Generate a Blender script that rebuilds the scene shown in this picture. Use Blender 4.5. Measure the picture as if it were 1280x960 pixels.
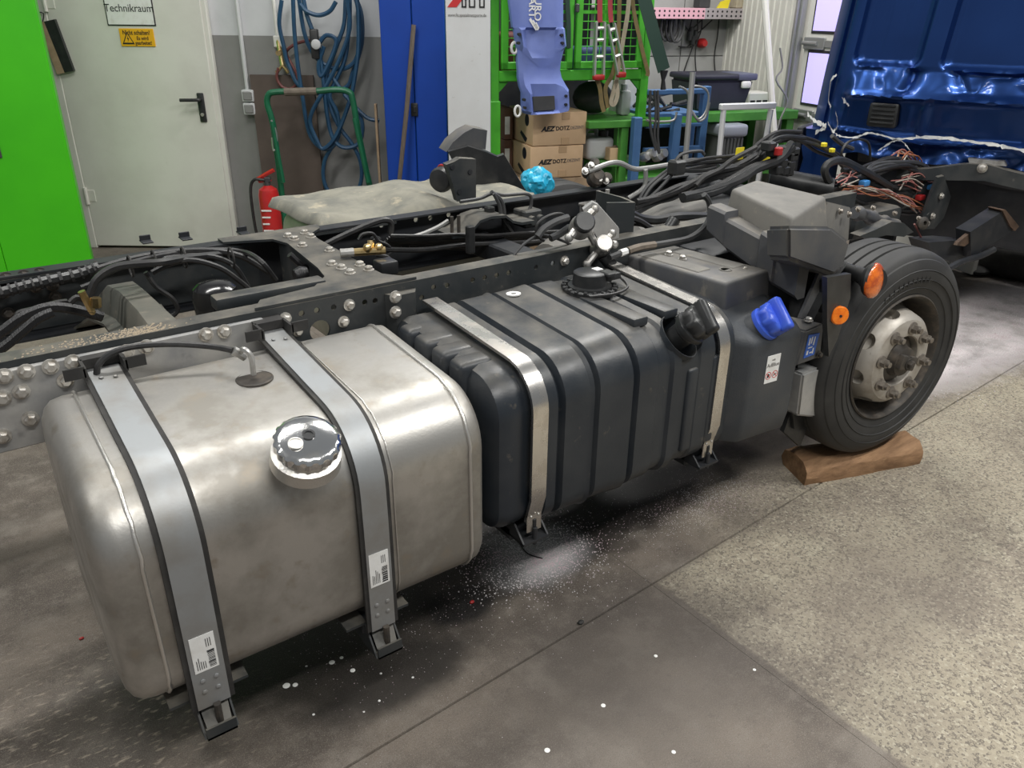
import bpy, bmesh, math, random
from math import sin, cos, pi, radians
from mathutils import Vector, Matrix, noise
random.seed(7)
for o in list(bpy.data.objects): bpy.data.objects.remove(o)
SC = bpy.context.scene
COL = SC.collection
YAW, PITCH, ROLL = radians(36.33), radians(25.247), radians(-0.661)
# ---------------------------------------------------------------- camera
cam = bpy.data.cameras.new('camera'); cam.sensor_fit = 'HORIZONTAL'; cam.sensor_width = 36.0
cam.lens = 992.95 / 1280 * 36.0; cam.clip_start = 0.05; cam.clip_end = 80
co = bpy.data.objects.new('camera', cam); COL.objects.link(co)
co.location = (0, 0, 1.80)
Fw = Vector((sin(YAW)*cos(PITCH), cos(YAW)*cos(PITCH), -sin(PITCH)))
Rg = Vector((cos(YAW), -sin(YAW), 0)); Dn = Fw.cross(Rg)
xr = cos(ROLL)*Rg + sin(ROLL)*Dn; dn2 = -sin(ROLL)*Rg + cos(ROLL)*Dn
co.rotation_euler = Matrix((xr, -dn2, -Fw)).transposed().to_euler()
SC.camera = co
# ---------------------------------------------------------------- world, exposure
wd = bpy.data.worlds.new('world'); SC.world = wd; wd.use_nodes = True
bgn = wd.node_tree.nodes['Background']; bgn.inputs[0].default_value = (0.93, 0.97, 1.0, 1); bgn.inputs[1].default_value = 0.20
vs = SC.view_settings; vs.view_transform = 'Standard'; vs.look = 'None'; vs.gamma = 1.0; vs.use_curve_mapping = False
vs.exposure = 0.12
# ---------------------------------------------------------------- hall lamps (long tube fittings under the roof)
LAMPS = [((0.6, -0.9, 4.6), 0.0, 125), ((4.2, -0.5, 4.6), 0.0, 150), ((0.6, 3.6, 4.6), 0.0, 85), ((4.0, 3.9, 4.6), 0.0, 85), ((7.2, 1.6, 4.6), 0.0, 120), ((-2.6, 2.4, 4.6), 0.0, 60), ((5.0, 4.3, 4.5), -0.28, 75)]
for (p, rz, e) in LAMPS:
    la = bpy.data.lights.new('hall_tube', 'AREA'); la.shape = 'RECTANGLE'; la.size = 2.4; la.size_y = 0.30; la.energy = e; la.color = (1.0, 0.985, 0.95)
    lo = bpy.data.objects.new('hall_tube', la); COL.objects.link(lo); lo.location = p; lo.rotation_euler = (0, 0, rz)

# ---------------------------------------------------------------- frames: T = along the truck, W = facing wall, G = green shelving, K = cab
FRAMES = {'T': (0, 0, 0.0), 'W': (0, 0, -0.6340781), 'G': (3.258393, 4.4309, -0.2850123), 'K': (4.6, 3.1, -1.2335554)}
CUR = ['T']
ORG = {}
def frame(k): CUR[0] = k
def to_world(p):
    ox, oy, a = FRAMES[CUR[0]]
    return Vector((ox + cos(a)*p[0] - sin(a)*p[1], oy + sin(a)*p[0] + cos(a)*p[1], p[2]))
V3 = Vector

# ---------------------------------------------------------------- mesh collector
class M:
    def __init__(s): s.v = []; s.f = []
    def add(s, vs, fs, mx=None):
        n = len(s.v)
        s.v += [tuple(mx @ V3(p)) if mx else tuple(p) for p in vs]
        s.f += [tuple(i+n for i in f) for f in fs]
        return s
    def box(s, lo, hi, mx=None):
        x0, y0, z0 = lo; x1, y1, z1 = hi
        return s.add([(x0,y0,z0),(x1,y0,z0),(x1,y1,z0),(x0,y1,z0),(x0,y0,z1),(x1,y0,z1),(x1,y1,z1),(x0,y1,z1)],
              [(0,3,2,1),(4,5,6,7),(0,1,5,4),(1,2,6,5),(2,3,7,6),(3,0,4,7)], mx)
    def rbox(s, lo, hi, r=.01, seg=2, mx=None):
        b = bmesh.new(); bmesh.ops.create_cube(b, size=1)
        for v in b.verts:
            for k in range(3): v.co[k] = lo[k] + (v.co[k]+.5)*(hi[k]-lo[k])
        r = min(r, .49*min(abs(hi[k]-lo[k]) for k in range(3)))
        bmesh.ops.bevel(b, geom=b.edges[:], offset=r, segments=seg, affect='EDGES', profile=.5)
        return s.bm(b, mx)
    def bm(s, b, mx=None):
        b.verts.index_update()
        s.add([v.co[:] for v in b.verts], [[v.index for v in f.verts] for f in b.faces], mx); b.free(); return s
    def hexa(s, eight): # 8 corners: bottom 4 then top 4
        return s.add(eight, [(0,3,2,1),(4,5,6,7),(0,1,5,4),(1,2,6,5),(2,3,7,6),(3,0,4,7)])
    def loft(s, secs, closed=True, cap=True, ring=False):
        n = len(secs[0]); vs = [p for q in secs for p in q]; fs = []
        m = len(secs)
        for i in range(m if ring else m-1):
            i2 = (i+1) % m
            for j in range(n if closed else n-1):
                k = (j+1) % n
                fs.append((i*n+j, i*n+k, i2*n+k, i2*n+j))
        if cap and not ring:
            fs.append(tuple(range(n-1, -1, -1))); fs.append(tuple((m-1)*n+j for j in range(n)))
        return s.add(vs, fs)
    def prism(s, poly, d):  # poly: 3d points, d: extrusion vector
        d = V3(d); return s.loft([[V3(p) for p in poly], [V3(p)+d for p in poly]])
    def tube(s, pts, r, n=8, cap=True, ring=False):
        P = [V3(p) for p in pts]; secs = []; up = None
        for i, p in enumerate(P):
            if ring: t = P[(i+1) % len(P)]-P[i-1]
            else: t = P[min(i+1, len(P)-1)]-P[max(i-1, 0)]
            t.normalize()
            if up is None: up = t.orthogonal().normalized()
            up = (up - t*up.dot(t))
            if up.length < 1e-5: up = t.orthogonal()
            up.normalize(); w = t.cross(up)
            rr = r[i] if isinstance(r, (list, tuple)) else r
            secs.append([p + rr*(cos(2*pi*k/n)*up + sin(2*pi*k/n)*w) for k in range(n)])
        return s.loft(secs, True, cap, ring)
    def cyl(s, a, b, r, n=16, r2=None): return s.tube([a, b], [r, r if r2 is None else r2], n)
    def lathe(s, prof, o, ax, n=24, cap=True):  # prof: (radius, height along axis)
        ax = V3(ax).normalized(); u = ax.orthogonal().normalized(); w = ax.cross(u); o = V3(o)
        return s.loft([[o + ax*h + rr*(cos(2*pi*k/n)*u + sin(2*pi*k/n)*w) for k in range(n)] for rr, h in prof], True, cap)
    def ball(s, c, r, n=10):
        rx, ry, rz_ = r if isinstance(r, (list, tuple)) else (r, r, r)
        b = bmesh.new(); bmesh.ops.create_uvsphere(b, u_segments=n, v_segments=max(5, n//2+1), radius=1)
        for v in b.verts: v.co = V3((c[0]+v.co.x*rx, c[1]+v.co.y*ry, c[2]+v.co.z*rz_))
        return s.bm(b)
    def grid(s, fn, nu, nv, cu=False):
        vs = [fn(i, j) for i in range(nu) for j in range(nv)]; fs = []
        for i in range(nu if cu else nu-1):
            for j in range(nv-1): fs.append((i*nv+j, ((i+1) % nu)*nv+j, ((i+1) % nu)*nv+j+1, i*nv+j+1))
        return s.add(vs, fs)
    def bolt(s, c, ax, r=.013, hgt=.012):   # washer + hex head (dome end)
        ax = V3(ax).normalized(); c = V3(c)
        s.lathe([(r*1.35, 0), (r*1.35, hgt*.3), (r*1.1, hgt*.34)], c, ax, 14)
        return s.lathe([(r, hgt*.3), (r, hgt*1.0), (r*.7, hgt*1.25)], c, ax, 6)
def smooth(pts, k=5, ring=False):
    P = [V3(p) for p in pts]; out = []; n = len(P)
    for i in range(n if ring else n-1):
        p1, p2 = P[i], P[(i+1) % n]
        p0 = P[i-1] if (i > 0 or ring) else p1*2-p2
        p3 = P[(i+2) % n] if (i+2 < n or ring) else p2*2-p1
        for j in range(k):
            t = j/k
            out.append(.5*((2*p1)+(p2-p0)*t+(2*p0-5*p1+4*p2-p3)*t*t+(3*p1-p0-3*p2+p3)*t**3))
    if not ring: out.append(P[-1])
    return out
def seat(name, base, tip):   # orthonormal frame with z towards tip
    z = (V3(tip)-V3(base)).normalized(); x = z.orthogonal().normalized(); y = z.cross(x)
    m = Matrix((x, y, z)).transposed().to_4x4(); m.translation = V3(base); return m
# ---------------------------------------------------------------- objects
def tag(o, label=None, cat=None, group=None, kind=None):
    if label: o['label'] = label
    if cat: o['category'] = cat
    if group: o['group'] = group
    if kind: o['kind'] = kind
    return o
def thing(name, label, cat, org=(0,0,0), group=None):
    o = bpy.data.objects.new(name, None); COL.objects.link(o); o.empty_display_size = .05
    o.location = to_world(org); o.rotation_euler = (0, 0, FRAMES[CUR[0]][2])
    ORG[o.name] = V3(org)
    return tag(o, label, cat, group)
def obj(name, m, mat, parent=None, ang=35, org=None, flat=False, label=None, kind=None):
    me = bpy.data.meshes.new(name)
    og = ORG[parent.name] if parent else (V3(org) if org else V3((0,0,0)))
    if not parent and org is None and m.v:
        n = len(m.v); og = V3((sum(p[0] for p in m.v)/n, sum(p[1] for p in m.v)/n, min(p[2] for p in m.v)))
    me.from_pydata([(p[0]-og.x, p[1]-og.y, p[2]-og.z) for p in m.v], [], m.f)
    b = bmesh.new(); b.from_mesh(me); bmesh.ops.recalc_face_normals(b, faces=b.faces); b.to_mesh(me); b.free()
    if not flat:
        for p in me.polygons: p.use_smooth = True
        me.set_sharp_from_angle(angle=radians(ang))
    if mat: me.materials.append(mat)
    o = bpy.data.objects.new(name, me); COL.objects.link(o)
    if parent: o.parent = parent
    else:
        o.location = to_world(og); o.rotation_euler = (0, 0, FRAMES[CUR[0]][2])
    ORG[o.name] = og
    if label: o['label'] = label
    if kind: o['kind'] = kind
    return o
def top(name, m, mat, label, cat, group=None, ang=35, flat=False):
    return tag(obj(name, m, mat, None, ang, flat=flat), label, cat, group)
def text(name, s, size, o, xd, yd, mat, parent, depth=.0008, bold=0, align='CENTER', sx=1.0, shear=0):
    cu = bpy.data.curves.new(name, 'FONT'); cu.body = s; cu.size = size; cu.align_x = align; cu.align_y = 'CENTER'; cu.extrude = depth*.5; cu.offset = bold; cu.shear = shear; cu.resolution_u = 3
    t = bpy.data.objects.new(name+'_tmp', cu); COL.objects.link(t)
    bpy.context.view_layer.update()
    me = bpy.data.meshes.new_from_object(t.evaluated_get(bpy.context.evaluated_depsgraph_get()))
    bpy.data.objects.remove(t)
    x = V3(xd).normalized(); y = V3(yd); y = (y-x*y.dot(x)).normalized(); z = x.cross(y)
    mx = Matrix((x*sx, y, z)).transposed().to_4x4(); mx.translation = V3(o) + z*depth
    m = M(); m.add([v.co[:] for v in me.vertices], [p.vertices[:] for p in me.polygons], mx)
    return obj(name, m, mat, parent, flat=True)
# ---------------------------------------------------------------- materials
def mat(name, col, rough=.5, metal=0.0, col2=None, sc=6.0, lo=.4, hi=.65, bump=0.0, bsc=60.0, r2=None, spec=None, emit=0, coat=0, det=6, stretch=None, col3=None, sc3=40, lo3=.6, hi3=.75, trans=0, aniso=0, dust=0):
    m = bpy.data.materials.new(name); m.use_nodes = True; nt = m.node_tree; N = nt.nodes; L = nt.links
    b = N['Principled BSDF']
    b.inputs['Base Color'].default_value = (*col, 1); b.inputs['Roughness'].default_value = rough; b.inputs['Metallic'].default_value = metal
    if spec is not None: b.inputs['Specular IOR Level'].default_value = spec
    if coat: b.inputs['Coat Weight'].default_value = coat; b.inputs['Coat Roughness'].default_value = .08
    if emit: b.inputs['Emission Color'].default_value = (*col, 1); b.inputs['Emission Strength'].default_value = emit
    if trans: b.inputs['Transmission Weight'].default_value = trans
    tc = N.new('ShaderNodeTexCoord'); src = tc.outputs['Object']
    if stretch:
        mp = N.new('ShaderNodeMapping'); mp.inputs['Scale'].default_value = stretch; L.new(src, mp.inputs['Vector']); src = mp.outputs[0]
    def nz(scale, detail=det):
        n = N.new('ShaderNodeTexNoise'); n.inputs['Scale'].default_value = scale; n.inputs['Detail'].default_value = detail; n.inputs['Roughness'].default_value = .6
        L.new(src, n.inputs['Vector']); return n.outputs[0]
    def ramp(x, a, c):
        r = N.new('ShaderNodeMapRange'); r.inputs['From Min'].default_value = a; r.inputs['From Max'].default_value = c; L.new(x, r.inputs[0]); return r.outputs[0]
    def mix(f, a, c):
        x = N.new('ShaderNodeMix'); x.data_type = 'RGBA'; L.new(f, x.inputs[0])
        for k, q in ((6, a), (7, c)):
            if isinstance(q, tuple): x.inputs[k].default_value = (*q, 1)
            else: L.new(q, x.inputs[k])
        return x.outputs[2]
    out = col
    if col2:
        f = ramp(nz(sc), lo, hi); out = mix(f, col, col2)
        if r2 is not None:
            rr = N.new('ShaderNodeMapRange'); rr.inputs['To Min'].default_value = rough; rr.inputs['To Max'].default_value = r2; L.new(f, rr.inputs[0]); L.new(rr.outputs[0], b.inputs['Roughness'])
    if col3:
        f3 = ramp(nz(sc3, 4), lo3, hi3); out = mix(f3, out, col3)
    if dust:   # settled dust on upward faces
        gm = N.new('ShaderNodeNewGeometry'); sx = N.new('ShaderNodeSeparateXYZ'); L.new(gm.outputs['Normal'], sx.inputs[0])
        up = ramp(sx.outputs[2], .55, .95); mu = N.new('ShaderNodeMath'); mu.operation = 'MULTIPLY'; L.new(up, mu.inputs[0]); L.new(ramp(nz(9), .30, .72), mu.inputs[1])
        m2 = N.new('ShaderNodeMath'); m2.operation = 'MULTIPLY'; L.new(mu.outputs[0], m2.inputs[0]); m2.inputs[1].default_value = dust
        out = mix(m2.outputs[0], out, (.27, .24, .19))
    if not isinstance(out, tuple): L.new(out, b.inputs['Base Color'])
    if bump:
        bp = N.new('ShaderNodeBump'); bp.inputs['Strength'].default_value = bump; bp.inputs['Distance'].default_value = .004
        L.new(nz(bsc), bp.inputs['Height']); L.new(bp.outputs[0], b.inputs['Normal'])
    return m
ALU = mat('dirty_aluminium', (.53,.515,.485), .38, .88, (.33,.312,.28), 3.6, .43, .61, .08, 140, .56, col3=(.37,.33,.275), sc3=14, lo3=.58, hi3=.74)
ALU_SEAM = mat('weld_aluminium', (.72,.70,.66), .34, .9, bump=.3, bsc=160)
GALV = mat('galvanised_strap', (.36,.375,.385), .5, .65, (.30,.29,.27), 7, .4, .7, .05, 200, .55)
STRAPDIRT = mat('dusty_steel_strap', (.52,.49,.44), .42, .7, (.36,.31,.25), 9, .4, .65, .08, 160, .6)
STAINLESS = mat('stainless_strap', (.70,.68,.65), .25, 1.0, (.55,.50,.44), 12, .45, .75, .03, 180, .4)
RUBBER = mat('black_rubber', (.022,.021,.02), .7, 0, (.05,.047,.043), 12, .45, .75, .1, 120)
HOSE = mat('black_hose', (.016,.016,.017), .48, 0, (.04,.038,.036), 20, .45, .75)
CONDUIT = mat('corrugated_conduit', (.018,.018,.019), .42, 0, bump=.9, bsc=170, stretch=(1,.1,.1))
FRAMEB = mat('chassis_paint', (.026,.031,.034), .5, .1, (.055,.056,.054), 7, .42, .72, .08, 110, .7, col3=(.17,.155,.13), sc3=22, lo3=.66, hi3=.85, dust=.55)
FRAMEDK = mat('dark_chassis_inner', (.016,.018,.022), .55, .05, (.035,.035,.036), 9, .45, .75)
PLATE = mat('bare_steel_plate', (.42,.41,.39), .5, .35, (.25,.255,.26), 6, .38, .66, .12, 90, .62, col3=(.13,.13,.13), sc3=9, lo3=.6, hi3=.8)
BOLT = mat('bolt_steel', (.58,.56,.52), .42, .7, (.34,.30,.25), 50, .45, .7)
BLKPLAST = mat('black_tank_plastic', (.019,.024,.031), .36, 0, (.036,.040,.044), 6, .4, .72, .1, 130, .55, col3=(.15,.13,.10), sc3=16, lo3=.66, hi3=.82, dust=.36)
BLKCLEAN = mat('black_plastic', (.02,.021,.022), .38, 0, (.04,.04,.04), 14, .45, .75, .04, 150)
GREYPL = mat('grey_plastic', (.066,.069,.076), .5, 0, (.115,.11,.10), 5, .42, .74, .1, 150, .65, col3=(.26,.23,.18), sc3=12, lo3=.64, hi3=.85, dust=.5)
DUSTPL = mat('dusty_grey_plastic', (.17,.162,.145), .6, 0, (.115,.113,.108), 6, .4, .68, .12, 140, .7, col3=(.34,.30,.23), sc3=13, lo3=.6, hi3=.82)
TANKGREY = mat('urea_tank_plastic', (.042,.047,.054), .5, 0, (.07,.07,.069), 7, .45, .75, .25, 220, .6)
BLUECAP = mat('blue_cap', (.035,.085,.55), .35, 0, (.06,.14,.62), 10, .4, .7, .03, 150)
BLUELAB = mat('blue_label', (.03,.12,.5), .4)
WHITE = mat('white_paper', (.78,.78,.76), .6, 0, (.62,.60,.56), 20, .5, .8)
PRINT = mat('black_print', (.012,.012,.014), .6)
GREYPRINT = mat('faded_print', (.16,.15,.14), .6)
REDPRINT = mat('red_print', (.55,.03,.03), .5)
ORANGE = mat('orange_reflector', (.95,.24,.008), .25, 0, (.8,.16,.004), 60, .4, .6, coat=.5)
AMBER = mat('amber_lens', (.75,.16,.008), .12, 0, (.45,.07,.004), 30, .4, .6, .5, 120, coat=1)
TYRE = mat('tyre_rubber', (.022,.022,.022), .62, 0, (.042,.041,.039), 9, .42, .75, .1, 100, .75)
TYRETOP = mat('dusty_tread', (.06,.058,.053), .75, 0, (.10,.093,.08), 12, .4, .7, .15, 120)
RIM = mat('rim_silver_paint', (.44,.41,.365), .45, .25, (.29,.255,.21), 11, .45, .72, .05, 120, .6, col3=(.17,.14,.11), sc3=26, lo3=.66, hi3=.8)
NUT = mat('wheel_nut_steel', (.26,.235,.205), .45, .6, (.15,.125,.10), 60, .45, .7)
HUBDK = mat('hub_dark', (.055,.049,.043), .6, .3, (.11,.09,.07), 25, .45, .7, .1, 100)
RUST = mat('rusty_steel', (.07,.045,.032), .75, .2, (.13,.08,.05), 18, .4, .7, .2, 80)
BRASS = mat('brass_fitting', (.80,.60,.30), .28, 1.0, (.5,.33,.12), 30, .45, .7)
CHROME = mat('polished_cap', (.80,.80,.80), .12, 1.0, (.62,.60,.56), 20, .5, .75, .12, 30, .22)
CASTALU = mat('cast_aluminium', (.52,.51,.49), .42, .8, (.30,.28,.25), 22, .45, .7, .1, 120)
HATDUST = mat('dusty_crossmember', (.085,.088,.075), .6, .1, (.15,.14,.115), 6, .38, .68, .1, 100, col3=(.24,.21,.16), sc3=18, lo3=.6, hi3=.8)
MATTING = mat('dusty_mat', (.25,.24,.195), .85, 0, (.15,.15,.13), 7, .38, .66, .3, 60, col3=(.42,.37,.27), sc3=12, lo3=.58, hi3=.75)
FARTANK = mat('far_tank_paint', (.43,.41,.34), .45, .35, (.28,.28,.22), 7, .4, .7)
WOOD = mat('rough_log_wood', (.36,.21,.11), .8, 0, (.20,.11,.055), 5, .35, .65, .5, 30, stretch=(1,6,6), col3=(.40,.25,.13), sc3=12, lo3=.6, hi3=.8)
CABBLUE = mat('cab_blue_paint', (.013,.050,.20), .34, .8, (.015,.058,.23), 2, .35, .7, coat=.35)
CABDARK = mat('underside_and_shade', (.012,.014,.018), .6, 0, (.03,.03,.032), 8, .45, .7)  # dark underside; also the painted shade of rack, bench and inner panel
TORN = mat('bare_torn_metal', (.50,.50,.48), .5, .3, (.28,.29,.30), 30, .4, .7, .3, 60)
WALLWHITE = mat('wall_white_paint', (.60,.61,.62), .8, 0, (.52,.53,.54), 3, .4, .7, .05, 60)
WALLGREY = mat('wall_grey_paint', (.235,.235,.225), .7, 0, (.20,.20,.19), 3, .4, .7, .05, 60)
DOORW = mat('door_cream_paint', (.70,.69,.63), .45, 0, (.60,.585,.53), 2.2, .42, .75, col3=(.50,.48,.43), sc3=4, lo3=.66, hi3=.9)
CORR = mat('sheet_wall_cream', (.70,.69,.63), .5, 0, (.62,.61,.55), 4, .4, .7)
PANELGREY = mat('panel_grey', (.36,.36,.35), .6, 0, (.30,.30,.29), 3, .4, .7)
GREEN = mat('cabinet_green', (.055,.50,.004), .45, 0, (.045,.44,.004), 2, .4, .7)
FRGREEN = mat('rack_green', (.08,.46,.03), .45, 0, (.06,.38,.03), 8, .4, .75)
BENCHGREEN = mat('bench_green', (.05,.22,.03), .5, 0, (.075,.28,.04), 10, .4, .7)
LOCKER = mat('locker_blue', (.004,.055,.38), .45, 0, (.004,.048,.33), 2, .4, .7)
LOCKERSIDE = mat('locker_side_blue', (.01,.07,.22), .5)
PANELW = mat('panel_white', (.66,.67,.67), .5, 0, (.60,.60,.59), 4, .4, .75, col3=(.5,.49,.46), sc3=30, lo3=.68, hi3=.8)
BOARD = mat('brown_board', (.075,.055,.045), .7, 0, (.10,.075,.06), 4, .4, .7)
TROLLEY = mat('trolley_green', (.012,.125,.058), .35, 0, (.010,.10,.047), 12, .4, .7)
TAPE = mat('brown_tape', (.17,.14,.11), .7, 0, (.11,.09,.07), 25, .4, .7)
BLUEHOSE = mat('blue_air_hose', (.018,.065,.135), .42, 0, (.024,.085,.165), 12, .4, .7)
REDHOSE = mat('red_brown_hose', (.16,.05,.045), .5)
RED = mat('extinguisher_red', (.50,.02,.02), .3, 0, (.38,.02,.02), 8, .45, .7, coat=.4)
STICK = mat('grey_wood_stick', (.16,.125,.10), .75, 0, (.10,.08,.065), 14, .4, .7, stretch=(8,8,1))
BRUSHWOOD = mat('brush_wood', (.42,.30,.19), .7, 0, (.30,.21,.13), 14, .4, .7)
YELLOW = mat('yellow_sign', (.80,.42,.01), .5)
YELLOWT = mat('yellow_tag', (.80,.66,.03), .5)
GREYPLUG = mat('socket_grey', (.55,.56,.56), .5)
DKGREY = mat('dark_grey_plastic', (.045,.046,.048), .5, 0, (.06,.06,.06), 10, .4, .7)
BUMPBLUE = mat('periwinkle_plastic', (.145,.20,.52), .5, 0, (.19,.25,.56), 5, .4, .7, .06, 90, .6)
CARDB = mat('cardboard', (.62,.43,.26), .8, 0, (.54,.365,.215), 4, .4, .7, .05, 60)
CARDDK = mat('brown_carton', (.17,.09,.06), .8, 0, (.14,.075,.05), 5, .4, .7)
RED2 = mat('red_webbing', (.34,.04,.05), .7); OLIVE = mat('olive_webbing', (.22,.16,.06), .8, 0, (.15,.12,.06), 20, .4, .7)
BEIGEW = mat('beige_webbing', (.42,.37,.27), .8, 0, (.33,.28,.19), 20, .4, .7); DKGREENW = mat('dark_green_webbing', (.022,.055,.04), .75)
RATCHET = mat('ratchet_steel', (.60,.60,.58), .35, .8)
BLUERACK = mat('rack_blue', (.045,.12,.27), .5, 0, (.06,.15,.31), 8, .4, .7)
PIPE = mat('grey_pipe', (.30,.30,.29), .45, .4); ALUPROF = mat('aluminium_profile', (.72,.72,.72), .4, .25)
CLEAR = mat('canister_white', (.52,.53,.53), .4)
COOLER = mat('cooler_dark_blue', (.018,.020,.036), .5, 0, (.026,.028,.045), 8, .4, .7)
COOLERLID = mat('cooler_lid', (.10,.11,.17), .45)
BIN = mat('bin_grey', (.075,.078,.075), .5); BINLID = mat('bin_lid', (.28,.30,.34), .4)
PERF = mat('shelf_zinc', (.55,.50,.52), .45, .6); PINK = mat('shelf_pink', (.75,.42,.50), .5)
TRACK = mat('zinc_track', (.42,.43,.42), .4, .7)
GATEWHITE = mat('gate_white', (.72,.71,.66), .45)
WINLIT = mat('evening_window', (.52,.46,.95), .3, emit=.75)
BLUEBAG = mat('blue_film', (.02,.34,.55), .28, 0, (.03,.42,.62), 12, .4, .7, .25, 50)
TRUNK = mat('wire_pink', (.40,.16,.14), .5); WORANGE = mat('wire_orange', (.36,.13,.06), .5); WWHITE = mat('wire_white', (.46,.42,.36), .5)
CONBLUE = mat('connector_blue', (.05,.22,.52), .4); CONRED = mat('connector_red', (.36,.018,.018), .4)
SAWDUST = mat('sawdust', (.42,.35,.26), .9)
GRAIN = mat('spilled_granules', (.62,.60,.60), .8, 0, (.55,.42,.46), 5, .45, .6)
SPOT = mat('paint_drop_white', (.80,.80,.77), .6)
# ================================================================ floor of cast slabs
def floor_material():
    m = bpy.data.materials.new('worn_concrete'); m.use_nodes = True; nt = m.node_tree; N = nt.nodes; L = nt.links; b = N['Principled BSDF']
    tc = N.new('ShaderNodeTexCoord'); P = tc.outputs['Object']
    sep = N.new('ShaderNodeSeparateXYZ'); L.new(P, sep.inputs[0]); X, Y = sep.outputs[0], sep.outputs[1]
    def val(s, v):
        if isinstance(v, (int, float)): s.default_value = v
        else: L.new(v, s)
    def op(k, a, c=0.0, d=None):
        n = N.new('ShaderNodeMath'); n.operation = k; val(n.inputs[0], a); val(n.inputs[1], c)
        if d is not None: val(n.inputs[2], d)
        return n.outputs[0]
    def noi(sc, det=6, st=None, rough=.6):
        n = N.new('ShaderNodeTexNoise'); n.inputs['Scale'].default_value = sc; n.inputs['Detail'].default_value = det; n.inputs['Roughness'].default_value = rough
        if st:
            mp = N.new('ShaderNodeMapping'); mp.inputs['Scale'].default_value = st; mp.inputs['Rotation'].default_value = (0, 0, .5); L.new(P, mp.inputs[0]); L.new(mp.outputs[0], n.inputs['Vector'])
        else: L.new(P, n.inputs['Vector'])
        return n.outputs[0]
    def ss(x, a, c):
        n = N.new('ShaderNodeMapRange'); n.interpolation_type = 'SMOOTHSTEP'; val(n.inputs[0], x); n.inputs[1].default_value = a; n.inputs[2].default_value = c; return n.outputs[0]
    def mix(f, a, c):
        n = N.new('ShaderNodeMix'); n.data_type = 'RGBA'; val(n.inputs[0], f)
        for k, q in ((6, a), (7, c)):
            if isinstance(q, tuple): n.inputs[k].default_value = (*q, 1)
            else: L.new(q, n.inputs[k])
        return n.outputs[2]
    def blob(cx, cy, rx, ry, soft=.5, amp=.5, nn=None):
        d = op('ADD', op('POWER', op('ABSOLUTE', op('DIVIDE', op('SUBTRACT', X, cx), rx)), 2.0), op('POWER', op('ABSOLUTE', op('DIVIDE', op('SUBTRACT', Y, cy), ry)), 2.0))
        d = op('ADD', op('SQRT', d), op('MULTIPLY', op('SUBTRACT', nn, .5), amp * 2))
        return op('SUBTRACT', 1.0, ss(d, 1 - soft, 1 + soft))
    n1 = noi(1.6); n2 = noi(5); n3 = noi(38, 4); n4 = noi(190, 3)
    vor = N.new('ShaderNodeTexVoronoi'); vor.inputs['Scale'].default_value = 135; L.new(P, vor.inputs['Vector'])
    stone = ss(vor.outputs['Distance'], .12, .62)
    vcol = N.new('ShaderNodeSeparateColor'); L.new(vor.outputs['Color'], vcol.inputs[0])
    # smooth trowelled, dirty part
    base = mix(ss(n1, .38, .66), (.092, .074, .061), (.205, .170, .138))
    base = mix(op('MULTIPLY', ss(noi(15, 6, None, .75), .48, .66), .5), base, (.23, .20, .17))
    base = mix(op('MULTIPLY', ss(noi(24, 6, None, .75), .54, .70), .45), base, (.05, .042, .037))
    base = mix(op('MULTIPLY', ss(n2, .5, .72), .6), base, (.26, .23, .195))
    base = mix(op('MULTIPLY', ss(n4, .52, .70), .5), base, (.27, .24, .205))
    base = mix(op('MULTIPLY', ss(noi(330, 3), .52, .66), .55), base, (.045, .038, .033))
    base = mix(op('MULTIPLY', ss(noi(420, 2), .60, .67), .7), base, (.40, .37, .32))
    # exposed aggregate part
    agg = mix(ss(n1, .35, .68), (.25, .215, .168), (.385, .34, .255))
    agg = mix(op('MULTIPLY', ss(n2, .48, .7), .55), agg, (.40, .365, .275))
    agg = mix(op('MULTIPLY', op('MULTIPLY', stone, ss(vcol.outputs[0], .55, .8)), .75), agg, (.085, .072, .062))
    agg = mix(op('MULTIPLY', ss(vcol.outputs[1], .82, .95), .6), agg, (.50, .46, .36))
    agg = mix(op('MULTIPLY', ss(n3, .55, .75), .35), agg, (.13, .11, .095))
    jl = op('SUBTRACT', Y, op('MULTIPLY_ADD', X, .052, 1.392))          # distance past the long joint
    near = op('SUBTRACT', 1.0, ss(op('ADD', jl, op('MULTIPLY', op('SUBTRACT', n2, .5), .05)), -.03, .02))
    edge = ss(op('ADD', X, op('MULTIPLY', op('SUBTRACT', n3, .5), .03)), 1.715, 1.735)
    wide = op('MULTIPLY', ss(op('ADD', X, op('MULTIPLY', op('SUBTRACT', n1, .5), .7)), 1.95, 2.45), op('SUBTRACT', 1.0, ss(op('ADD', Y, op('MULTIPLY', op('SUBTRACT', n1, .5), .5)), 1.5, 1.9)))
    A = op('MAXIMUM', op('MULTIPLY', near, edge), wide)
    col = mix(A, base, agg)
    # trodden dirt on the aggregate
    col = mix(op('MULTIPLY', blob(2.35, .95, .45, .25, .7, .5, n2), .45), col, (.15, .125, .105))
    col = mix(op('MULTIPLY', blob(1.45, 1.25, .45, .3, .6, .5, n2), .55), col, (.07, .06, .053))
    col = mix(op('MULTIPLY', blob(1.0, .85, .75, .55, .7, .5, n1), .45), col, (.09, .078, .068))
    # oil film under the tanks
    oil = op('MAXIMUM', blob(1.55, 2.05, 1.05, .36, .22, .35, n2), blob(.75, 1.95, .75, .32, .5, .4, n2))
    col = mix(op('MULTIPLY', oil, .93), col, (.014, .012, .011))
    col = mix(op('MULTIPLY', blob(.78, 1.62, .24, .12, .35, .35, n2), .85), col, (.02, .017, .015))
    col = mix(op('MULTIPLY', blob(1.1, 1.78, .12, .09, .25, .35, n2), .95), col, (.008, .007, .007))
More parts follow.
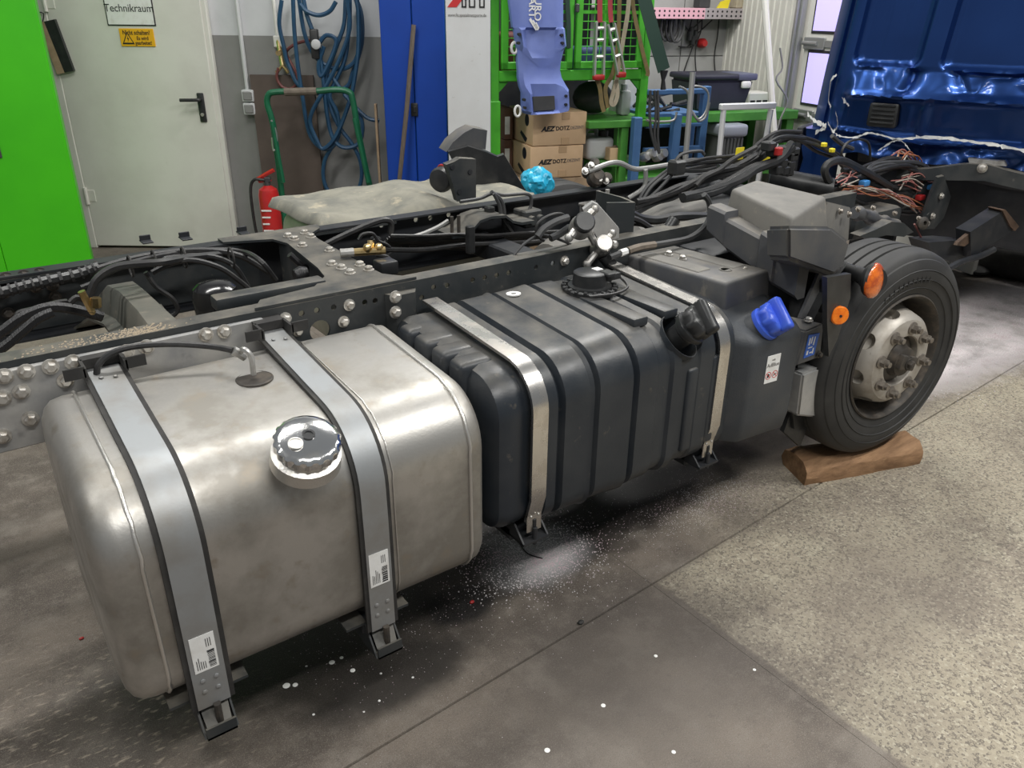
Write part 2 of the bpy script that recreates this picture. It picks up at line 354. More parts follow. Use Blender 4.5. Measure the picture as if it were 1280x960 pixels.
    col = mix(op('MULTIPLY', op('MULTIPLY', oil, ss(noi(420, 2), .60, .70)), .55), col, (.30, .28, .27))
    # scrape marks lower left
    scr = op('MULTIPLY', blob(-.05, 1.85, .35, .5, .7, .4, n1), ss(noi(26, 6, (1, 3, 1)), .54, .68))
    col = mix(op('MULTIPLY', scr, .6), col, (.42, .36, .28))
    # white and pinkish granules
    gr = ss(op('ADD', n4, op('MULTIPLY', n2, .5)), .72, .92)
    col = mix(op('MULTIPLY', blob(1.47, 1.85, .17, .13, .6, .4, n2), .85), col, (.50, .49, .49))
    pk = blob(5.2, 2.05, 1.6, .42, .3, .5, n2)
    col = mix(op('MULTIPLY', pk, op('MULTIPLY_ADD', ss(n2, .35, .6), .5, .5)), col, (.88, .83, .83))
    col = mix(op('MULTIPLY', op('MULTIPLY', pk, gr), .5), col, (.42, .22, .25))
    L.new(col, b.inputs['Base Color'])
    ro = N.new('ShaderNodeMapRange'); ro.inputs[3].default_value = .75; ro.inputs[4].default_value = .42; L.new(oil, ro.inputs[0]); L.new(ro.outputs[0], b.inputs['Roughness'])
    bp = N.new('ShaderNodeBump'); bp.inputs['Strength'].default_value = .55; bp.inputs['Distance'].default_value = .004
    hgt = op('ADD', op('MULTIPLY', op('MULTIPLY', stone, A), .8), op('MULTIPLY', n4, .5)); L.new(hgt, bp.inputs['Height']); L.new(bp.outputs[0], b.inputs['Normal'])
    return m
FLOORM = floor_material()
frame('T')
floor = obj('floor', M().box((-4.5, -3, -.12), (10.5, 10.5, -.03)), FRAMEDK, None, org=(0,0,0), flat=True); floor['kind'] = 'structure'
def jy(x): return 1.392 + .052*x
xs = [-4.5, 1.70, 3.92, 10.5]
for i in range(3):
    a, c = xs[i]+.0006, xs[i+1]-.0006
    for lo, hi in (((lambda x: -3.0), (lambda x: jy(x)-.0025)), ((lambda x: jy(x)+.0025), (lambda x: 10.5))):
        p = [(a, lo(a)), (c, lo(c)), (c, hi(c)), (a, hi(a))]; q = []
        cx, cy = sum(t[0] for t in p)/4, sum(t[1] for t in p)/4
        for x, y in p: q.append((x, y-.0015*(1 if y > cy else -1)))
        m = M().loft([[(x, y, -.03) for x, y in p], [(x, y, -.006) for x, y in p], [(x, y, 0) for x, y in q]])
        obj('floor_slab', m, FLOORM, floor, flat=True)
# ================================================================ left wall with door (frame W)
frame('W')
wl = obj('wall_left', M().box((-5.2, 6.4, 0), (-.25, 6.55, 1.605)), WALLGREY, None, org=(0,6.4,0), flat=True); wl['kind'] = 'structure'
obj('upper_paint_field', M().box((-5.2, 6.4, 1.605), (-.25, 6.55, 4.4)), WALLWHITE, wl, flat=True)
door = obj('door_1', M().rbox((-3.40, 6.335, .02), (-2.28, 6.385, 2.12), .004, 1), DOORW, None, org=(-3.4,6.36,0)); door['kind'] = 'structure'
fr = M().rbox((-3.47, 6.33, 0), (-3.40, 6.40, 2.2), .006, 1).rbox((-2.285, 6.345, 0), (-2.245, 6.40, 2.2), .006, 1).rbox((-3.47, 6.33, 2.13), (-2.245, 6.40, 2.2), .006, 1)
obj('door_frame', fr, DOORW, door)
for z in (.36, 1.75):
    obj('hinge', M().cyl((-3.395, 6.322, z), (-3.395, 6.322, z+.13), .014, 10).rbox((-3.385, 6.33, z+.02), (-3.33, 6.338, z+.11), .002, 1), DOORW, door)
hx, hy, hz = (-2.375,6.335,1.127)
h = obj('door_handle', M().rbox((hx-.026, 6.322, hz-.13), (hx+.026, 6.335, hz+.08), .012, 2), BLKCLEAN, door)
obj('lever', M().tube([(hx, 6.335, hz+.035), (hx, 6.27, hz+.035), (hx-.02, 6.258, hz+.035), (hx-.13, 6.258, hz+.033)], .013, 8), BLKCLEAN, h)
obj('lock_cylinder', M().cyl((hx, 6.335, hz-.075), (hx, 6.312, hz-.075), .013, 10), BOLT, h)
# signs stuck on the door
x0, _, z0 = (-2.972,6.330,1.663); x1 = (-2.622,6.330,1.661)[0]
s = thing('door_sign', 'white framed paper sign reading Technikraum on the cream door', 'sign', ((x0+x1)/2, 6.33, z0))
obj('sign_border', M().box((x0, 6.330, z0), (x1, 6.334, z0+.30)), PRINT, s, flat=True)
obj('sign_sheet', M().box((x0+.008, 6.327, z0+.008), (x1-.008, 6.333, z0+.292)), WHITE, s, flat=True)
text('sign_text', 'Technikraum', .072, ((x0+x1)/2, 6.3265, z0+.115), (1,0,0), (0,0,1), PRINT, s, sx=.93)
xa, _, za = (-2.900,6.330,1.524); xb, _, zb = (-2.648,6.330,1.650)
s = thing('warning_sign', 'small yellow German warning sign below the white door sign', 'sign', ((xa+xb)/2, 6.33, za))
obj('sign_plate', M().rbox((xa, 6.327, za), (xb, 6.334, zb-.005), .003, 1), YELLOW, s)
w = xb-xa; hh = zb-.005-za; cx_ = (xa+xb)/2
text('sign_text', 'Nicht schalten!', .042, (cx_, 6.3265, za+hh*.77), (1,0,0), (0,0,1), PRINT, s, sx=.78, bold=.0006)
text('sign_text', 'Es wird', .036, (cx_+w*.16, 6.3265, za+hh*.46), (1,0,0), (0,0,1), PRINT, s, sx=.8, bold=.0005)
text('sign_text', 'gearbeitet!', .036, (cx_+w*.17, 6.3265, za+hh*.20), (1,0,0), (0,0,1), PRINT, s, sx=.78, bold=.0005)
tx, tz = cx_-w*.27, za+hh*.12
def tri(k): return [(tx-.045*k, tz+.04-.04*k), (tx+.045*k, tz+.04-.04*k), (tx, tz+.04+.045*k)]
a, c = tri(1), tri(.72); mm = M()
for i in range(3):
    j = (i+1) % 3; mm.prism([(a[i][0], 6.3262, a[i][1]), (a[j][0], 6.3262, a[j][1]), (c[j][0], 6.3262, c[j][1]), (c[i][0], 6.3262, c[i][1])], (0, .0012, 0))
mm.prism([(tx+.004, 6.3262, tz+.062), (tx-.008, 6.3262, tz+.036), (tx+.001, 6.3262, tz+.036), (tx-.005, 6.3262, tz+.012), (tx+.009, 6.3262, tz+.042), (tx, 6.3262, tz+.042)], (0, .0012, 0))
obj('warning_triangle', mm, PRINT, s, flat=True)
# ================================================================ back wall, corrugated side wall and gate (frame G)
frame('G')
wb = obj('wall_back', M().box((-1.2, 2.72, 0), (3.34, 2.87, 4.4)), PANELGREY, None, org=(0,2.72,0), flat=True); wb['kind'] = 'structure'
for i, g in enumerate((1.70, 2.26, 2.82)):
    obj('wall_panel', M().rbox((g, 2.70, 0), (g+.55, 2.72, 1.37), .004, 1), PANELGREY, wb); obj('wall_panel', M().rbox((g, 2.70, 1.378), (g+.55, 2.72, 3.2), .004, 1), PANELGREY, wb)
prof = []; hh = 2.72; i = 0
while hh > 1.5:
    prof += [(3.34, hh), (3.34, hh-.055), (3.352, hh-.062), (3.352, hh-.082)]; hh -= .09
prof = [(g, h) for g, h in prof if h > 1.5] + [(3.34, 1.5)]
m = M().prism([(g, h, 0) for g, h in prof] + [(3.42, 1.5, 0), (3.42, 2.72, 0)], (0, 0, 4.4))
wr = obj('wall_right', m, CORR, None, org=(3.34,1.5,0), ang=20); wr['kind'] = 'structure'
gate = thing('door_2', None, None, (3.34, .8, 0)); gate['kind'] = 'structure'
obj('gate_track', M().rbox((3.28, 1.44, 0), (3.34, 1.50, 3.6), .006, 1).rbox((3.25, 1.47, 0), (3.28, 1.50, 3.6), .004, 1), TRACK, gate)
za_ = 0.02
rows = [(.02, .47), (.48, .93), (.94, 1.545), (1.555, 2.2)]
for z0, z1 in rows:
    p = obj('gate_panel', M().rbox((3.36, -.9, z0), (3.40, 1.43, z1), .004, 1), GATEWHITE, gate)
    if z0 > .9:
        for h0 in (1.36, .48, -.36):
            z00, z11 = z0+.075, z1-.05
            obj('gate_window_frame', M().rbox((3.352, h0-.74, z00), (3.362, h0, z11), .004, 1), BLKCLEAN, p)
            obj('window_pane', M().box((3.349, h0-.715, z00+.025), (3.354, h0-.025, z11-.025)), WINLIT, p, flat=True)
for z in (.93, 1.55):
    obj('gate_hinge', M().rbox((3.335, 1.14, z-.05), (3.36, 1.42, z+.05), .005, 1).cyl((3.33, 1.42, z), (3.33, 1.22, z), .018, 10), TRACK, gate)
    obj('gate_rail', M().rbox((3.345, -.9, z-.03), (3.36, 1.43, z+.03), .004, 1), TRACK, gate)
# ================================================================ lamps above the picture
frame('T')
for i, (p, rz, e) in enumerate(LAMPS): pass
# ================================================================ chassis frame
frame('T')
def carve(o, cutters):
    """cut real holes: boolean difference baked into the mesh"""
    cm = bpy.data.meshes.new('cut'); cm.from_pydata(cutters.v, [], cutters.f)
    b = bmesh.new(); b.from_mesh(cm); bmesh.ops.recalc_face_normals(b, faces=b.faces); b.to_mesh(cm); b.free()
    c = bpy.data.objects.new('cut', cm); COL.objects.link(c)
    c.matrix_world = Matrix.Identity(4)
    # cutter coordinates share the frame of o
    par = o
    off = ORG[o.name]
    c.data.transform(Matrix.Translation(-off))
    wm = Matrix.Identity(4)
    root = o.parent.parent if (o.parent and o.parent.parent) else (o.parent or o)
    wm = Matrix.Translation(root.location) @ Matrix.Rotation(root.rotation_euler[2], 4, 'Z')
    c.matrix_world = wm
    md = o.modifiers.new('b', 'BOOLEAN'); md.object = c; md.operation = 'DIFFERENCE'; md.solver = 'EXACT'
    bpy.context.view_layer.update()
    me = bpy.data.meshes.new_from_object(o.evaluated_get(bpy.context.evaluated_depsgraph_get()))
    o.modifiers.clear(); old = o.data; o.data = me; bpy.data.objects.remove(c)
    for p in me.polygons: p.use_smooth = True
    me.set_sharp_from_angle(angle=radians(30))
ch = thing('truck_chassis', 'long dark ladder frame of a stripped truck carrying both tanks', 'chassis', (1.5, 2.67, .745))
XR0, XR1 = -2.4, 3.80
def c_rail(y, s):  # web on the outer side at y, flanges towards the other rail (s=+1: +y)
    return [(y, .745), (y, .98), (y+s*.07, .98), (y+s*.07, .972), (y+s*.008, .972), (y+s*.008, .753), (y+s*.07, .753), (y+s*.07, .745)]
def rail(y, s):
    pr = c_rail(y, s); m = M()
    return m.loft([[(XR0, a, b) for a, b in pr], [(XR1, a, b) for a, b in pr]])
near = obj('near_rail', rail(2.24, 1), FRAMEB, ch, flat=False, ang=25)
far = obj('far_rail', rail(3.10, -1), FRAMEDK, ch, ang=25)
cut = M()
for p in [(0.706,2.240,0.946),(0.840,2.240,0.946),(0.890,2.240,0.946),(0.946,2.240,0.945),(1.054,2.240,0.940),(1.091,2.240,0.938),(1.264,2.240,0.915),(1.312,2.240,0.943),(1.366,2.240,0.939),(1.471,2.240,0.940),(1.522,2.240,0.939),(1.574,2.240,0.939),(1.627,2.240,0.939),(1.751,2.240,0.938),(1.831,2.240,0.940)]:
    cut.cyl((p[0], 2.20, p[2]), (p[0], 2.29, p[2]), .0095, 12)
p = (0.894,2.240,0.878); cut.cyl((p[0], 2.20, p[2]), (p[0], 2.29, p[2]), .034, 20)
carve(near, cut)
cut = M()
for p in [(1.304,3.100,0.954),(1.358,3.100,0.953),(1.458,3.100,0.949),(1.732,3.100,0.947),(1.806,3.100,0.945),(1.561,3.100,0.946),(1.904,3.100,0.947),(2.081,3.100,0.946)]: cut.cyl((p[0], 3.05, p[2]), (p[0], 3.15, p[2]), .012, 12)
carve(far, cut)
# flange liner of the far rail: second lip seen from above
obj('rail_inner_liner', M().box((XR0, 3.028, .960), (1.6, 3.036, .970)).box((XR0, 3.085, .765), (1.0, 3.092, .955)), FRAMEB, ch)
# bare reinforcing plate outside the near rail
pl = obj('reinforcing_plate', M().rbox((XR0, 2.222, .742), (.715, 2.239, .962), .003, 1), PLATE, ch, label='bare grey reinforcing plate with bolt heads')
for p in [(0.043,2.222,0.950),(0.092,2.222,0.950),(0.147,2.222,0.950),(0.200,2.222,0.950),(0.173,2.222,0.904),(0.331,2.222,0.948),(0.383,2.222,0.950),(0.544,2.222,0.950),(0.596,2.222,0.948),(0.070,2.222,0.900),(0.026,2.222,0.894),(0.073,2.222,0.820),(0.003,2.222,0.790),(-0.017,2.222,0.952),(-0.037,2.222,0.905)]:
    obj('plate_bolt', M().bolt(p, (0,-1,0), .0155, .016), BOLT, pl)
for p in [(0.786,2.240,0.942),(0.998,2.240,0.943),(0.974,2.240,0.891),(1.885,2.240,0.941)]: obj('bolt', M().bolt(p, (0,-1,0), .0145, .015), BOLT, ch)
p = (0.821,2.240,0.892); obj('bolt', M().bolt(p, (0,-1,0), .012, .013), BOLT, ch)
# small hat bracket with two bolts on the web
b0 = (1.132,2.240,0.941); b1 = (1.216,2.240,0.952)
hb = obj('web_bracket', M().prism([(b0[0]-.008, 2.238, .75), (b0[0]+.012, 2.20, .75), (b0[0]+.085, 2.20, .75), (b0[0]+.11, 2.238, .75)], (0,0,.205)), FRAMEB, ch, ang=20)
for p in [(1.143,2.200,0.953),(1.140,2.200,0.901)]: obj('bolt', M().bolt(p, (0,-1,0), .0155, .016), BOLT, hb)
# flat crossmember with gussets on top of both rails
poly = [(0.624,2.322,0.981),(0.986,2.363,0.981),(1.049,2.414,0.981),(1.028,2.537,0.981),(1.091,2.952,0.981),(1.078,3.018,0.981),(0.945,3.093,0.981),(1.132,3.072,0.981),(1.182,3.069,0.981),(1.192,2.972,0.981),(1.184,2.409,0.981),(1.208,2.338,0.981),(1.375,2.247,0.981)]
poly = [(.70,2.245),(.74,2.31),(.93,2.34),(1.0,2.42),(1.02,2.52),(1.055,2.88),(1.03,2.97),(.86,3.03),(.86,3.095),(1.27,3.095),(1.25,3.03),(1.19,2.97),(1.178,2.88),(1.168,2.45),(1.172,2.34),(1.20,2.30),(1.25,2.245)]
cm = obj('crossmember', M().prism([(a, b, .981) for a, b in poly], (0,0,.009)).box((1.055,2.36,.80),(1.065,2.98,.985)).box((1.155,2.33,.80),(1.165,2.98,.985)), FRAMEB, ch, ang=20, label='wide flat crossmember bolted across both rails')
for p in [(1.092,2.968,0.990),(1.094,2.909,0.990),(1.165,2.978,0.990),(1.161,2.907,0.990),(1.084,2.807,0.990),(1.140,2.690,0.990),(1.075,2.527,0.990),(1.082,2.465,0.990),(1.083,2.399,0.990),(1.151,2.464,0.990),(1.151,2.397,0.990)]: obj('bolt', M().bolt(p, (0,0,1), .014, .013), BOLT, cm)
# pressed hat crossmember further back
sec = []
for y, dz, w in ((2.25,-.01,.13),(2.32,0,.115),(2.5,.0,.10),(2.75,-.01,.10),(2.92,-.035,.12),(3.02,-.09,.15),(3.08,-.12,.16)):
    z = .965+dz
    sec.append([(.46-w, y, z-.10), (.46-w*.62, y, z-.09), (.46-w*.42, y, z-.01), (.46-w*.34, y, z), (.46+w*.34, y, z), (.46+w*.42, y, z-.01), (.46+w*.62, y, z-.09), (.46+w, y, z-.10), (.46+w, y, z-.11), (.46-w, y, z-.11)])
hc = obj('hat_crossmember', M().loft(sec), HATDUST, ch, ang=40)
for p in [(0.425,2.902,0.872),(0.426,2.843,0.872),(0.418,2.736,0.872),(0.419,2.663,0.872)]: obj('bolt', M().bolt(p, (-.2,0,1), .014, .013), FRAMEB, hc)
# long black channel lying inside the near rail
a = (0.653,2.358,0.990); b = (0.981,2.363,0.990)
obj('cable_channel', M().rbox((a[0]-.03, 2.36, .955), (b[0], 2.425, .998), .008, 2), FRAMEB, ch)
# mid rails and further crossmembers, deep in the frame
obj('lower_crossmember', M().rbox((1.95,2.30,.78),(2.07,3.04,.86), .008, 1), FRAMEDK, ch)
obj('lower_crossmember', M().rbox((-.75,2.30,.76),(-.62,3.04,.90), .008, 1), FRAMEDK, ch)
obj('front_crossmember', M().cyl((3.45,2.25,.93),(3.45,3.09,.93), .055, 16), FRAMEDK, ch)
# bolts on the inner face of the far web
for p in [(0.143,3.060,0.970),(0.195,3.060,0.969),(0.243,3.060,0.969),(0.221,3.060,0.922),(0.271,3.060,0.918),(0.270,3.060,0.878),(0.121,3.060,0.849),(0.123,3.060,0.920),(0.363,3.060,0.948),(0.417,3.060,0.962)]:
    obj('bolt', M().bolt(p, (0,-1,0), .015, .014), HUBDK, ch)
# small angle brackets standing on the far rail
for q in ((182,303), (232,298), (304,290)):
    pass
for p in [(0.630,3.228,0.982),(0.766,3.193,0.982),(0.979,3.154,0.982)]: obj('rail_clip', M().rbox((p[0]-.02,p[1]-.03,.98),(p[0]+.02,p[1]+.03,.986),.002,1).rbox((p[0]-.02,p[1]+.01,.98),(p[0]+.02,p[1]+.016,1.005),.002,1), FRAMEDK, ch)
# arched mount and axle stop on the far web
sec = []
for x, z in ((1.78,.915),(1.84,.915),(1.88,.93),(1.92,.965),(1.98,.975),(2.06,.97),(2.10,.94),(2.15,.925),(2.22,.925)):
    sec.append([(x,2.86,z),(x,3.02,z),(x,3.02,z-.012),(x,2.86,z-.012)])
obj('arched_mount', M().loft(sec), FRAMEB, ch, ang=50)
for x in (1.80,1.835): obj('stud', M().cyl((x,2.90,.90),(x,2.90,.99), .008, 10), HUBDK, ch)
obj('axle_stop', M().rbox((2.62,2.86,.80),(2.84,3.02,.93),.02,2).cyl((2.66,2.92,.93),(2.66,2.92,1.0),.011,10).cyl((2.72,2.92,.93),(2.72,2.92,1.0),.011,10).rbox((2.60,2.84,.92),(2.8,3.0,.935),.004,1), CASTALU, ch)
obj('valve_block', M().rbox((2.22,2.93,.87),(2.32,3.03,.95),.006,1).cyl((2.25,2.93,.91),(2.25,2.90,.91),.02,12).cyl((2.30,2.93,.91),(2.30,2.90,.91),.02,12), FRAMEB, ch)
# standing black angle bracket by the valves and front bracket plate
p = [(2.142,2.360,1.137),(2.195,2.360,1.121),(2.250,2.360,1.137),(2.312,2.360,1.085),(2.334,2.360,0.823),(2.249,2.360,0.837)]
m = M().prism([(2.20,2.36,1.10),(2.30,2.30,1.10),(2.33,2.40,1.10),(2.33,2.56,1.10),(2.32,2.56,1.10),(2.318,2.41,1.10),(2.295,2.32,1.10),(2.205,2.37,1.10)], (0,0,-.28))
obj('standing_bracket', m, FRAMEB, ch, ang=20)
pf = [(4.385,2.200,0.801),(4.506,2.200,0.813),(4.682,2.200,0.935),(4.710,2.200,0.842),(4.691,2.200,0.692),(4.532,2.200,0.696),(4.365,2.200,0.733)]
obj('cab_mount_plate', M().prism([(4.588,2.280,0.704),(4.666,2.280,0.960),(4.735,2.280,0.962),(4.881,2.280,0.826),(4.855,2.280,0.706),(4.771,2.280,0.650),(4.603,2.280,0.669)], (0.03,.03,0)), FRAMEB, ch, ang=20)
obj('cab_mount_plate', M().prism([(4.603,2.400,0.762),(4.845,2.400,0.941),(4.980,2.400,0.927),(4.905,2.400,0.724)], (.01,.02,0)), FRAMEB, ch, ang=20)
for p in [(4.743,2.275,0.847),(4.696,2.275,0.737),(4.650,2.275,0.701)]: obj('bolt', M().bolt(p, (0,-1,0), .015, .014), BOLT, ch)
obj('axle_beam', M().rbox((2.92,1.75,.42),(3.10,3.6,.56),.03,2), FRAMEDK, ch)
obj('gearbox_casing', M().lathe([(.05,0),(.16,.02),(.19,.10),(.17,.45),(.21,.48),(.21,.54),(.25,.70),(.26,.95),(.1,.97)], (2.15,2.68,.70), (1,0,0), 26), DUSTPL, ch, label='dusty grey gearbox casing between the rails')
obj('engine_block', M().rbox((3.02,2.42,.40),(3.70,2.94,.93),.04,2), FRAMEDK, ch)
# ================================================================ aluminium fuel tank
def rr(y0, y1, z0, z1, rs, n=10, shear=0):   # rounded rectangle, rs: radii front-bottom, back-bottom, back-top, front-top
    pts = []
    for (cx, cz, r, a0) in ((y1-rs[1], z0+rs[1], rs[1], -90), (y1-rs[2], z1-rs[2], rs[2], 0), (y0+rs[3], z1-rs[3], rs[3], 90), (y0+rs[0], z0+rs[0], rs[0], 180)):
        for k in range(n+1):
            a = radians(a0+90*k/n); pts.append((cx+r*cos(a), cz+r*sin(a)))
    zm = z0+.3*(z1-z0)
    return [(y, z+shear*max(0, (y-y0-.15))*max(0, min(1, (z-zm)/(z1-zm)))) for y, z in pts]
TY0, TY1, TZ0, TZ1 = 1.578, 2.20, .285, .872
TR = (.11, .11, .09, .175)
def tsec(i): return rr(TY0+i, TY1-i, TZ0+i, TZ1-i, [max(.03, r-i) for r in TR], 10, .075)
tk = thing('aluminium_fuel_tank', 'large dirty aluminium fuel tank strapped to the rear of the frame', 'fuel tank', (.6, 1.9, TZ0))
secs = []
for x, i in ((.085,.16),(.086,.085),(.092,.045),(.104,.02),(.122,.005),(.15,0),(.60,0),(1.03,0),(1.055,.004),(1.073,.02),(1.084,.05),(1.089,.09),(1.09,.17)):
    secs.append([(x, y, z) for y, z in tsec(i)])
obj('tank_body', M().loft(secs), ALU, tk, ang=50)
for x in (.178, 1.022, .785):
    m = M(); s = tsec(-.0015)
    pts = [(x+.0015*sin(k*2.3), y, z) for k, (y, z) in enumerate(s)]
    m.loft([[(px-.005, y, z) for px, y, z in pts], [(px-.003, y+(.0045 if False else 0), z) for px, y, z in pts], [(px+.003, y, z) for px, y, z in pts], [(px+.005, y, z) for px, y, z in pts]], True, False) if False else m.tube(pts, .0052 if x != .785 else .002, 6, False, True)
    obj('weld_seam', m, ALU_SEAM, tk, ang=60)
# filler neck and cap
c0 = V3((0.561,1.562,0.868)); axc = V3((0, -sin(radians(22)), cos(radians(22))))
obj('filler_neck', M().lathe([(.082,-.03),(.080,.004),(.068,.010),(.066,.03)], c0, axc, 36), ALU_SEAM, tk)
cap = M(); n = 72; u = axc.orthogonal().normalized(); w = axc.cross(u)
def ringp(r, h, wav=0): return [c0 + axc*h + (r+wav*(1 if k % 4 < 2 else 0))*(cos(2*pi*k/n)*u + sin(2*pi*k/n)*w) for k in range(n)]
cap.loft([ringp(.066,.018), ringp(.072,.022,.003), ringp(.074,.044,.003), ringp(.072,.049), ringp(.060,.054), ringp(.03,.057), ringp(.004,.058)])
fc = obj('filler_cap', cap, CHROME, tk, ang=40, label='shiny round screw cap with knurled rim')
obj('cap_lock', M().lathe([(.015,.056),(.015,.061),(.010,.061),(.010,.059)], c0+.004*u, axc, 20), BLKCLEAN, fc)
obj('cap_emblem', M().lathe([(.017,.053),(.017,.0575),(.014,.0575),(.014,.056)], c0 - .034*V3((1,0,0)) + .012*V3((0,-1,0)), axc, 20), ALU_SEAM, fc)
# sender plate with elbow pipe
c1 = V3((0.591,1.978,0.889))
sp = obj('sender_plate', M().lathe([(.050,-.014),(.050,.003),(.046,.005),(.045,.004),(.004,.004)], c1, (0,0,1), 28), HUBDK, tk)
e0 = V3((0.589,1.974,0.905)); e1 = V3((e0.x, e0.y, e0.z+.05))
elb = smooth([e0, e1, e1+V3((-.012,.01,.022)), V3((0.575,2.020,0.958))], 6)
obj('outlet_elbow', M().tube(elb, .008, 8).tube([V3((0.586,2.020,0.941)), V3((0.557,2.020,0.967))], .013, 8), CASTALU, sp)
# support brackets and straps
def strap(xc, w, lab):
    path = [(2.215,.93),(2.16,.922)]
    s = tsec(-.008); n = len(s); top_ = s[11*2:11*4]     # front-top corner then front-bottom corner
    path += [(y, z) for y, z in s[22:33]] + [(TY0-.010, z) for z in (.60,.50,.42,.36,.30,.262)]
    def ribbon(x0, x1, t0, t1):
        m = M(); se = []
        P = path
        for i, (y, z) in enumerate(P):
            a = P[max(i-1,0)]; b = P[min(i+1,len(P)-1)]; t = V3((0, b[0]-a[0], b[1]-a[1])).normalized(); nn = V3((0, -t.z, t.y)) if False else V3((0, t.z, -t.y))
            # outward is up on the top run and forward on the front run
            if nn.y*0 + nn.z < 0 and abs(t.y) > abs(t.z): nn = -nn
            if abs(t.z) >= abs(t.y) and nn.y > 0: nn = -nn
            q = V3((0, y, z)); se.append([(x0, *(q+nn*t0)[1:]), (x1, *(q+nn*t0)[1:]), (x1, *(q+nn*t1)[1:]), (x0, *(q+nn*t1)[1:])])
        return m.loft(se)
    obj('rubber_liner', ribbon(xc-w*.66, xc+w*.66, -.006, .002), RUBBER, tk, ang=50)
    st = obj('steel_strap', ribbon(xc-w/2, xc+w/2, .002, .0055), GALV, tk, ang=50, label='grey galvanised steel strap with a printed label')
    yF = TY0-.0158
    # hook bracket at the frame: two angle lugs
    hk = M()
    for sx in (-1, 1):
        hk.box((xc+sx*w*.62-.004, 2.13, .930), (xc+sx*w*.62+.004, 2.20, .960)).box((min(xc+sx*w*.62, xc+sx*(w*.62+.05)), 2.13, .935), (max(xc+sx*w*.62, xc+sx*(w*.62+.05)), 2.135, .966))
    hk.box((xc-w*.62, 2.19, .935), (xc+w*.62, 2.238, .96))
    obj('hook_bracket', hk, RUBBER, tk)
    # rivets, paper label, J bolt, foot
    for dx in (-.016, .016):
        for dz in (0, .034): obj('rivet', M().lathe([(.0065,0),(.006,.002),(.002,.0035)], (xc+dx, yF, .312+dz), (0,-1,0), 10), GALV, st)
    for dx in (-.016, .016): obj('rivet', M().lathe([(.006,0),(.005,.002),(.002,.003)], (xc+dx, 2.13-.01*(dx>0), .9275), (0,0,1), 10), GALV, st)
    lb = obj('paper_label', M().box((xc-.029, yF-.0012, lab), (xc+.027, yF, lab+.105)), WHITE, st, flat=True)
    pr_ = M(); random.seed(int(xc*100))
    for k in range(15): pr_.box((xc+.005+random.random()*.002, yF-.0018, lab+.006+k*.0034), (xc+.022, yF-.0011, lab+.006+k*.0034+random.choice((.001,.0016,.0024))))
    for k in range(5): pr_.box((xc-.022+k*.0048, yF-.0018, lab+.008), (xc-.0205+k*.0048, yF-.0011, lab+.028+.028*random.random()))
    for k in range(3): pr_.box((xc+.006+k*.005, yF-.0018, lab+.068), (xc+.0075+k*.005, yF-.0011, lab+.092))
    obj('label_print', pr_, PRINT, st, flat=True)
    ft = M()
    ft.prism([(xc-.034,1.585,.268),(xc-.03,1.55,.205),(xc+.03,1.55,.205),(xc+.034,1.585,.268),(xc+.034,1.66,.268),(xc-.034,1.66,.268)], (0,0,.003))
    for sx in (-1, 1):
        ft.prism([(xc+sx*.036,1.535,.192),(xc+sx*.036,1.66,.192),(xc+sx*.036,1.66,.275),(xc+sx*.036,1.60,.275)], (sx*.005,0,0))
        ft.box((min(xc+sx*.036, xc+sx*.095), 1.595, .268), (max(xc+sx*.036, xc+sx*.095), 1.70, .276))
    ft.box((xc-.036,1.53,.19),(xc+.036,1.66,.196)).box((xc-.036,1.53,.19),(xc+.036,1.536,.225))
    obj('strap_foot', ft, FRAMEB, tk)
    obj('tension_bolt', M().cyl((xc+.004, 1.556, .20), (xc+.004, 1.556, .268), .009, 10).bolt((xc+.004,1.556,.207), (0,0,-1), .013, .012), HUBDK, tk)
    obj('support_arm', M().rbox((xc-.045,1.60,.225),(xc+.045,2.238,.27),.006,1).rbox((xc-.045,2.20,.225),(xc+.045,2.238,.76),.006,1), FRAMEDK, tk)
strap(.262, .078, .375)
strap(.722, .070, .41)
# breather hose from the sender to the first hook
bh = smooth([(0.557,2.020,0.967),(0.514,2.080,0.968),(0.429,2.120,0.981),(0.346,2.150,0.984),(0.288,2.160,0.976),(0.252,2.160,0.953),(0.241,2.160,0.926)], 6)
obj('breather_hose', M().tube(bh, .0085, 8), HOSE, tk)
# flakes of old sticker
for p, s_ in (((0.192,1.930,0.880), .018), ((0.177,2.122,0.885), .014)):
    obj('sticker_scrap', M().prism([(p[0]-s_, p[1], p[2]+.001), (p[0], p[1]-s_*.5, p[2]+.001), (p[0]+s_, p[1]+s_*.1, p[2]+.004), (p[0]+s_*.3, p[1]+s_*.6, p[2]+.001)], (0,0,.0012)), WHITE, tk, flat=True)
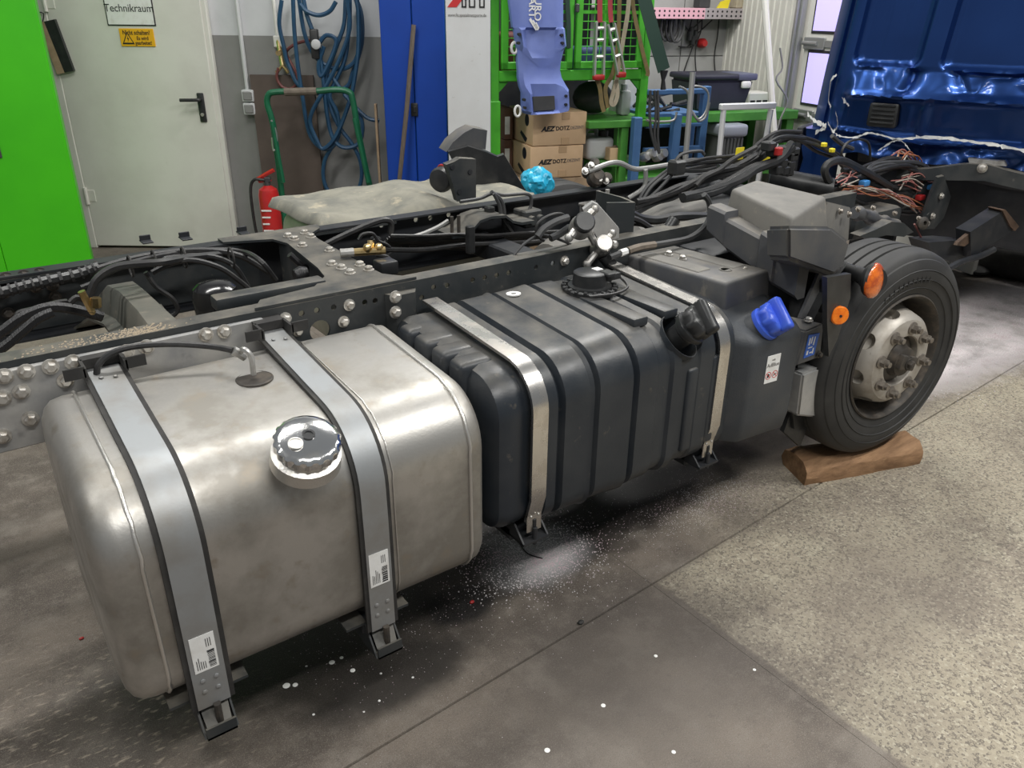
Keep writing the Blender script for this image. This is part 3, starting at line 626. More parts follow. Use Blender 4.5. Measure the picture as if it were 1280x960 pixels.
# ================================================================ black plastic fuel tank
BY0, BY1, BZ0, BZ1 = 1.60, 2.21, .33, .875
BR = (.09, .07, .06, .135)
def bsec(x, i, bump=0): return [(x, y, z) for y, z in rr(BY0+i, BY1-.0-max(0,i*.4), BZ0+i, BZ1-i+bump, [max(.03, r-i*.6) for r in BR], 9, .07)]
bt = thing('plastic_fuel_tank', 'ribbed black plastic fuel tank between the aluminium tank and the urea tank', 'fuel tank', (1.7, 1.9, BZ0))
prof = [(1.128,.16),(1.13,.09),(1.136,.045),(1.15,.022),(1.175,.012),(1.236,.012),(1.24,.014),(1.305,.014),(1.310,.0),(1.345,-.002),(1.352,.014),(1.364,.016),(1.374,-.003),(1.468,-.005),(1.480,-.012),(1.488,.010),(1.500,.010),(1.510,-.004),(1.575,-.006),(1.640,-.012),(1.650,.010),(1.664,.010),(1.674,-.006),(1.76,-.004),(1.77,.004),(1.82,.004),(1.83,-.006),(1.862,-.008),(1.870,.004),(1.95,.002),(1.96,-.004),(2.03,-.004),(2.036,.012),(2.10,.012),(2.105,.004),(2.14,.004),(2.165,.02),(2.185,.05),(2.19,.10),(2.192,.17)]
body = obj('tank_body', M().loft([bsec(x, i) for x, i in prof]), BLKPLAST, bt, ang=42)
# pressed dents along the rear end edge: raised pads between them
for k, (ya, yb) in enumerate(((2.14,2.06),(2.045,1.955),(1.94,1.855),(1.84,1.76))):
    m = M().rbox((1.112, yb, .60), (1.235, ya, .872+.03*(ya-1.76)), .022, 3); obj('end_rib', m, BLKPLAST, bt)
def bstrap(xc, w, ylow, label):
    s = rr(BY0-.010, BY1, BZ0, BZ1+.008, BR, 9, .07)
    P = [(2.20,.918)] + s[20:30] + [(BY0-.010, z) for z in (.66,.58,.50,.46)] + [(BY0+.006,.40),(BY0+.016,.365)]
    se = []
    for i, (y, z) in enumerate(P):
        a = P[max(i-1,0)]; b = P[min(i+1,len(P)-1)]; t = V3((0, b[0]-a[0], b[1]-a[1])).normalized(); nn = V3((0, t.z, -t.y))
        if nn.y > 0 and abs(t.z) > abs(t.y): nn = -nn
        if nn.z < 0 and abs(t.y) >= abs(t.z): nn = -nn
        q = V3((0, y, z)); se.append([(xc-w/2, *(q+nn*-.006)[1:]), (xc+w/2, *(q+nn*-.006)[1:]), (xc+w/2, *(q+nn*.004)[1:]), (xc-w/2, *(q+nn*.004)[1:])])
    st = obj('steel_strap', M().loft(se), STAINLESS, bt, ang=50, label=label)
    e = obj('strap_end', M().rbox((xc-w*.5,BY0+.004,.33),(xc+w*.5,BY0+.010,.40),.002,1), STAINLESS, st)
    obj('slot', M().rbox((xc-.007,BY0+.001,.345),(xc+.007,BY0+.005,.375),.002,1), PRINT, st)
    for dx, dz in ((-.014,.388),(.014,.388),(0,.398)): obj('rivet', M().lathe([(.005,0),(.002,.003)], (xc+dx,BY0+.003,dz), (0,-1,0), 8), BOLT, st)
    obj('strap_foot', M().prism([(xc-.05,BY0-.01,.30),(xc-.05,BY0+.12,.30),(xc-.05,BY0+.12,.38),(xc-.05,BY0+.05,.36)], (.006,0,0)).prism([(xc+.044,BY0-.01,.30),(xc+.044,BY0+.12,.30),(xc+.044,BY0+.12,.38),(xc+.044,BY0+.05,.36)], (.006,0,0)).box((xc-.05,BY0-.01,.296),(xc+.05,BY0+.12,.304)).cyl((xc,BY0,.285),(xc,BY0,.345),.008,8), FRAMEDK, bt)
    obj('support_arm', M().rbox((xc-.05,1.66,.275),(xc+.05,2.238,.325),.006,1).rbox((xc-.05,2.215,.275),(xc+.05,2.238,.76),.004,1), FRAMEDK, bt)
bstrap(1.272, .056, 0, 'worn stainless strap'); bstrap(2.068, .052, 0, 'bright stainless strap')
# sender unit
c2 = V3((1.823,2.020,0.905))
sd = obj('sender_unit', M().lathe([(.098,-.012),(.098,.006),(.088,.010),(.088,.002),(.080,.004),(.078,.014),(.062,.016),(.060,.058),(.054,.062),(.002,.062)], c2, (0,0,1), 36), BLKCLEAN, bt)
for k in range(18):
    a = 2*pi*k/18; obj('lock_ring_tooth', M().rbox((-.010,-.006,0),(.010,.006,.012),.002,1, Matrix.Translation(c2+V3((.092*cos(a),.092*sin(a),.002))) @ Matrix.Rotation(a,4,'Z')), BLKCLEAN, sd)
obj('plug', M().rbox((c2.x+.03,c2.y-.055,c2.z+.03),(c2.x+.10,c2.y-.015,c2.z+.055),.006,2).rbox((c2.x+.02,c2.y-.07,c2.z+.05),(c2.x+.06,c2.y-.02,c2.z+.066),.004,1), BLKCLEAN, sd)
obj('plug_tag', M().box((c2.x+.022,c2.y-.01,c2.z+.062),(c2.x+.052,c2.y+.02,c2.z+.064)), WHITE, sd)
obj('sender_wire', M().tube(smooth([(c2.x+.095,c2.y-.03,c2.z+.045),(c2.x+.12,c2.y-.02,c2.z+.03),(c2.x+.10,c2.y-.09,c2.z+.012),(c2.x+.02,c2.y-.115,c2.z+.008),(c2.x-.08,c2.y-.09,c2.z+.008)],5), .005, 6), HOSE, sd)
# washer-like tag, raised pads, filler recess and neck
c3 = V3((1.556,2.113,0.906)); obj('steel_washer', M().lathe([(.026,0),(.026,.004),(.010,.004),(.010,0)], c3, (0,.05,1), 22), WHITE, bt)
for lo, hi in (((1.735,1.70),(1.80,1.98)),((1.875,1.70),(1.94,1.98))):
    obj('raised_pad', M().rbox((lo[0],lo[1],.87),(hi[0],hi[1],.902),.007,2), BLKPLAST, bt)
nk = V3((1.904,1.635,0.841)); ax = V3((.30,-.62,.72)).normalized()
cut = M().lathe([(.075,-.14),(.085,.02),(.10,.16)], nk, ax, 24)
carve(body, cut)
obj('filler_recess', M().lathe([(.079,-.10),(.083,-.02),(.080,-.02),(.075,-.095),(.002,-.096)], nk, ax, 24), BLKPLAST, bt)
obj('filler_neck', M().lathe([(.040,-.10),(.042,.0),(.047,.004),(.047,.012)], nk, ax, 24), BLKCLEAN, bt)
def wing_cap(c, ax, r, mt, par, name, lab):
    mx = seat('', c, V3(c)+V3(ax)); m = M()
    n = 40; 
    def rg(rad, h, w=0): return [mx @ V3(((rad+w*(1 if k % 5 < 2 else 0))*cos(2*pi*k/n), (rad+w*(1 if k % 5 < 2 else 0))*sin(2*pi*k/n), h)) for k in range(n)]
    m.loft([rg(r*.98,0), rg(r,.006), rg(r,.016), rg(r*.86,.020), rg(r*.86,.026), rg(r*.92,.030,.004), rg(r*.92,.058,.004), rg(r*.84,.066), rg(r*.3,.069), rg(.001,.069)])
    o = obj(name, m, mt, par, ang=45, label=lab)
    obj('grip_bar', M().rbox((-r*1.02,-r*.30,.052),(r*1.02,r*.30,.100),.012,3, mx @ Matrix.Rotation(.6,4,'Z')), mt, o)
    return o
wing_cap(nk+ax*.018, ax, .060, BLKCLEAN, bt, 'filler_cap', 'black winged filler cap leaning out of a recess')
# vertical mouldings on the front face
for x, z1 in ((1.905,.72),(2.02,.74)): obj('front_rib', M().rbox((x,1.592,.40),(x+.05,1.64,z1),.012,3), BLKPLAST, bt)
# ================================================================ cover box on top, urea tank, valve box
cb = thing('equipment_cover', 'long grey box-shaped plastic cover behind the blue cap', 'cover', (2.3,1.95,.80))
t4 = [(2.198,1.720,0.935), (2.463,1.736,0.935), (2.448,2.204,0.925), (2.185,2.209,0.925)]
b = bmesh.new(); zb = .80
vs_ = [b.verts.new((p[0]+dx, p[1]+dy, zb)) for p, dx, dy in zip(t4, (-.008,.01,.01,-.008), (-.012,-.012,.008,.008))] + [b.verts.new(p) for p in t4]
for f in ((0,3,2,1),(4,5,6,7),(0,1,5,4),(1,2,6,5),(2,3,7,6),(3,0,4,7)): b.faces.new([vs_[i] for i in f])
bmesh.ops.bevel(b, geom=b.edges[:], offset=.014, segments=3, affect='EDGES', profile=.5)
obj('cover_shell', M().bm(b), GREYPL, cb, ang=50)
V = [V3(p) for p in t4]
def onT(a, c): return (V[0]*(1-a)+V[1]*a)*(1-c) + (V[3]*(1-a)+V[2]*a)*c
for a0, a1, c0_, c1_ in ((.08,.36,.30,.93),(.62,.90,.20,.90)):
    q = [onT(a0,c0_), onT(a1,c0_), onT(a1,c1_), onT(a0,c1_)]; b = bmesh.new()
    lo = [b.verts.new((p.x,p.y,p.z-.004)) for p in q]; hi = [b.verts.new((p.x,p.y,p.z+.004)) for p in q]
    for f in ((0,1,2,3),): b.faces.new([lo[i] for i in f]); b.faces.new([hi[i] for i in f])
    for i in range(4): j = (i+1) % 4; b.faces.new((lo[i],lo[j],hi[j],hi[i]))
    bmesh.ops.bevel(b, geom=b.edges[:], offset=.003, segments=1, affect='EDGES')
    obj('raised_panel', M().bm(b), DUSTPL, cb)
for a, c in ((.45,.78),(.42,.62)):
    p = onT(a, c); obj('drain_bolt', M().bolt(p, (0,0,1), .013, .016), CASTALU, cb)
p = onT(.5,.22); obj('cover_emblem', M().lathe([(.024,0),(.024,.003),(.019,.003),(.019,0)], p, (0,0,1), 20), DUSTPL, cb)
p = onT(.76,.14); obj('screw', M().bolt(p, (0,0,1), .007, .006), BOLT, cb)
ut = thing('urea_tank', 'dark grey tank with a bright blue cap and white warning label', 'tank', (2.26,1.8,.36))
def plan(d, z): return [(2.085,1.68+d*.6,z),(2.185,1.556+d,z),(2.425,1.535+d,z),(2.45,1.56+d,z),(2.45,2.06,z),(2.085,2.06,z)]
b = bmesh.new(); lv = [plan(.015,.36), plan(0,.44), plan(0,.755), plan(.03,.785), plan(.22,.862)]
rows_ = [[b.verts.new(p) for p in L_] for L_ in lv]
for i in range(len(rows_)-1):
    for j in range(6): b.faces.new((rows_[i][j], rows_[i][(j+1) % 6], rows_[i+1][(j+1) % 6], rows_[i+1][j]))
b.faces.new(rows_[0][::-1]); b.faces.new(rows_[-1])
bmesh.ops.bevel(b, geom=[e for e in b.edges], offset=.013, segments=2, affect='EDGES', profile=.5)
obj('tank_body', M().bm(b), TANKGREY, ut, ang=24)
uc = V3((2.274,1.600,0.797)); uax = V3((.30,-.66,.70)).normalized()
obj('filler_neck', M().lathe([(.058,-.045),(.054,.0),(.050,.01)], uc, uax, 28), TANKGREY, ut)
wing_cap(uc, uax, .062, BLUECAP, ut, 'filler_cap', 'bright blue winged screw cap')
L4 = [(2.242,1.543,0.714),(2.350,1.543,0.697),(2.354,1.543,0.588),(2.250,1.543,0.584)]
La, Lb, Lc, Ld = V3((2.229,1.545,0.704)), V3((2.346,1.538,0.703)), V3((2.354,1.540,0.589)), V3((2.247,1.548,0.583))
xd = V3((.240,-.021,0)).normalized(); zc = (La+Lb+Lc+Ld)/4; yfn = lambda x: 1.556-.0875*(x-2.185)
w_ = .066; h_ = .108; cxl = zc.x; cl = V3((cxl, yfn(cxl)-.001, zc.z)); nd = V3((xd.y, -xd.x, 0))
def lpt(a, c, d): return cl + xd*a + V3((0,0,c)) + nd*d
lbl = obj('warning_label', M().hexa([lpt(-w_/2,-h_/2,-.0005), lpt(w_/2,-h_/2,-.0005), lpt(w_/2,-h_/2,.001), lpt(-w_/2,-h_/2,.001), lpt(-w_/2,h_/2,-.0005), lpt(w_/2,h_/2,-.0005), lpt(w_/2,h_/2,.001), lpt(-w_/2,h_/2,.001)]), WHITE, ut, flat=True, label='white label with red prohibition circles')
text('label_text', 'AdBlue', .021, lpt(0,.016,.001), xd, (0,0,1), GREYPRINT, lbl, .0006)
text('label_text', 'only', .010, lpt(0,.036,.001), xd, (0,0,1), GREYPRINT, lbl, .0006)
for dx in (-.0165,.0165):
    m = M(); m.loft([[lpt(dx+r*cos(2*pi*k/24), -.024+r*sin(2*pi*k/24), d) for k in range(24)] for r, d in ((.0145,.001),(.0145,.0018),(.0125,.0018),(.0125,.001))], True, False)
    m.prism([lpt(dx-.010,-.016,.0012), lpt(dx-.0085,-.0145,.0012), lpt(dx+.010,-.032,.0012), lpt(dx+.0085,-.0335,.0012)], nd*.0006)
    obj('prohibition_ring', m, REDPRINT, lbl, flat=True)
    m = M()
    if dx < 0: m.prism([lpt(dx+a,-.024+c,.0011) for a, c in ((-.006,-.008),(.002,-.008),(.002,.007),(-.006,.007))], nd*.0004).prism([lpt(dx+a,-.024+c,.0011) for a, c in ((.003,-.006),(.006,-.006),(.006,.004),(.003,.006))], nd*.0004)
    else: m.prism([lpt(dx+a,-.024+c,.0011) for a, c in ((-.009,-.003),(.006,.004),(.009,.002),(-.007,-.006))], nd*.0004)
    obj('prohibition_symbol', m, PRINT, lbl, flat=True)
vb = thing('valve_box', 'small grey box with blue label between urea tank and front wheel', 'box', (2.55,1.65,.6))
q = [(2.454,1.555,0.609), (2.575,1.535,0.623), (2.558,1.535,0.765), (2.481,1.555,0.744)]
bk = lambda p, d=.10: (p[0]-.045, p[1]+d, p[2]+.002)
b = bmesh.new(); m8 = [q[0], q[1], bk(q[1]), bk(q[0]), q[3], q[2], bk(q[2],.13), bk(q[3],.13)]
vs_ = [b.verts.new(p) for p in m8]
for f in ((0,3,2,1),(4,5,6,7),(0,1,5,4),(1,2,6,5),(2,3,7,6),(3,0,4,7)): b.faces.new([vs_[i] for i in f])
bmesh.ops.bevel(b, geom=b.edges[:], offset=.006, segments=2, affect='EDGES')
obj('box_body', M().bm(b), GREYPL, vb)
ql = [V3(p) for p in ((2.482,1.549,0.637), (2.533,1.541,0.644), (2.539,1.538,0.730), (2.491,1.549,0.728))]
lb2 = obj('blue_label', M().prism([p+V3((0,-.002,0)) for p in ql], (0,.0025,0)), BLUELAB, vb, flat=True, label='blue printed label')
qq = lambda a, c: ((ql[0]*(1-a)+ql[1]*a)*(1-c)+(ql[3]*(1-a)+ql[2]*a)*c) + V3((0,-.0025,0))
m = M()
for a0,a1,c0_,c1_ in ((.15,.25,.55,.85),(.35,.45,.6,.9),(.6,.7,.5,.88),(.2,.6,.4,.44),(.15,.3,.12,.3),(.45,.8,.15,.2),(.7,.8,.1,.35)): m.prism([qq(a0,c0_),qq(a1,c0_),qq(a1,c1_),qq(a0,c1_)], (0,.001,0))
obj('label_print', m, WHITE, lb2, flat=True)
p = (2.555,1.535,0.641); obj('screw_knob', M().bolt(p, (0,-1,0), .010, .012), HUBDK, vb)
p = q[2]; obj('lid_bolt', M().bolt((p[0]-.03,p[1]+.05,p[2]), (0,0,1), .013, .012), CASTALU, vb)
bq = [(2.486,1.575,0.574),(2.668,1.575,0.575),(2.689,1.575,0.487),(2.676,1.575,0.442),(2.629,1.575,0.348),(2.504,1.575,0.392)]
b = bmesh.new(); fa = [b.verts.new((p[0],p[1]-.035,p[2])) for p in bq]; bb = [b.verts.new((p[0],p[1]+.12,p[2])) for p in bq]
b.faces.new(fa); b.faces.new(bb[::-1])
for i in range(6): j = (i+1) % 6; b.faces.new((fa[i],bb[i],bb[j],fa[j]))
bmesh.ops.bevel(b, geom=b.edges[:], offset=.008, segments=2, affect='EDGES')
obj('metal_bracket', M().bm(b), PLATE, vb, label='dirty folded metal bracket')
# ================================================================ front wheel on its log
WC = V3((3.015,1.477,.533)); wax = V3((-sin(radians(5.1)),-cos(radians(5.1)),0))
def wheel(name, C, ax, label, detail):
    w = thing(name, label, 'wheel', (C.x, C.y, C.z-.44), 'front wheels of the truck')
    tp = [(.262,.0),(.30,.012),(.345,.022),(.385,.016),(.405,.006),(.409,.004),(.412,-.002),(.425,-.010),(.435,-.022),(.440,-.040)]
    for g in (.075,.125,.175): tp += [(.443,-g+.006),(.432,-g+.003),(.432,-g-.003),(.443,-g-.006)]
    tp += [(.440,-.235),(.432,-.25),(.40,-.27),(.345,-.285),(.265,-.27),(.262,0)]
    obj('tyre', M().lathe(tp, C, ax, 96, False), TYRE, w, ang=28)
    if not detail: return w
    for r_, h_ in ((.372,.0195),(.335,.0225),(.30,.0135)):
        obj('sidewall_ring', M().lathe([(r_+.003,h_-.004),(r_,h_+.0015),(r_-.003,h_-.004)], C, ax, 80, False), TYRE, w)
    # moulded sidewall characters as raised marks along the upper wall
    mk = M(); u = V3((ax.y,-ax.x,0)); 
    for k in range(11):
        a = radians(58+k*4.6); e = -cos(a)*u*1 if False else u*cos(a)
        d = (u*cos(a)+V3((0,0,1))*sin(a)); t = (-u*sin(a)+V3((0,0,1))*cos(a)); c = C+d*.335+ax*.021
        mk.prism([c-t*.009-d*.012, c-t*.004-d*.012, c+t*.002+d*.012, c-t*.003+d*.012], ax*.003)
        if k % 2: mk.prism([c+t*.003-d*.012, c+t*.009-d*.012, c+t*.009-d*.008, c+t*.003-d*.008], ax*.003)
    obj('sidewall_marks', mk, TYRE, w, kind='stuff')
    obj('rim_barrel', M().lathe([(.266,-.004),(.270,.007),(.264,.012),(.257,.006),(.250,-.02),(.240,-.07),(.232,-.11),(.212,-.115)], C, ax, 72, False), HUBDK, w, ang=35)
    rm = obj('rim', M().lathe([(.222,-.115),(.212,-.09),(.205,-.05),(.198,-.015),(.188,.012),(.172,.028),(.15,.032),(.108,.032),(.104,.028),(.104,-.02),(.02,-.02)], C, ax, 72, False), RIM, w, ang=35, label='silver painted steel disc with oval openings')
    cut = M(); z_ = V3((0,0,1))
    for k in range(8):
        a = radians(22.5+45*k+8); d = u*cos(a)+z_*sin(a); t = -u*sin(a)+z_*cos(a); c = C+d*.200-ax*.02
        q = d*.75+ax*.66; q.normalize(); m_ = q.cross(t)
        cut.loft([[c+q*hh_+ (t*.034*cos(2*pi*j/20)+m_*.026*sin(2*pi*j/20)) for j in range(20)] for hh_ in (-.045,.06)])
    carve(rm, cut)
    obj('rim_shade_disc', M().lathe([(.24,-.13),(.05,-.13)], C, ax, 32, False), FRAMEDK, w)  # dark disc added so the rim openings look shaded
    hb = obj('hub', M().lathe([(.103,-.02),(.102,.0),(.085,.012),(.07,.014),(.062,.03),(.06,.045),(.052,.048),(.002,.048)], C, ax, 36), HUBDK, w)
    for s_ in (1,-1):
        mx = seat('', C+ax*.02, C+ax*.1); 
        obj('hub_lug', M().rbox((-.03,.03*s_-.022,0),(.03,.03*s_+.022,.055),.006,2, Matrix.Translation(C+ax*.012) @ mx.to_3x3().to_4x4() @ Matrix.Rotation(.5,4,'Z')), HUBDK, hb)
    obj('hub_bolt', M().bolt(C+ax*.066, ax, .018, .016), HUBDK, hb)
    for k in range(8):
        a = radians(10+45*k); c = C+(u*cos(a)+z_*sin(a))*.1375+ax*.031
        nt = obj('wheel_nut', M().lathe([(.027,0),(.027,.005),(.021,.008)], c, ax, 20).lathe([(.0185,.006),(.0185,.028),(.012,.030)], c, ax, 6).cyl(c+ax*.028, c+ax*.042, .0115, 12), NUT, w)
    return w
wheel('front_wheel', WC, wax, 'near front wheel with silver rim and eight nuts standing on a wooden log', True)
wheel('front_wheel', V3((3.03,3.86,.445)), V3((.06,1,0)), 'far front tyre standing behind the frame beside the blue bag', False)
# log
g0, g1, g2 = V3((2.681,1.563,0.000)), V3((3.256,1.374,0.000)), V3((2.698,1.684,0.000))
lx = (g1-g0).normalized(); ly = V3((-lx.y, lx.x, 0)); Ln = (g1-g0).length
sec = []; random.seed(3)
for i in range(15):
    t = i/14; o_ = g0+lx*Ln*t
    hgt = .092+.006*sin(t*7)+.003*random.uniform(-1,1); wd_ = .185+.012*sin(t*4+1)
    pr = [(0,.0),(-.006,.035),(.0,.066),(.012,.082),(.04,hgt),(.09,hgt+.002),(.14,hgt-.004),(wd_-.01,.07),(wd_,.03),(wd_-.02,0)]
    sec.append([o_+ly*(a+.004*random.uniform(-1,1))+lx*(.02*(a/.18) if i in (0,14) else 0)+V3((0,0,max(0,c+.004*random.uniform(-1,1)*(c>0)))) for a, c in pr])
top('wooden_log', M().loft(sec), WOOD, 'rough split brown log wedged under the near front wheel', 'log', ang=24)
# ================================================================ mudguard, marker lamp, big duct
mg = thing('mudguard', 'black plastic mudguard with round orange reflector ahead of the wheel', 'mudguard', (2.5,1.6,.3))
u = V3((-wax.y, wax.x, 0)); secs = []
for k in range(10):
    a = radians(208-9.3*k); r = .50+.03*max(0, (k-8)/6); pts = []
    for d, rr_ in ((-.14,-.03),(-.13,0),(-.11,.012),(-.36,.012),(-.36,0),(-.14,0)):
        rad = r+rr_; pts.append(WC + V3((1,0,0))*rad*cos(a)*.98 + V3((0,0,1))*rad*sin(a) + V3((0,-1,0))*d)
    secs.append(pts)
obj('guard_shell', M().loft(secs), BLKCLEAN, mg, ang=40)
fu = [(2.398,1.462,0.988),(2.542,1.462,0.976),(2.569,1.462,0.883),(2.539,1.462,0.730),(2.504,1.462,0.669),(2.451,1.462,0.811)]
obj('upper_flange', M().prism(fu, (0,.02,0)), BLKCLEAN, mg, ang=20)
fl = [(2.608,1.600,0.898),(2.716,1.600,0.910),(2.764,1.600,0.825),(2.774,1.600,0.627),(2.730,1.600,0.544),(2.732,1.600,0.373),(2.656,1.600,0.180),(2.523,1.600,0.290),(2.580,1.600,0.520),(2.678,1.600,0.666)]
obj('side_flange', M().prism(fl, (0,.02,0)), BLKCLEAN, mg, ang=20)
p = V3((2.501,1.452,0.833)); od = V3((-.5,-.86,.1)).normalized()
rf = obj('round_reflector', M().lathe([(.033,-.012),(.034,.004),(.030,.009),(.006,.011)], p, od, 28), ORANGE, mg, label='round orange reflector with a black centre screw')
obj('reflector_screw', M().cyl(p+od*.009, p+od*.014, .005, 8), PRINT, rf)
obj('stay_strut', M().prism([(2.600,1.620,0.926),(2.667,1.620,0.901),(2.592,1.620,0.744),(2.527,1.620,0.764)], (0,.012,0)), GREYPL, mg, ang=20)
ml = thing('marker_lamp', 'amber side marker lamp on a black arm in front of the tyre', 'lamp', (2.791,1.600,0.903))
a0, a1 = V3((2.809,1.660,0.904)), V3((2.748,1.500,0.906)); ld = V3((.06,-.97,.15)).normalized()
a1 = V3((2.661,1.440,0.935))
obj('lamp_arm', M().tube([a0, a0*.6+a1*.4, a0*.25+a1*.75, a1], [.024,.026,.032,.050], 18), BLKCLEAN, ml)
mx = seat('', a1, a1+ld)
m = M(); m.add(*(lambda q: (q.v, q.f))(M().ball((0,0,0), (1,1,1), 28)), mx @ Matrix.Diagonal((.066,.060,.024,1)))
obj('lamp_housing', M().lathe([(.056,-.02),(.064,-.004),(.060,.006)], a1, ld, 28), BLKCLEAN, ml)
obj('amber_lens', m, AMBER, ml, label='oval amber lens')
dt = thing('engine_side_cover', 'dusty grey moulded cover rising over the inner side of the wheel', 'cover', (2.55,1.85,.85))
# y stations from the frame outwards; each section runs round in (x,z)
st_ = []
def S(y, xl, zb, zm, zt, xr): return [(xl,y,zb),(xl-.012,y,zb+.06),(xl-.004,y,zm),(xl+.028,y,zm+.006),(xl+.04,y,zt-.012),(xl+.055,y,zt),(xr-.02,y,zt),(xr,y,zt-.02),(xr+.01,y,zb+.05),(xr-.02,y,zb)]
def bevhex(low, up, off, seg=3):
    b = bmesh.new(); v8 = [b.verts.new(q) for q in list(low)+list(up)]
    for f in ((0,3,2,1),(4,5,6,7),(0,1,5,4),(1,2,6,5),(2,3,7,6),(3,0,4,7)): b.faces.new([v8[i] for i in f])
    bmesh.ops.bevel(b, geom=b.edges[:], offset=off, segments=seg, affect='EDGES', profile=.5)
    return M().bm(b)
tA, tB, tC, tD = V3((2.574,2.051,1.170)), V3((2.806,2.115,1.170)), V3((2.850,1.805,1.150)), V3((2.508,1.704,1.130))
lo_ = [tA+V3((-.03,.01,-.20)), tB+V3((.05,.02,-.20)), tC+V3((.06,-.02,-.22)), tD+V3((-.03,-.02,-.22))]
obj('upper_shell', bevhex(lo_, (tA,tB,tC,tD), .016), DUSTPL, dt, ang=50)
sE, sF = V3((3.205,1.905,1.050)), V3((2.823,1.852,1.020))
obj('sloping_front', bevhex([tD+V3((-.01,0,-.24)), tC+V3((.02,0,-.24)), sE+V3((.02,-.01,-.16)), sF+V3((-.02,-.01,-.16))], [tD+V3((.012,.012,-.012)), tC+V3((0,.012,-.012)), sE, sF], .012), DUSTPL, dt, ang=50)
lw = M()
def S2(y, xl, zb, zt, xr): return [(xl,y,zt),(xl-.01,y,zt-.01),(xl-.006,y,zb+.02),(xl+.015,y,zb),(xr,y,zb),(xr,y,zt)]
lw.loft([S2(2.06,2.47,1.0,1.115,2.53), S2(1.97,2.462,.965,1.105,2.53), S2(1.965,2.468,.955,1.08,2.53), S2(1.80,2.468,.90,1.045,2.53), S2(1.79,2.458,.895,1.07,2.53), S2(1.72,2.458,.875,1.05,2.53), S2(1.715,2.468,.87,1.03,2.53), S2(1.62,2.475,.845,1.0,2.53)])
obj('lower_skirt', lw, GREYPL, dt, ang=32)
cup = [(2.258,1.550,1.167),(2.513,1.550,1.129),(2.653,1.550,1.054),(2.639,1.550,0.961),(2.582,1.550,0.938),(2.289,1.550,1.046)]
c_in = [(p[0]+.10,p[1]+.16,p[2]-.05) for p in cup]
b = bmesh.new(); fa = [b.verts.new(p) for p in cup]; bb = [b.verts.new(p) for p in c_in]
b.faces.new(fa); b.faces.new(bb[::-1])
for i in range(6): j = (i+1) % 6; b.faces.new((fa[i],bb[i],bb[j],fa[j]))
bmesh.ops.bevel(b, geom=b.edges[:], offset=.014, segments=3, affect='EDGES')
obj('end_cup', M().bm(b), GREYPL, dt, ang=50)
for p in [(3.032,1.850,1.058),(3.102,1.850,1.036)]: obj('cover_bolt', M().bolt(p, (.3,-.9,.2), .010, .012), NUT, dt)
# oil-filter like air dryer between the rails
ad = V3((0.684,2.583,0.985))
dr = thing('air_dryer', 'glossy black domed canister standing between the frame rails', 'canister', (ad.x, ad.y, .70))
GLOSS = mat('glossy_black', (.012,.012,.013), .16, 0)
obj('canister', M().lathe([(.070,.70-.985),(.072,-.10),(.074,-.05),(.068,-.02),(.05,-.005),(.02,0),(.001,0)], ad, (0,0,1), 36), GLOSS, dr)
obj('base_flange', M().lathe([(.085,-.29),(.085,-.26),(.07,-.258)], ad, (0,0,1), 30), CASTALU, dr)
# ================================================================ relay valves on their plate
vp = thing('valve_plate', 'grey metal plate with two cast valves and brass unions behind the sender', 'valve', (2.053,2.220,1.000))
pp = [(1.986,2.260,1.118),(2.033,2.260,1.140),(2.062,2.260,1.127),(2.181,2.260,1.018),(2.183,2.260,0.946),(2.150,2.260,0.932),(2.073,2.260,0.989)]
obj('mount_plate', M().prism(pp, (.02,.03,0)), PLATE, vp, ang=20)
def valve(c, ax, r, cap_m, nm):
    c = V3(c); ax = V3(ax).normalized()
    o = obj(nm, M().lathe([(r*.7,-.05),(r*1.0,-.035),(r*1.05,.0),(r*.95,.012),(r*.9,.03)], c, ax, 24), CASTALU, vp)
    obj('valve_cap', M().lathe([(r*.9,.028),(r*.92,.034),(r*.92,.050),(r*.8,.056),(r*.2,.056)], c, ax, 24), cap_m, o)
    return o
v1 = V3((1.930,2.200,1.075)); v2 = V3((2.032,2.200,0.980)); vax = V3((-.35,-.75,.55))
valve(v1, vax, .042, BLKCLEAN, 'relay_valve'); valve(v2, vax, .036, CASTALU, 'relay_valve')
m = M().tube([v1+V3((-.05,0,-.03)), v1+V3((-.02,0,.0)), v1+V3((.05,0,.05))], .016, 10).tube([v1+V3((.03,0,-.02)), v2+V3((-.03,0,.02))], .014, 10).tube([v2+V3((-.06,0,-.05)), v2, v2+V3((.05,.0,.04))], .014, 10)
for q in (v1+V3((-.06,0,-.035)), v1+V3((.06,0,.055)), v2+V3((-.065,0,-.055)), v2+V3((.055,0,.045)), v2+V3((.07,0,.0)), v1+V3((.045,.0,-.03))): m.ball(q, .017, 8)
obj('unions', m, CASTALU, vp, label='dull brass and aluminium hose unions')
obj('test_plug', M().tube([v2+V3((.01,-.01,-.03)), v2+V3((.05,-.03,-.09))], [.028,.024], 12), BLKCLEAN, vp)
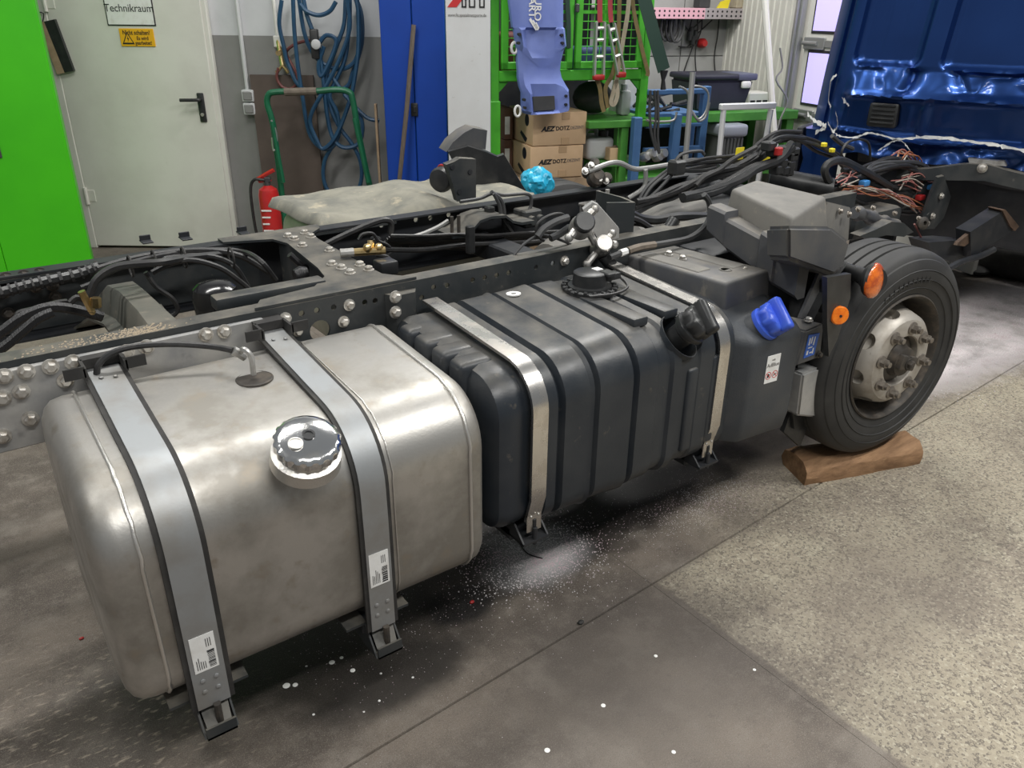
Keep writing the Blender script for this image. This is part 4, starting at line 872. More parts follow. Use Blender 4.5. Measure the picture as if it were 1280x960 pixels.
# brass coupling block on the crossmember and at the left hose ends
bc = V3((1.232,2.543,1.010))
bx_ = thing('brass_coupling', 'brass tee coupling with black plugs on the wide crossmember', 'fitting', (bc.x, bc.y, bc.z-.03))
obj('tee_body', M().cyl(bc+V3((-.055,.02,0)), bc+V3((.05,-.02,0)), .014, 10).cyl(bc, bc+V3((.01,.01,.035)), .013, 8).ball(bc+V3((.03,-.01,.01)), .018, 8).ball(bc+V3((-.01,0,.012)), .018, 8), BRASS, bx_)
obj('steel_union', M().cyl(bc+V3((-.10,.035,0)), bc+V3((-.055,.02,0)), .016, 10), CASTALU, bx_)
obj('connector', M().rbox((bc.x-.01,bc.y-.10,bc.z-.07),(bc.x+.06,bc.y-.03,bc.z-.02),.008,2), BLKCLEAN, bx_)
bc = V3((0.315,2.620,0.979))
bx2 = thing('hose_coupling', 'brass coupling joining the hoses by the hat-shaped crossmember', 'fitting', (bc.x, bc.y, bc.z-.05))
obj('coupling_body', M().cyl(bc+V3((-.012,0,.035)), bc+V3((.004,0,-.03)), .011, 10).cyl(bc+V3((.020,-.02,.014)), bc+V3((.016,-.02,-.016)), .015, 6).ball(bc+V3((0.005,0,-.035)), .010, 8), BRASS, bx2)
# ================================================================ green steel cabinet, broom (frame W)
frame('W')
gx = (-2.985,5.450,1.071)[0]
gc = thing('green_cabinet', 'tall bright green steel cabinet at the left edge beside the cream door', 'cabinet', (gx, 5.45, 0)); gc.rotation_euler[2] += radians(27)
obj('carcass', M().rbox((gx-1.05, 5.47, 0), (gx, 5.95, 2.3), .006, 1), GREEN, gc)
for k in (0, 1): obj('door_leaf', M().rbox((gx-1.045+.522*k, 5.45, .06), (gx-1.045+.52*(k+1), 5.472, 2.27), .004, 1), GREEN, gc)
hx, _, hz = (-3.417,5.450,0.954)
obj('turn_handle', M().rbox((hx-.03, 5.44, hz-.06), (hx+.05, 5.452, hz+.03), .004, 1).rbox((hx-.02, 5.425, hz+.005), (hx+.05, 5.44, hz+.02), .004, 1), DKGREY, gc)
p0 = V3((-3.446,6.300,1.679)); p1 = V3((-3.376,6.300,1.334)); dd = (p1-p0).normalized()
br = thing('hand_brush', 'wooden backed black brush hanging between green cabinet and door', 'brush', tuple(p1))
sd_ = V3((dd.z, 0, -dd.x))
obj('brush_back', M().prism([p0-sd_*.03, p0+sd_*.015, p1+sd_*.03, p1-sd_*.03], (0, .03, 0)), BRUSHWOOD, br, ang=20)
obj('bristles', M().prism([p0+sd_*.015+V3((0,.01,0)), p0+sd_*.07+V3((0,.01,0)), p1+sd_*.09+V3((0,.01,0)), p1+sd_*.03+V3((0,.01,0))] if False else [p0-sd_*.11, p0-sd_*.03, p1-sd_*.03, p1-sd_*.10], (0, .03, 0)), BLKCLEAN, br, ang=20, kind='stuff')
obj('hanging_loop', M().tube(smooth([p0+V3((0,.015,0)), p0+V3((-.03,.015,.06)), p0+V3((.03,.015,.06)), p0+V3((.01,.015,0))], 4), .004, 5), HOSE, br)
# ================================================================ conduit, sockets, air pipe
a = V3((-2.033,6.385,1.841)); b = V3((-2.020,6.385,1.230))
cx_ = .5*(a.x+b.x)
so = thing('double_socket', 'grey double wall socket box under a thin conduit right of the door', 'socket', (b.x, 6.38, b.z-.2))
obj('conduit_pipe', M().cyl((b.x-.01, 6.385, 2.9), (b.x-.01, 6.385, b.z), .016, 8), GREYPLUG, so)
z1 = (-2.000,6.360,1.232)[2]; z0 = (-2.023,6.360,1.053)[2]; zm = .5*(z0+z1)
for zz0, zz1 in ((zm+.004, z1), (z0, zm-.004)):
    s_ = obj('socket_box', M().rbox((b.x-.045, 6.335, zz0), (b.x+.045, 6.395, zz1), .008, 2), GREYPLUG, so)
    obj('hinged_lid', M().rbox((b.x-.034, 6.325, zz0+.012), (b.x+.034, 6.337, zz1-.012), .006, 1), PIPE, s_)
ap = thing('air_tap', 'compressed air wall pipe with brass tap and red hose loop', 'tap', (-1.761,6.370,1.496))
q0, q1 = (-1.760,6.385,1.843), (-1.761,6.385,1.577)
obj('air_pipe', M().cyl((q1[0], 6.385, 2.9), q1, .013, 8).rbox((q1[0]-.03, 6.37, q1[2]-.05), (q1[0]+.03, 6.399, q1[2]+.03), .006, 1), GATEWHITE, ap)
q2 = (-1.747,6.360,1.491); q3 = (-1.731,6.330,1.405)
obj('brass_tap', M().tube([q1, q2, q3], .016, 8).tube([(q3[0]-.05, 6.33, q3[2]-.05), (q3[0], 6.33, q3[2]), (q3[0]+.04, 6.33, q3[2]-.05)], .013, 8).cyl((q2[0], 6.36, q2[2]), (q2[0], 6.31, q2[2]), .02, 8), BRASS, ap)
obj('red_hose_loop', M().tube(smooth([(-1.760,6.320,1.389),(-1.779,6.320,1.322),(-1.750,6.320,1.261),(-1.686,6.320,1.244),(-1.634,6.320,1.284),(-1.628,6.320,1.346),(-1.651,6.320,1.401),(-1.694,6.340,1.493),(-1.639,6.330,1.543),(-1.565,6.330,1.570),(-1.494,6.330,1.582)], 5), .011, 7), REDHOSE, ap)
# ================================================================ coil of blue air hose
hk = thing('blue_air_hose', 'long loops of blue compressed air hose hanging on the grey wall', 'hose', (-1.75, 6.36, .75))
obj('wall_hook', M().cyl(((-1.466,6.400,1.919)[0], 6.4, 2.02), ((-1.466,6.400,1.919)[0], 6.15, 2.03), .02, 8), DKGREY, hk)
loops = [
 [(-1.679,6.300,1.843),(-1.714,6.300,1.687),(-1.697,6.300,1.527),(-1.688,6.300,1.451),(-1.670,6.300,1.396),(-1.618,6.280,1.282),(-1.515,6.270,1.222),(-1.367,6.280,1.234),(-1.255,6.300,1.268),(-1.205,6.300,1.368),(-1.127,6.300,1.560),(-1.114,6.300,1.746),(-1.141,6.300,1.849)],
 [(-1.583,6.250,1.875),(-1.597,6.250,1.636),(-1.596,6.250,1.422),(-1.584,6.250,1.201),(-1.561,6.250,0.944),(-1.487,6.250,0.833),(-1.395,6.250,0.834),(-1.331,6.250,0.946),(-1.337,6.250,1.090),(-1.381,6.250,1.203),(-1.324,6.250,1.315),(-1.240,6.250,1.480),(-1.191,6.250,1.745),(-1.180,6.250,1.889)],
 [(-1.548,6.270,1.875),(-1.532,6.270,1.636),(-1.477,6.270,1.487),(-1.379,6.270,1.407),(-1.263,6.270,1.392),(-1.170,6.270,1.458),(-1.124,6.270,1.614),(-1.133,6.270,1.808),(-1.160,6.270,1.900)],
 [(-1.194,6.220,1.848),(-1.191,6.220,1.667),(-1.283,6.220,1.454),(-1.433,6.220,1.217),(-1.516,6.220,1.092),(-1.536,6.220,1.006),(-1.499,6.220,0.890),(-1.456,6.220,0.826),(-1.351,6.220,0.921),(-1.237,6.220,1.151),(-1.183,6.220,1.319),(-1.138,6.220,1.536),(-1.119,6.220,1.797)],
 [(-1.365,6.240,1.360),(-1.297,6.240,1.261),(-1.216,6.240,1.161),(-1.153,6.240,1.036),(-1.161,6.240,0.920),(-1.209,6.240,0.849),(-1.313,6.240,0.836),(-1.381,6.240,0.906),(-1.406,6.240,1.034),(-1.413,6.240,1.159),(-1.416,6.240,1.315),(-1.431,6.240,1.532),(-1.492,6.240,1.742),(-1.511,6.240,1.885)],
 [(-1.404,6.260,0.826),(-1.461,6.260,0.736),(-1.484,6.260,0.615),(-1.457,6.260,0.504),(-1.367,6.260,0.462),(-1.239,6.260,0.494),(-1.187,6.260,0.606),(-1.190,6.260,0.739),(-1.242,6.260,0.858),(-1.325,6.260,0.974),(-1.375,6.260,1.089),(-1.395,6.260,1.202),(-1.395,6.260,1.341),(-1.308,6.260,1.533),(-1.237,6.260,1.692),(-1.211,6.260,1.873)],
 [(-1.267,6.220,1.218),(-1.185,6.220,1.124),(-1.101,6.220,1.051),(-1.018,6.220,1.035)],
 [(-1.528,6.210,1.819),(-1.487,6.210,1.773),(-1.404,6.210,1.748),(-1.323,6.210,1.775),(-1.272,6.210,1.837)],
 [(-1.388,6.230,1.544),(-1.440,6.230,1.414),(-1.423,6.230,1.343),(-1.335,6.230,1.480),(-1.297,6.230,1.587),(-1.364,6.230,1.618),(-1.427,6.230,1.559)]]
for L_ in loops: obj('hose_loop', M().tube(smooth(L_, 5), .0155, 7), BLUEHOSE, hk)
rg = (-1.446,6.240,1.559)
obj('air_gun', M().rbox((rg[0]-.035, 6.2, rg[2]-.10), (rg[0]+.025, 6.26, rg[2]+.10), .012, 2), BLKCLEAN, hk)
obj('pressure_gauge', M().lathe([(.032,0),(.034,.02),(.028,.024),(.002,.024)], (rg[0]+.012, 6.20, rg[2]), (0,-1,0), 16), GREYPLUG, hk)
# ================================================================ brown board, trolley, extinguisher
bl = V3((-1.994,6.385,1.337)); brr = V3((-1.518,6.385,1.342)); 
top('brown_board', M().prism([(bl.x, 6.36, bl.z), (brr.x, 6.36, bl.z), (brr.x+.03, 6.25, 0), (bl.x+.04, 6.25, 0)], (0, .025, 0)), BOARD, 'dark brown sheet of board leaning on the wall behind the green trolley', 'board', flat=True)
tr = thing('green_trolley', 'green tubular sack trolley with taped handle below the blue hose', 'trolley', (-1.6, 6.0, 0))
hd = [(-1.761,6.050,0.532),(-1.761,6.050,0.739),(-1.769,6.050,1.025),(-1.793,6.050,1.163),(-1.774,6.050,1.228),(-1.720,6.050,1.245),(-1.576,6.050,1.252),(-1.432,6.050,1.254),(-1.287,6.050,1.266),(-1.196,6.050,1.251),(-1.172,6.050,1.197),(-1.151,6.050,1.003),(-1.116,6.050,0.746),(-1.082,6.050,0.539)]
m = smooth(hd, 5); obj('tube_frame', M().tube([V3((m[0].x+.02, 5.95, .05))]+m+[V3((m[-1].x+.03, 5.95, .05))], .022, 10), TROLLEY, tr)
obj('taped_grip', M().tube([(-1.657,6.050,1.246),(-1.547,6.050,1.250),(-1.426,6.050,1.254)], .027, 10), TAPE, tr)
h2 = [(-1.758,6.000,1.048),(-1.743,6.000,0.834),(-1.726,6.000,0.613)]; obj('side_tube', M().tube(h2, .016, 8), TROLLEY, tr)
h2 = [(-1.160,6.000,1.076),(-1.125,6.000,0.841),(-1.092,6.000,0.621)]; obj('side_tube', M().tube(h2, .016, 8), TROLLEY, tr)
obj('foot_plate', M().rbox((m[0].x-.02, 5.7, .02), (m[-1].x+.03, 6.0, .05), .01, 1).cyl((m[0].x-.06, 6.05, .12), (m[-1].x+.08, 6.05, .12), .11, 18), DKGREY, tr)
for cxp in ((343,168),): pass
obj('chain', M().tube(smooth([(-1.763,6.000,1.059),(-1.738,6.000,0.975),(-1.743,6.000,0.879),(-1.771,6.000,0.845),(-1.772,6.000,0.936)], 4), .007, 5), RATCHET, tr)
ec = (-1.831,5.950,0.420); zt = (-1.815,5.950,0.552)[2]
ex = thing('fire_extinguisher', 'red fire extinguisher standing against the wall behind the far rail', 'extinguisher', (ec[0], 5.95, 0))
obj('cylinder', M().lathe([(.07,0),(.075,.02),(.075,zt-.02),(.066,zt+.02),(.03,zt+.045),(.022,zt+.05)], (ec[0], 5.95, 0), (0,0,1), 28), RED, ex)
for k in range(5): obj('printed_line', M().rbox((ec[0]-.045, 5.872, zt-.13-.05*k), (ec[0]+.03-.012*(k % 3), 5.876, zt-.118-.05*k), .001, 1), WHITE, ex)
obj('valve_head', M().cyl((ec[0], 5.95, zt+.04), (ec[0], 5.95, zt+.09), .024, 12).rbox((ec[0]-.02, 5.93, zt+.07), (ec[0]+.03, 5.97, zt+.11), .008, 1), DKGREY, ex)
obj('lever_handle', M().tube([(ec[0]-.07, 5.95, zt+.09), (ec[0], 5.95, zt+.13), (ec[0]+.06, 5.95, zt+.16)], .016, 6).tube([(ec[0]-.06, 5.95, zt+.075), (ec[0]+.03, 5.95, zt+.09)], .013, 6), RED, ex)
obj('discharge_hose', M().tube(smooth([(ec[0]-.01, 5.93, zt+.09), (ec[0]-.09, 5.93, zt+.09), (ec[0]-.125, 5.93, zt), (ec[0]-.125, 5.93, zt-.25), (ec[0]-.11, 5.93, .2)], 5), .011, 7), HOSE, ex)
# ================================================================ blue locker, leaning stick, white panel
lx0, lxs, lx1 = (-0.940,6.000,1.285)[0], (-0.718,6.000,1.287)[0], (-0.490,6.000,1.290)[0]
lk = thing('blue_locker', 'narrow tall royal blue steel locker with two door leaves', 'locker', (lxs, 6.2, 0))
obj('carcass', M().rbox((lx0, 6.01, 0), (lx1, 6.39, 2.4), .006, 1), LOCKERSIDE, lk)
obj('door_leaf', M().rbox((lx0+.003, 5.985, .03), (lxs-.003, 6.01, 2.37), .005, 1), LOCKER, lk); d2 = obj('door_leaf', M().rbox((lxs+.003, 5.985, .03), (lx1-.003, 6.01, 2.37), .005, 1), LOCKER, lk)
q = (-0.716,5.980,1.144); obj('lock_handle', M().rbox((q[0]-.03, 5.972, q[2]-.045), (q[0]+.02, 5.987, q[2]+.045), .006, 2).rbox((q[0]-.012, 5.965, q[2]-.02), (q[0]+.006, 5.973, q[2]+.02), .003, 1), BLKCLEAN, d2)
s0, s1 = V3((-0.700,5.950,1.698)), V3((-0.842,5.880,0.647))
dz = (s0-s1)/(s0.z-s1.z); foot = s1 - dz*s1.z
top('leaning_stick', M().tube([foot+V3((0,0,.01)), s1, (s0+s1)/2+V3((.006,0,0)), s0], [.016,.016,.017,.016], 8), STICK, 'weathered broomstick leaning against the blue locker doors', 'stick')
q0, q1 = V3((-1.018,6.200,1.167)), V3((-1.025,6.200,0.661))
top('wooden_batten', M().rbox((q0.x-.012, 6.1, 0), (q0.x+.006, 6.14, q0.z), .003, 1), BRUSHWOOD, 'thin pale wooden batten standing beside the blue locker', 'batten')
px0, px1 = (-0.434,5.370,1.344)[0], (-0.159,5.370,1.346)[0]
wp = thing('advertising_board', 'white advertising board with red and black logo beside the blue locker', 'sign', ((px0+px1)/2, 5.39, 0))
obj('panel', M().rbox((px0, 5.37, 0), (px1, 5.415, 2.5), .004, 1), PANELW, wp)
pq = [(-0.422,5.367,1.808), (-0.364,5.367,1.809), (-0.309,5.367,1.875), (-0.367,5.367,1.874)]
obj('red_logo_stroke', M().prism(pq, (0, .003, 0)), REDPRINT, wp, flat=True)
def box_out(x0, x1, y0, y1, w):
    m = M(); m.box((x0, 5.366, y0), (x1, 5.37, y0+w)).box((x0, 5.366, y0), (x0+w, 5.37, y1)).box((x1-w, 5.366, y0), (x1, 5.37, y1)); return m
for u0, u1 in (((-0.334,5.367,1.809)[0], (-0.305,5.367,1.809)[0]), ((-0.290,5.367,1.809)[0], (-0.251,5.367,1.810)[0]), ((-0.227,5.367,1.810)[0], (-0.193,5.367,1.810)[0])):
    zz = (-0.320,5.367,1.807)[2]
    obj('black_logo_bar', box_out(u0, u1, zz, zz+.12, .008), PRINT, wp, flat=True)
q = (-0.301,5.367,1.765); text('panel_text', 'www.fiz.spezialtransporte.de', .026, q, (1,0,0), (0,0,1), GREYPRINT, wp, sx=.78)
# ================================================================ green mesh rack (frame G)
frame('G')
rk = thing('green_rack', 'bright green steel rack with wire mesh doors above the stacked cartons', 'rack', (.4, .3, 0))
X0, X1, DP = -.171, .975, .62
zb = 1.375; zbt = 1.44
def post(x, y, z0, z1, w=.06): return M().rbox((x, y, z0), (x+w, y+w, z1), .006, 1)
TZ = 1.115
obj('post', post(X0, 0, 0, 2.4), FRGREEN, rk); obj('post', post(X0, DP, 0, 2.4), FRGREEN, rk); obj('post', post(X1-.06, 0, TZ, 2.4), FRGREEN, rk); obj('post', post(X1-.06, DP, TZ, 2.4), FRGREEN, rk)
obj('post_sleeve', M().rbox((X0-.008, -.008, 0), (X0+.068, .068, 1.26), .006, 1), FRGREEN, rk)
obj('front_beam', M().rbox((X0+.06, 0, zb), (X1-.06, .05, zbt), .006, 1), FRGREEN, rk); obj('back_beam', M().rbox((X0+.06, DP, zb), (X1-.06, DP+.05, zbt), .006, 1), FRGREEN, rk)
obj('shelf_sheet', M().box((X0+.05, .04, zb+.02), (X1-.05, DP, zb+.035)), FRGREEN, rk, flat=True)
obj('shade_back_sheet', M().box((X0+.05, DP+.26, .01), (X1-.05, DP+.27, 2.4)), CABDARK, rk, flat=True); obj('shade_side_sheet', M().box((X1-.02, .06, 1.46), (X1-.01, DP+.26, 2.4)), CABDARK, rk, flat=True)  # black sheets added to stand for the shade inside the rack
for s_ in (-1, 1):
    xx = X0+.06 if s_ > 0 else X1-.06
    obj('gusset', M().prism([(xx, .02, zb), (xx+s_*.07, .02, zb), (xx, .02, zb-.07)], (0, .02, 0)), FRGREEN, rk, flat=True)
mid = .5*(X0+X1)
for a, c in ((X0+.07, mid-.012), (mid+.006, X1-.07)):
    d = obj('mesh_door', M().rbox((a, -.02, zbt+.01), (a+.045, .01, 2.39), .004, 1).rbox((c-.045, -.02, zbt+.01), (c, .01, 2.39), .004, 1).rbox((a, -.02, zbt+.01), (c, .01, zbt+.055), .004, 1), FRGREEN, rk)
    n = 9
    for k in range(1, n): x = a+.045+(c-a-.09)*k/n; obj('mesh_wire', M().cyl((x, 0, zbt+.05), (x, 0, 2.39), .0032, 5), FRGREEN, d)
    z = zbt+.095
    while z < 2.38: obj('mesh_wire', M().cyl((a+.04, -.003, z), (c-.04, -.003, z), .0032, 5), FRGREEN, d); z += .05
    obj('middle_rail', M().box((a+.04, -.006, 1.78), (c-.04, .008, 1.80)), FRGREEN, d)
q = (0.399,-0.030,1.817); obj('latch', M().rbox((q[0]-.012, -.045, q[2]-.03), (q[0]+.016, -.02, q[2]+.02), .005, 1), DKGREY, rk)
# dim goods behind the mesh
random.seed(11)
goods = [('storage_box', 'dark red crate behind the left mesh door', (-.02,.25,.30,.25), (.10,.02,.02)), ('storage_box', 'black crate behind the left mesh door', (.29,.2,.09,.4), (.03,.03,.035)), ('storage_bag', 'dark blue bundle behind the right mesh door', (.55,.2,.30,.16), (.04,.06,.16))]
for i, (n_, lb_, (x, y, w, h_), c_) in enumerate(goods):
    top(n_, M().rbox((x, y, zb+.036), (x+w, y+.3, zb+.036+h_), .03, 3), mat('goods_%d' % i, c_, .7), lb_, 'box')
top('storage_box', M().rbox((.30, .40, 1.80), (.85, .60, 1.98), .02, 2), mat('goods_9', (.05,.05,.055), .7), 'dark grey case on the upper level behind the mesh', 'box') if False else None
# lower sheet and cartons
lowz = (0.300,0.050,0.699)[2]
sh = thing('low_pallet_stack', 'pale wooden crate under the two printed cartons', 'crate', (.3,.3,0)) 
b1t = (0.133,0.020,1.178)[2]; b1b = (0.138,0.020,0.960)[2]; b2b = b1b-(b1t-b1b)
obj('crate_body', M().rbox((-.02,.03,.02),(.62,.56,b2b-.002), .01, 1), BRUSHWOOD, sh)
for z in (.1,.3,.5): obj('crate_slat', M().rbox((-.03,.012,z),(.63,.03,z+.1), .004, 1), BRUSHWOOD, sh)
bx0 = (0.135,0.020,1.080)[0]; bx1 = (0.531,0.020,1.067)[0]
def carton(z0, z1, lab, dx):
    c = thing('printed_carton', lab, 'carton', ((bx0+bx1)/2, .3, z0), 'brown wheel cartons')
    x0, x1 = bx0+dx, bx1+dx
    obj('carton_body', M().rbox((x0, .02, z0), (x1, .50, z1-.003), .006, 2), CARDB, c)
    obj('packing_tape', M().rbox((x0+.21, .017, z0+.002), (x0+.27, .021, z0+.05), .001, 1).rbox((x0+.21, .017, z1-.05), (x0+.27, .021, z1-.004), .001, 1), DUSTTAPE, c)
    zc = .5*(z0+z1); w = x1-x0
    text('print_logo', 'AEZ', .043, (x0+w*.27, .0175, zc+.0), (1,0,.02), (0,0,1), PRINT, c, shear=.3, bold=.002, sx=1.15)
    text('print_logo', 'DOTZ', .036, (x0+w*.55, .0175, zc+.002), (1,0,.02), (0,0,1), PRINT, c, bold=.0008)
    text('print_logo', 'DEZENT', .028, (x0+w*.82, .0175, zc+.004), (1,0,.02), (0,0,1), GREYPRINT, c, sx=.95)
    xs_ = x0-.002
    obj('wheel_pictogram', M().lathe([(.040,0),(.040,.001),(.026,.001),(.026,0)], (xs_+.0015, .13, zc+.05), (-1,0,0), 18).lathe([(.012,0),(.012,.001)], (xs_+.0015, .13, zc+.05), (-1,0,0), 10).prism([(xs_+.001, .12, zc-.07), (xs_+.001, .24, zc-.03), (xs_+.001, .26, zc-.05), (xs_+.001, .15, zc-.10)], (-.001,0,0)), PRINT, c, flat=True)
    return c
DUSTTAPE = mat('parcel_tape', (.46,.31,.18), .3)
carton(b1b, b1t, 'upper brown carton printed AEZ DOTZ DEZENT in the stack', 0)
carton(b2b, b1b-.001, 'lower brown carton printed AEZ DOTZ DEZENT in the stack', -.015)
for z0, z1, lb_ in ((b1b, b1t-.005, 'upper dark brown carton behind the printed cartons'), (b2b, b1b-.004, 'lower dark brown carton behind the printed cartons')):
    c = thing('dark_carton', lb_, 'carton', (0,.56,z0), 'dark cartons')
    obj('carton_body', M().rbox(((0.049,0.360,1.013)[0], .36, z0), (bx0-.02, .80, z1), .006, 2), CARDDK, c)
    q = .5*(z0+z1); obj('white_sticker', M().box(((0.055,0.360,1.013)[0], .356, q-.07), ((0.091,0.360,1.012)[0], .36, q+.05)), WHITE, c, flat=True)
obj('crate_body', M().rbox((-.10,.57,.02),(.6,.81,b2b-.002), .01, 1), BRUSHWOOD, sh)
# hanging periwinkle plastic part
bp_ = thing('blue_bumper_part', 'periwinkle blue moulded plastic part hanging before the mesh rack', 'panel', (0.157,-0.120,1.197))
def bsecp(px, y, w0, w1, d):  # front strip
    return 
rowsb = [(-30,634,703,.05),(0,637,704,.05),(36,641,705,.05),(37,644,706,.075),(57,646,708,.075),(60,646,705,.05),(80,647,701,.03),(92,648,701,.03),(104,649,706,.04),(116,653,711,.07),(138,653,712,.07),(141,655,708,.06)]
m = M(); se = []
import_rows = [
 ([(-0.104,-0.120,1.981),(-0.074,-0.120,1.981),(-0.012,-0.120,1.983),(0.186,-0.120,1.987),(0.239,-0.120,1.988),(0.254,-0.120,1.988)], .05),
 ([(-0.088,-0.120,1.843),(-0.057,-0.120,1.843),(-0.010,-0.120,1.844),(0.190,-0.120,1.846),(0.239,-0.120,1.847),(0.266,-0.120,1.847)], .05),
 ([(-0.065,-0.120,1.701),(-0.039,-0.120,1.701),(0.003,-0.120,1.701),(0.206,-0.120,1.702),(0.244,-0.120,1.702),(0.272,-0.120,1.702)], .05),
 ([(-0.055,-0.120,1.692),(-0.034,-0.120,1.687),(0.008,-0.120,1.687),(0.207,-0.120,1.688),(0.245,-0.120,1.693),(0.283,-0.120,1.693)], .07),
 ([(-0.038,-0.120,1.596),(-0.016,-0.120,1.592),(0.021,-0.120,1.582),(0.205,-0.120,1.582),(0.265,-0.120,1.591),(0.298,-0.120,1.595)], .07),
 ([(-0.032,-0.120,1.573),(-0.011,-0.120,1.564),(0.049,-0.120,1.526),(0.185,-0.120,1.525),(0.244,-0.120,1.563),(0.282,-0.120,1.572)], .045),
 ([(-0.031,-0.120,1.499),(-0.004,-0.120,1.494),(0.105,-0.120,1.470),(0.137,-0.120,1.469),(0.236,-0.120,1.492),(0.263,-0.120,1.496)], .03),
 ([(-0.025,-0.120,1.452),(0.002,-0.120,1.452),(0.116,-0.120,1.450),(0.138,-0.120,1.450),(0.232,-0.120,1.449),(0.260,-0.120,1.449)], .03),
 ([(-0.024,-0.120,1.410),(0.003,-0.120,1.404),(0.084,-0.120,1.408),(0.161,-0.120,1.407),(0.245,-0.120,1.401),(0.273,-0.120,1.405)], .035),
 ([(-0.013,-0.120,1.357),(0.014,-0.120,1.357),(0.041,-0.120,1.375),(0.212,-0.120,1.372),(0.275,-0.120,1.352),(0.303,-0.120,1.361)], .045),
 ([(0.004,-0.120,1.318),(0.032,-0.120,1.318),(0.065,-0.120,1.307),(0.231,-0.120,1.309),(0.293,-0.120,1.322),(0.326,-0.120,1.331)], .075),
 ([(0.006,-0.120,1.211),(0.045,-0.120,1.205),(0.078,-0.120,1.209),(0.246,-0.120,1.210),(0.303,-0.120,1.208),(0.337,-0.120,1.222)], .075),
 ([(0.023,-0.120,1.191),(0.051,-0.120,1.185),(0.084,-0.120,1.189),(0.247,-0.120,1.195),(0.298,-0.120,1.198),(0.326,-0.120,1.202)], .06)]
for r_, d in import_rows:
    hs = (0, -d*.9, -d*.35, -d*.35, -d*.9, 0) if d >= .07 else (0, -d*.6, -d, -d, -d*.6, 0)
    f = [(x, y+h_, z) for (x, y, z), h_ in zip(r_, hs)]
    se.append(f + [(f[5][0], -.085, f[5][2]), (f[0][0], -.085, f[0][2])])
obj('shell', M().loft(se), BUMPBLUE, bp_, ang=28)
q = [(0.059,-0.165,1.297),(0.208,-0.165,1.299),(0.216,-0.165,1.215),(0.066,-0.165,1.209)]
obj('rubber_pad', M().prism([(p[0], p[1], p[2]) for p in q], (0, .05, 0)), DKGREY, bp_, ang=20)
for p in [(-0.043,-0.190,1.662),(-0.048,-0.190,1.613),(0.238,-0.190,1.658),(0.245,-0.190,1.612),(-0.005,-0.190,1.282),(0.001,-0.190,1.233),(0.281,-0.190,1.299),(0.283,-0.190,1.246)]: obj('bolt_hole', M().cyl(p, (p[0], p[1]+.03, p[2]), .009, 8), PRINT, bp_)
q = (0.054,-0.175,1.765); text('brand_print', 'EURO', .062, (0.073,-0.178,1.818), GHd_up if False else (0,0,-1), (1,0,0), WHITE, bp_, bold=.001)
text('brand_print', 'PART', .062, (0.036,-0.178,1.826), (0,0,-1), (1,0,0), WHITE, bp_, bold=.001)
m = M()
for k, a in enumerate([(0.054,-0.178,1.743),(0.061,-0.178,1.732),(0.068,-0.178,1.720)]):
    m.prism([(a[0]-.035+.012*k, a[1], a[2]), (a[0]-.025+.012*k, a[1], a[2]+.012), (a[0]+.02, a[1], a[2]-.045+.012*k), (a[0]+.01, a[1], a[2]-.06+.012*k)], (0,.002,0))
obj('brand_emblem', m, WHITE, bp_, flat=True)
q = (-0.046,-0.100,1.582); obj('tie_ring', M().tube([(q[0]+.02*cos(t), q[1], q[2]+.032*sin(t)) for t in [2*pi*k/14 for k in range(14)]] , .009, 6, False, True), WHITE, bp_)
q = (-0.034,-0.140,1.210); obj('tie_ring', M().tube([(q[0]+.02*cos(t), q[1], q[2]+.032*sin(t)) for t in [2*pi*k/14 for k in range(14)]], .008, 6, False, True), WHITE, bp_)
obj('hanger', M().cyl((.1,-.10,2.3),(.1,.05,2.3),.012,6), DKGREY, bp_)
# ratchet straps over the right door
def web(name, pts, w, mt, lab, group='hanging load straps', extra=None):
    o = thing(name, lab, 'strap', pts[-1], group); P = smooth(pts, 4); se = []
    for i, p in enumerate(P):
        t = P[min(i+1, len(P)-1)]-P[max(i-1, 0)]; s_ = V3((t.z, 0, -t.x)); s_ = s_.normalized() if s_.length > 1e-6 else V3((1,0,0))
        se.append([p-s_*w/2, p+s_*w/2, p+s_*w/2+V3((0,.004,0)), p-s_*w/2+V3((0,.004,0))])
    obj('webbing', M().loft(se), mt, o, ang=60)
    return o
def ratchet(par, a, c, w):
    a, c = V3(a), V3(c); d = (c-a); s_ = V3((d.z, 0, -d.x)).normalized()*w/2
    for k in (-1, 1): obj('ratchet_side', M().prism([a+s_*k*.7-d*.05, a+s_*k*1.1-d*.02, c+s_*k*1.2, c+s_*k*.8], (0,-.03,0)), RATCHET, par, ang=20)
    for t in (.08, .30, .62): q = a+d*t; obj('ratchet_bar', M().cyl(q-s_+V3((0,-.015,0)), q+s_+V3((0,-.015,0)), .012, 8), RATCHET, par)
    q = c+d*.02; obj('red_grip', M().rbox((-w*.62, -.02, -.018), (w*.62, .02, .018), .01, 2, Matrix.Translation(q+V3((0,-.015,0)))), CONRED, par)
s1 = web('ratchet_strap', [(0.537,-0.060,1.996),(0.548,-0.060,1.814),(0.554,-0.060,1.730)], .035, RED2, 'red webbing strap with steel ratchet hanging straight on the mesh door')
ratchet(s1, (0.544,-0.070,1.721), (0.552,-0.070,1.407), .065)
s2 = web('ratchet_strap', [(0.604,-0.070,1.997),(0.616,-0.070,1.824),(0.629,-0.070,1.731)], .032, RED2, 'second red strap whose slanting ratchet ends right of the straight one')
ratchet(s2, (0.619,-0.080,1.712), (0.711,-0.080,1.421), .05)
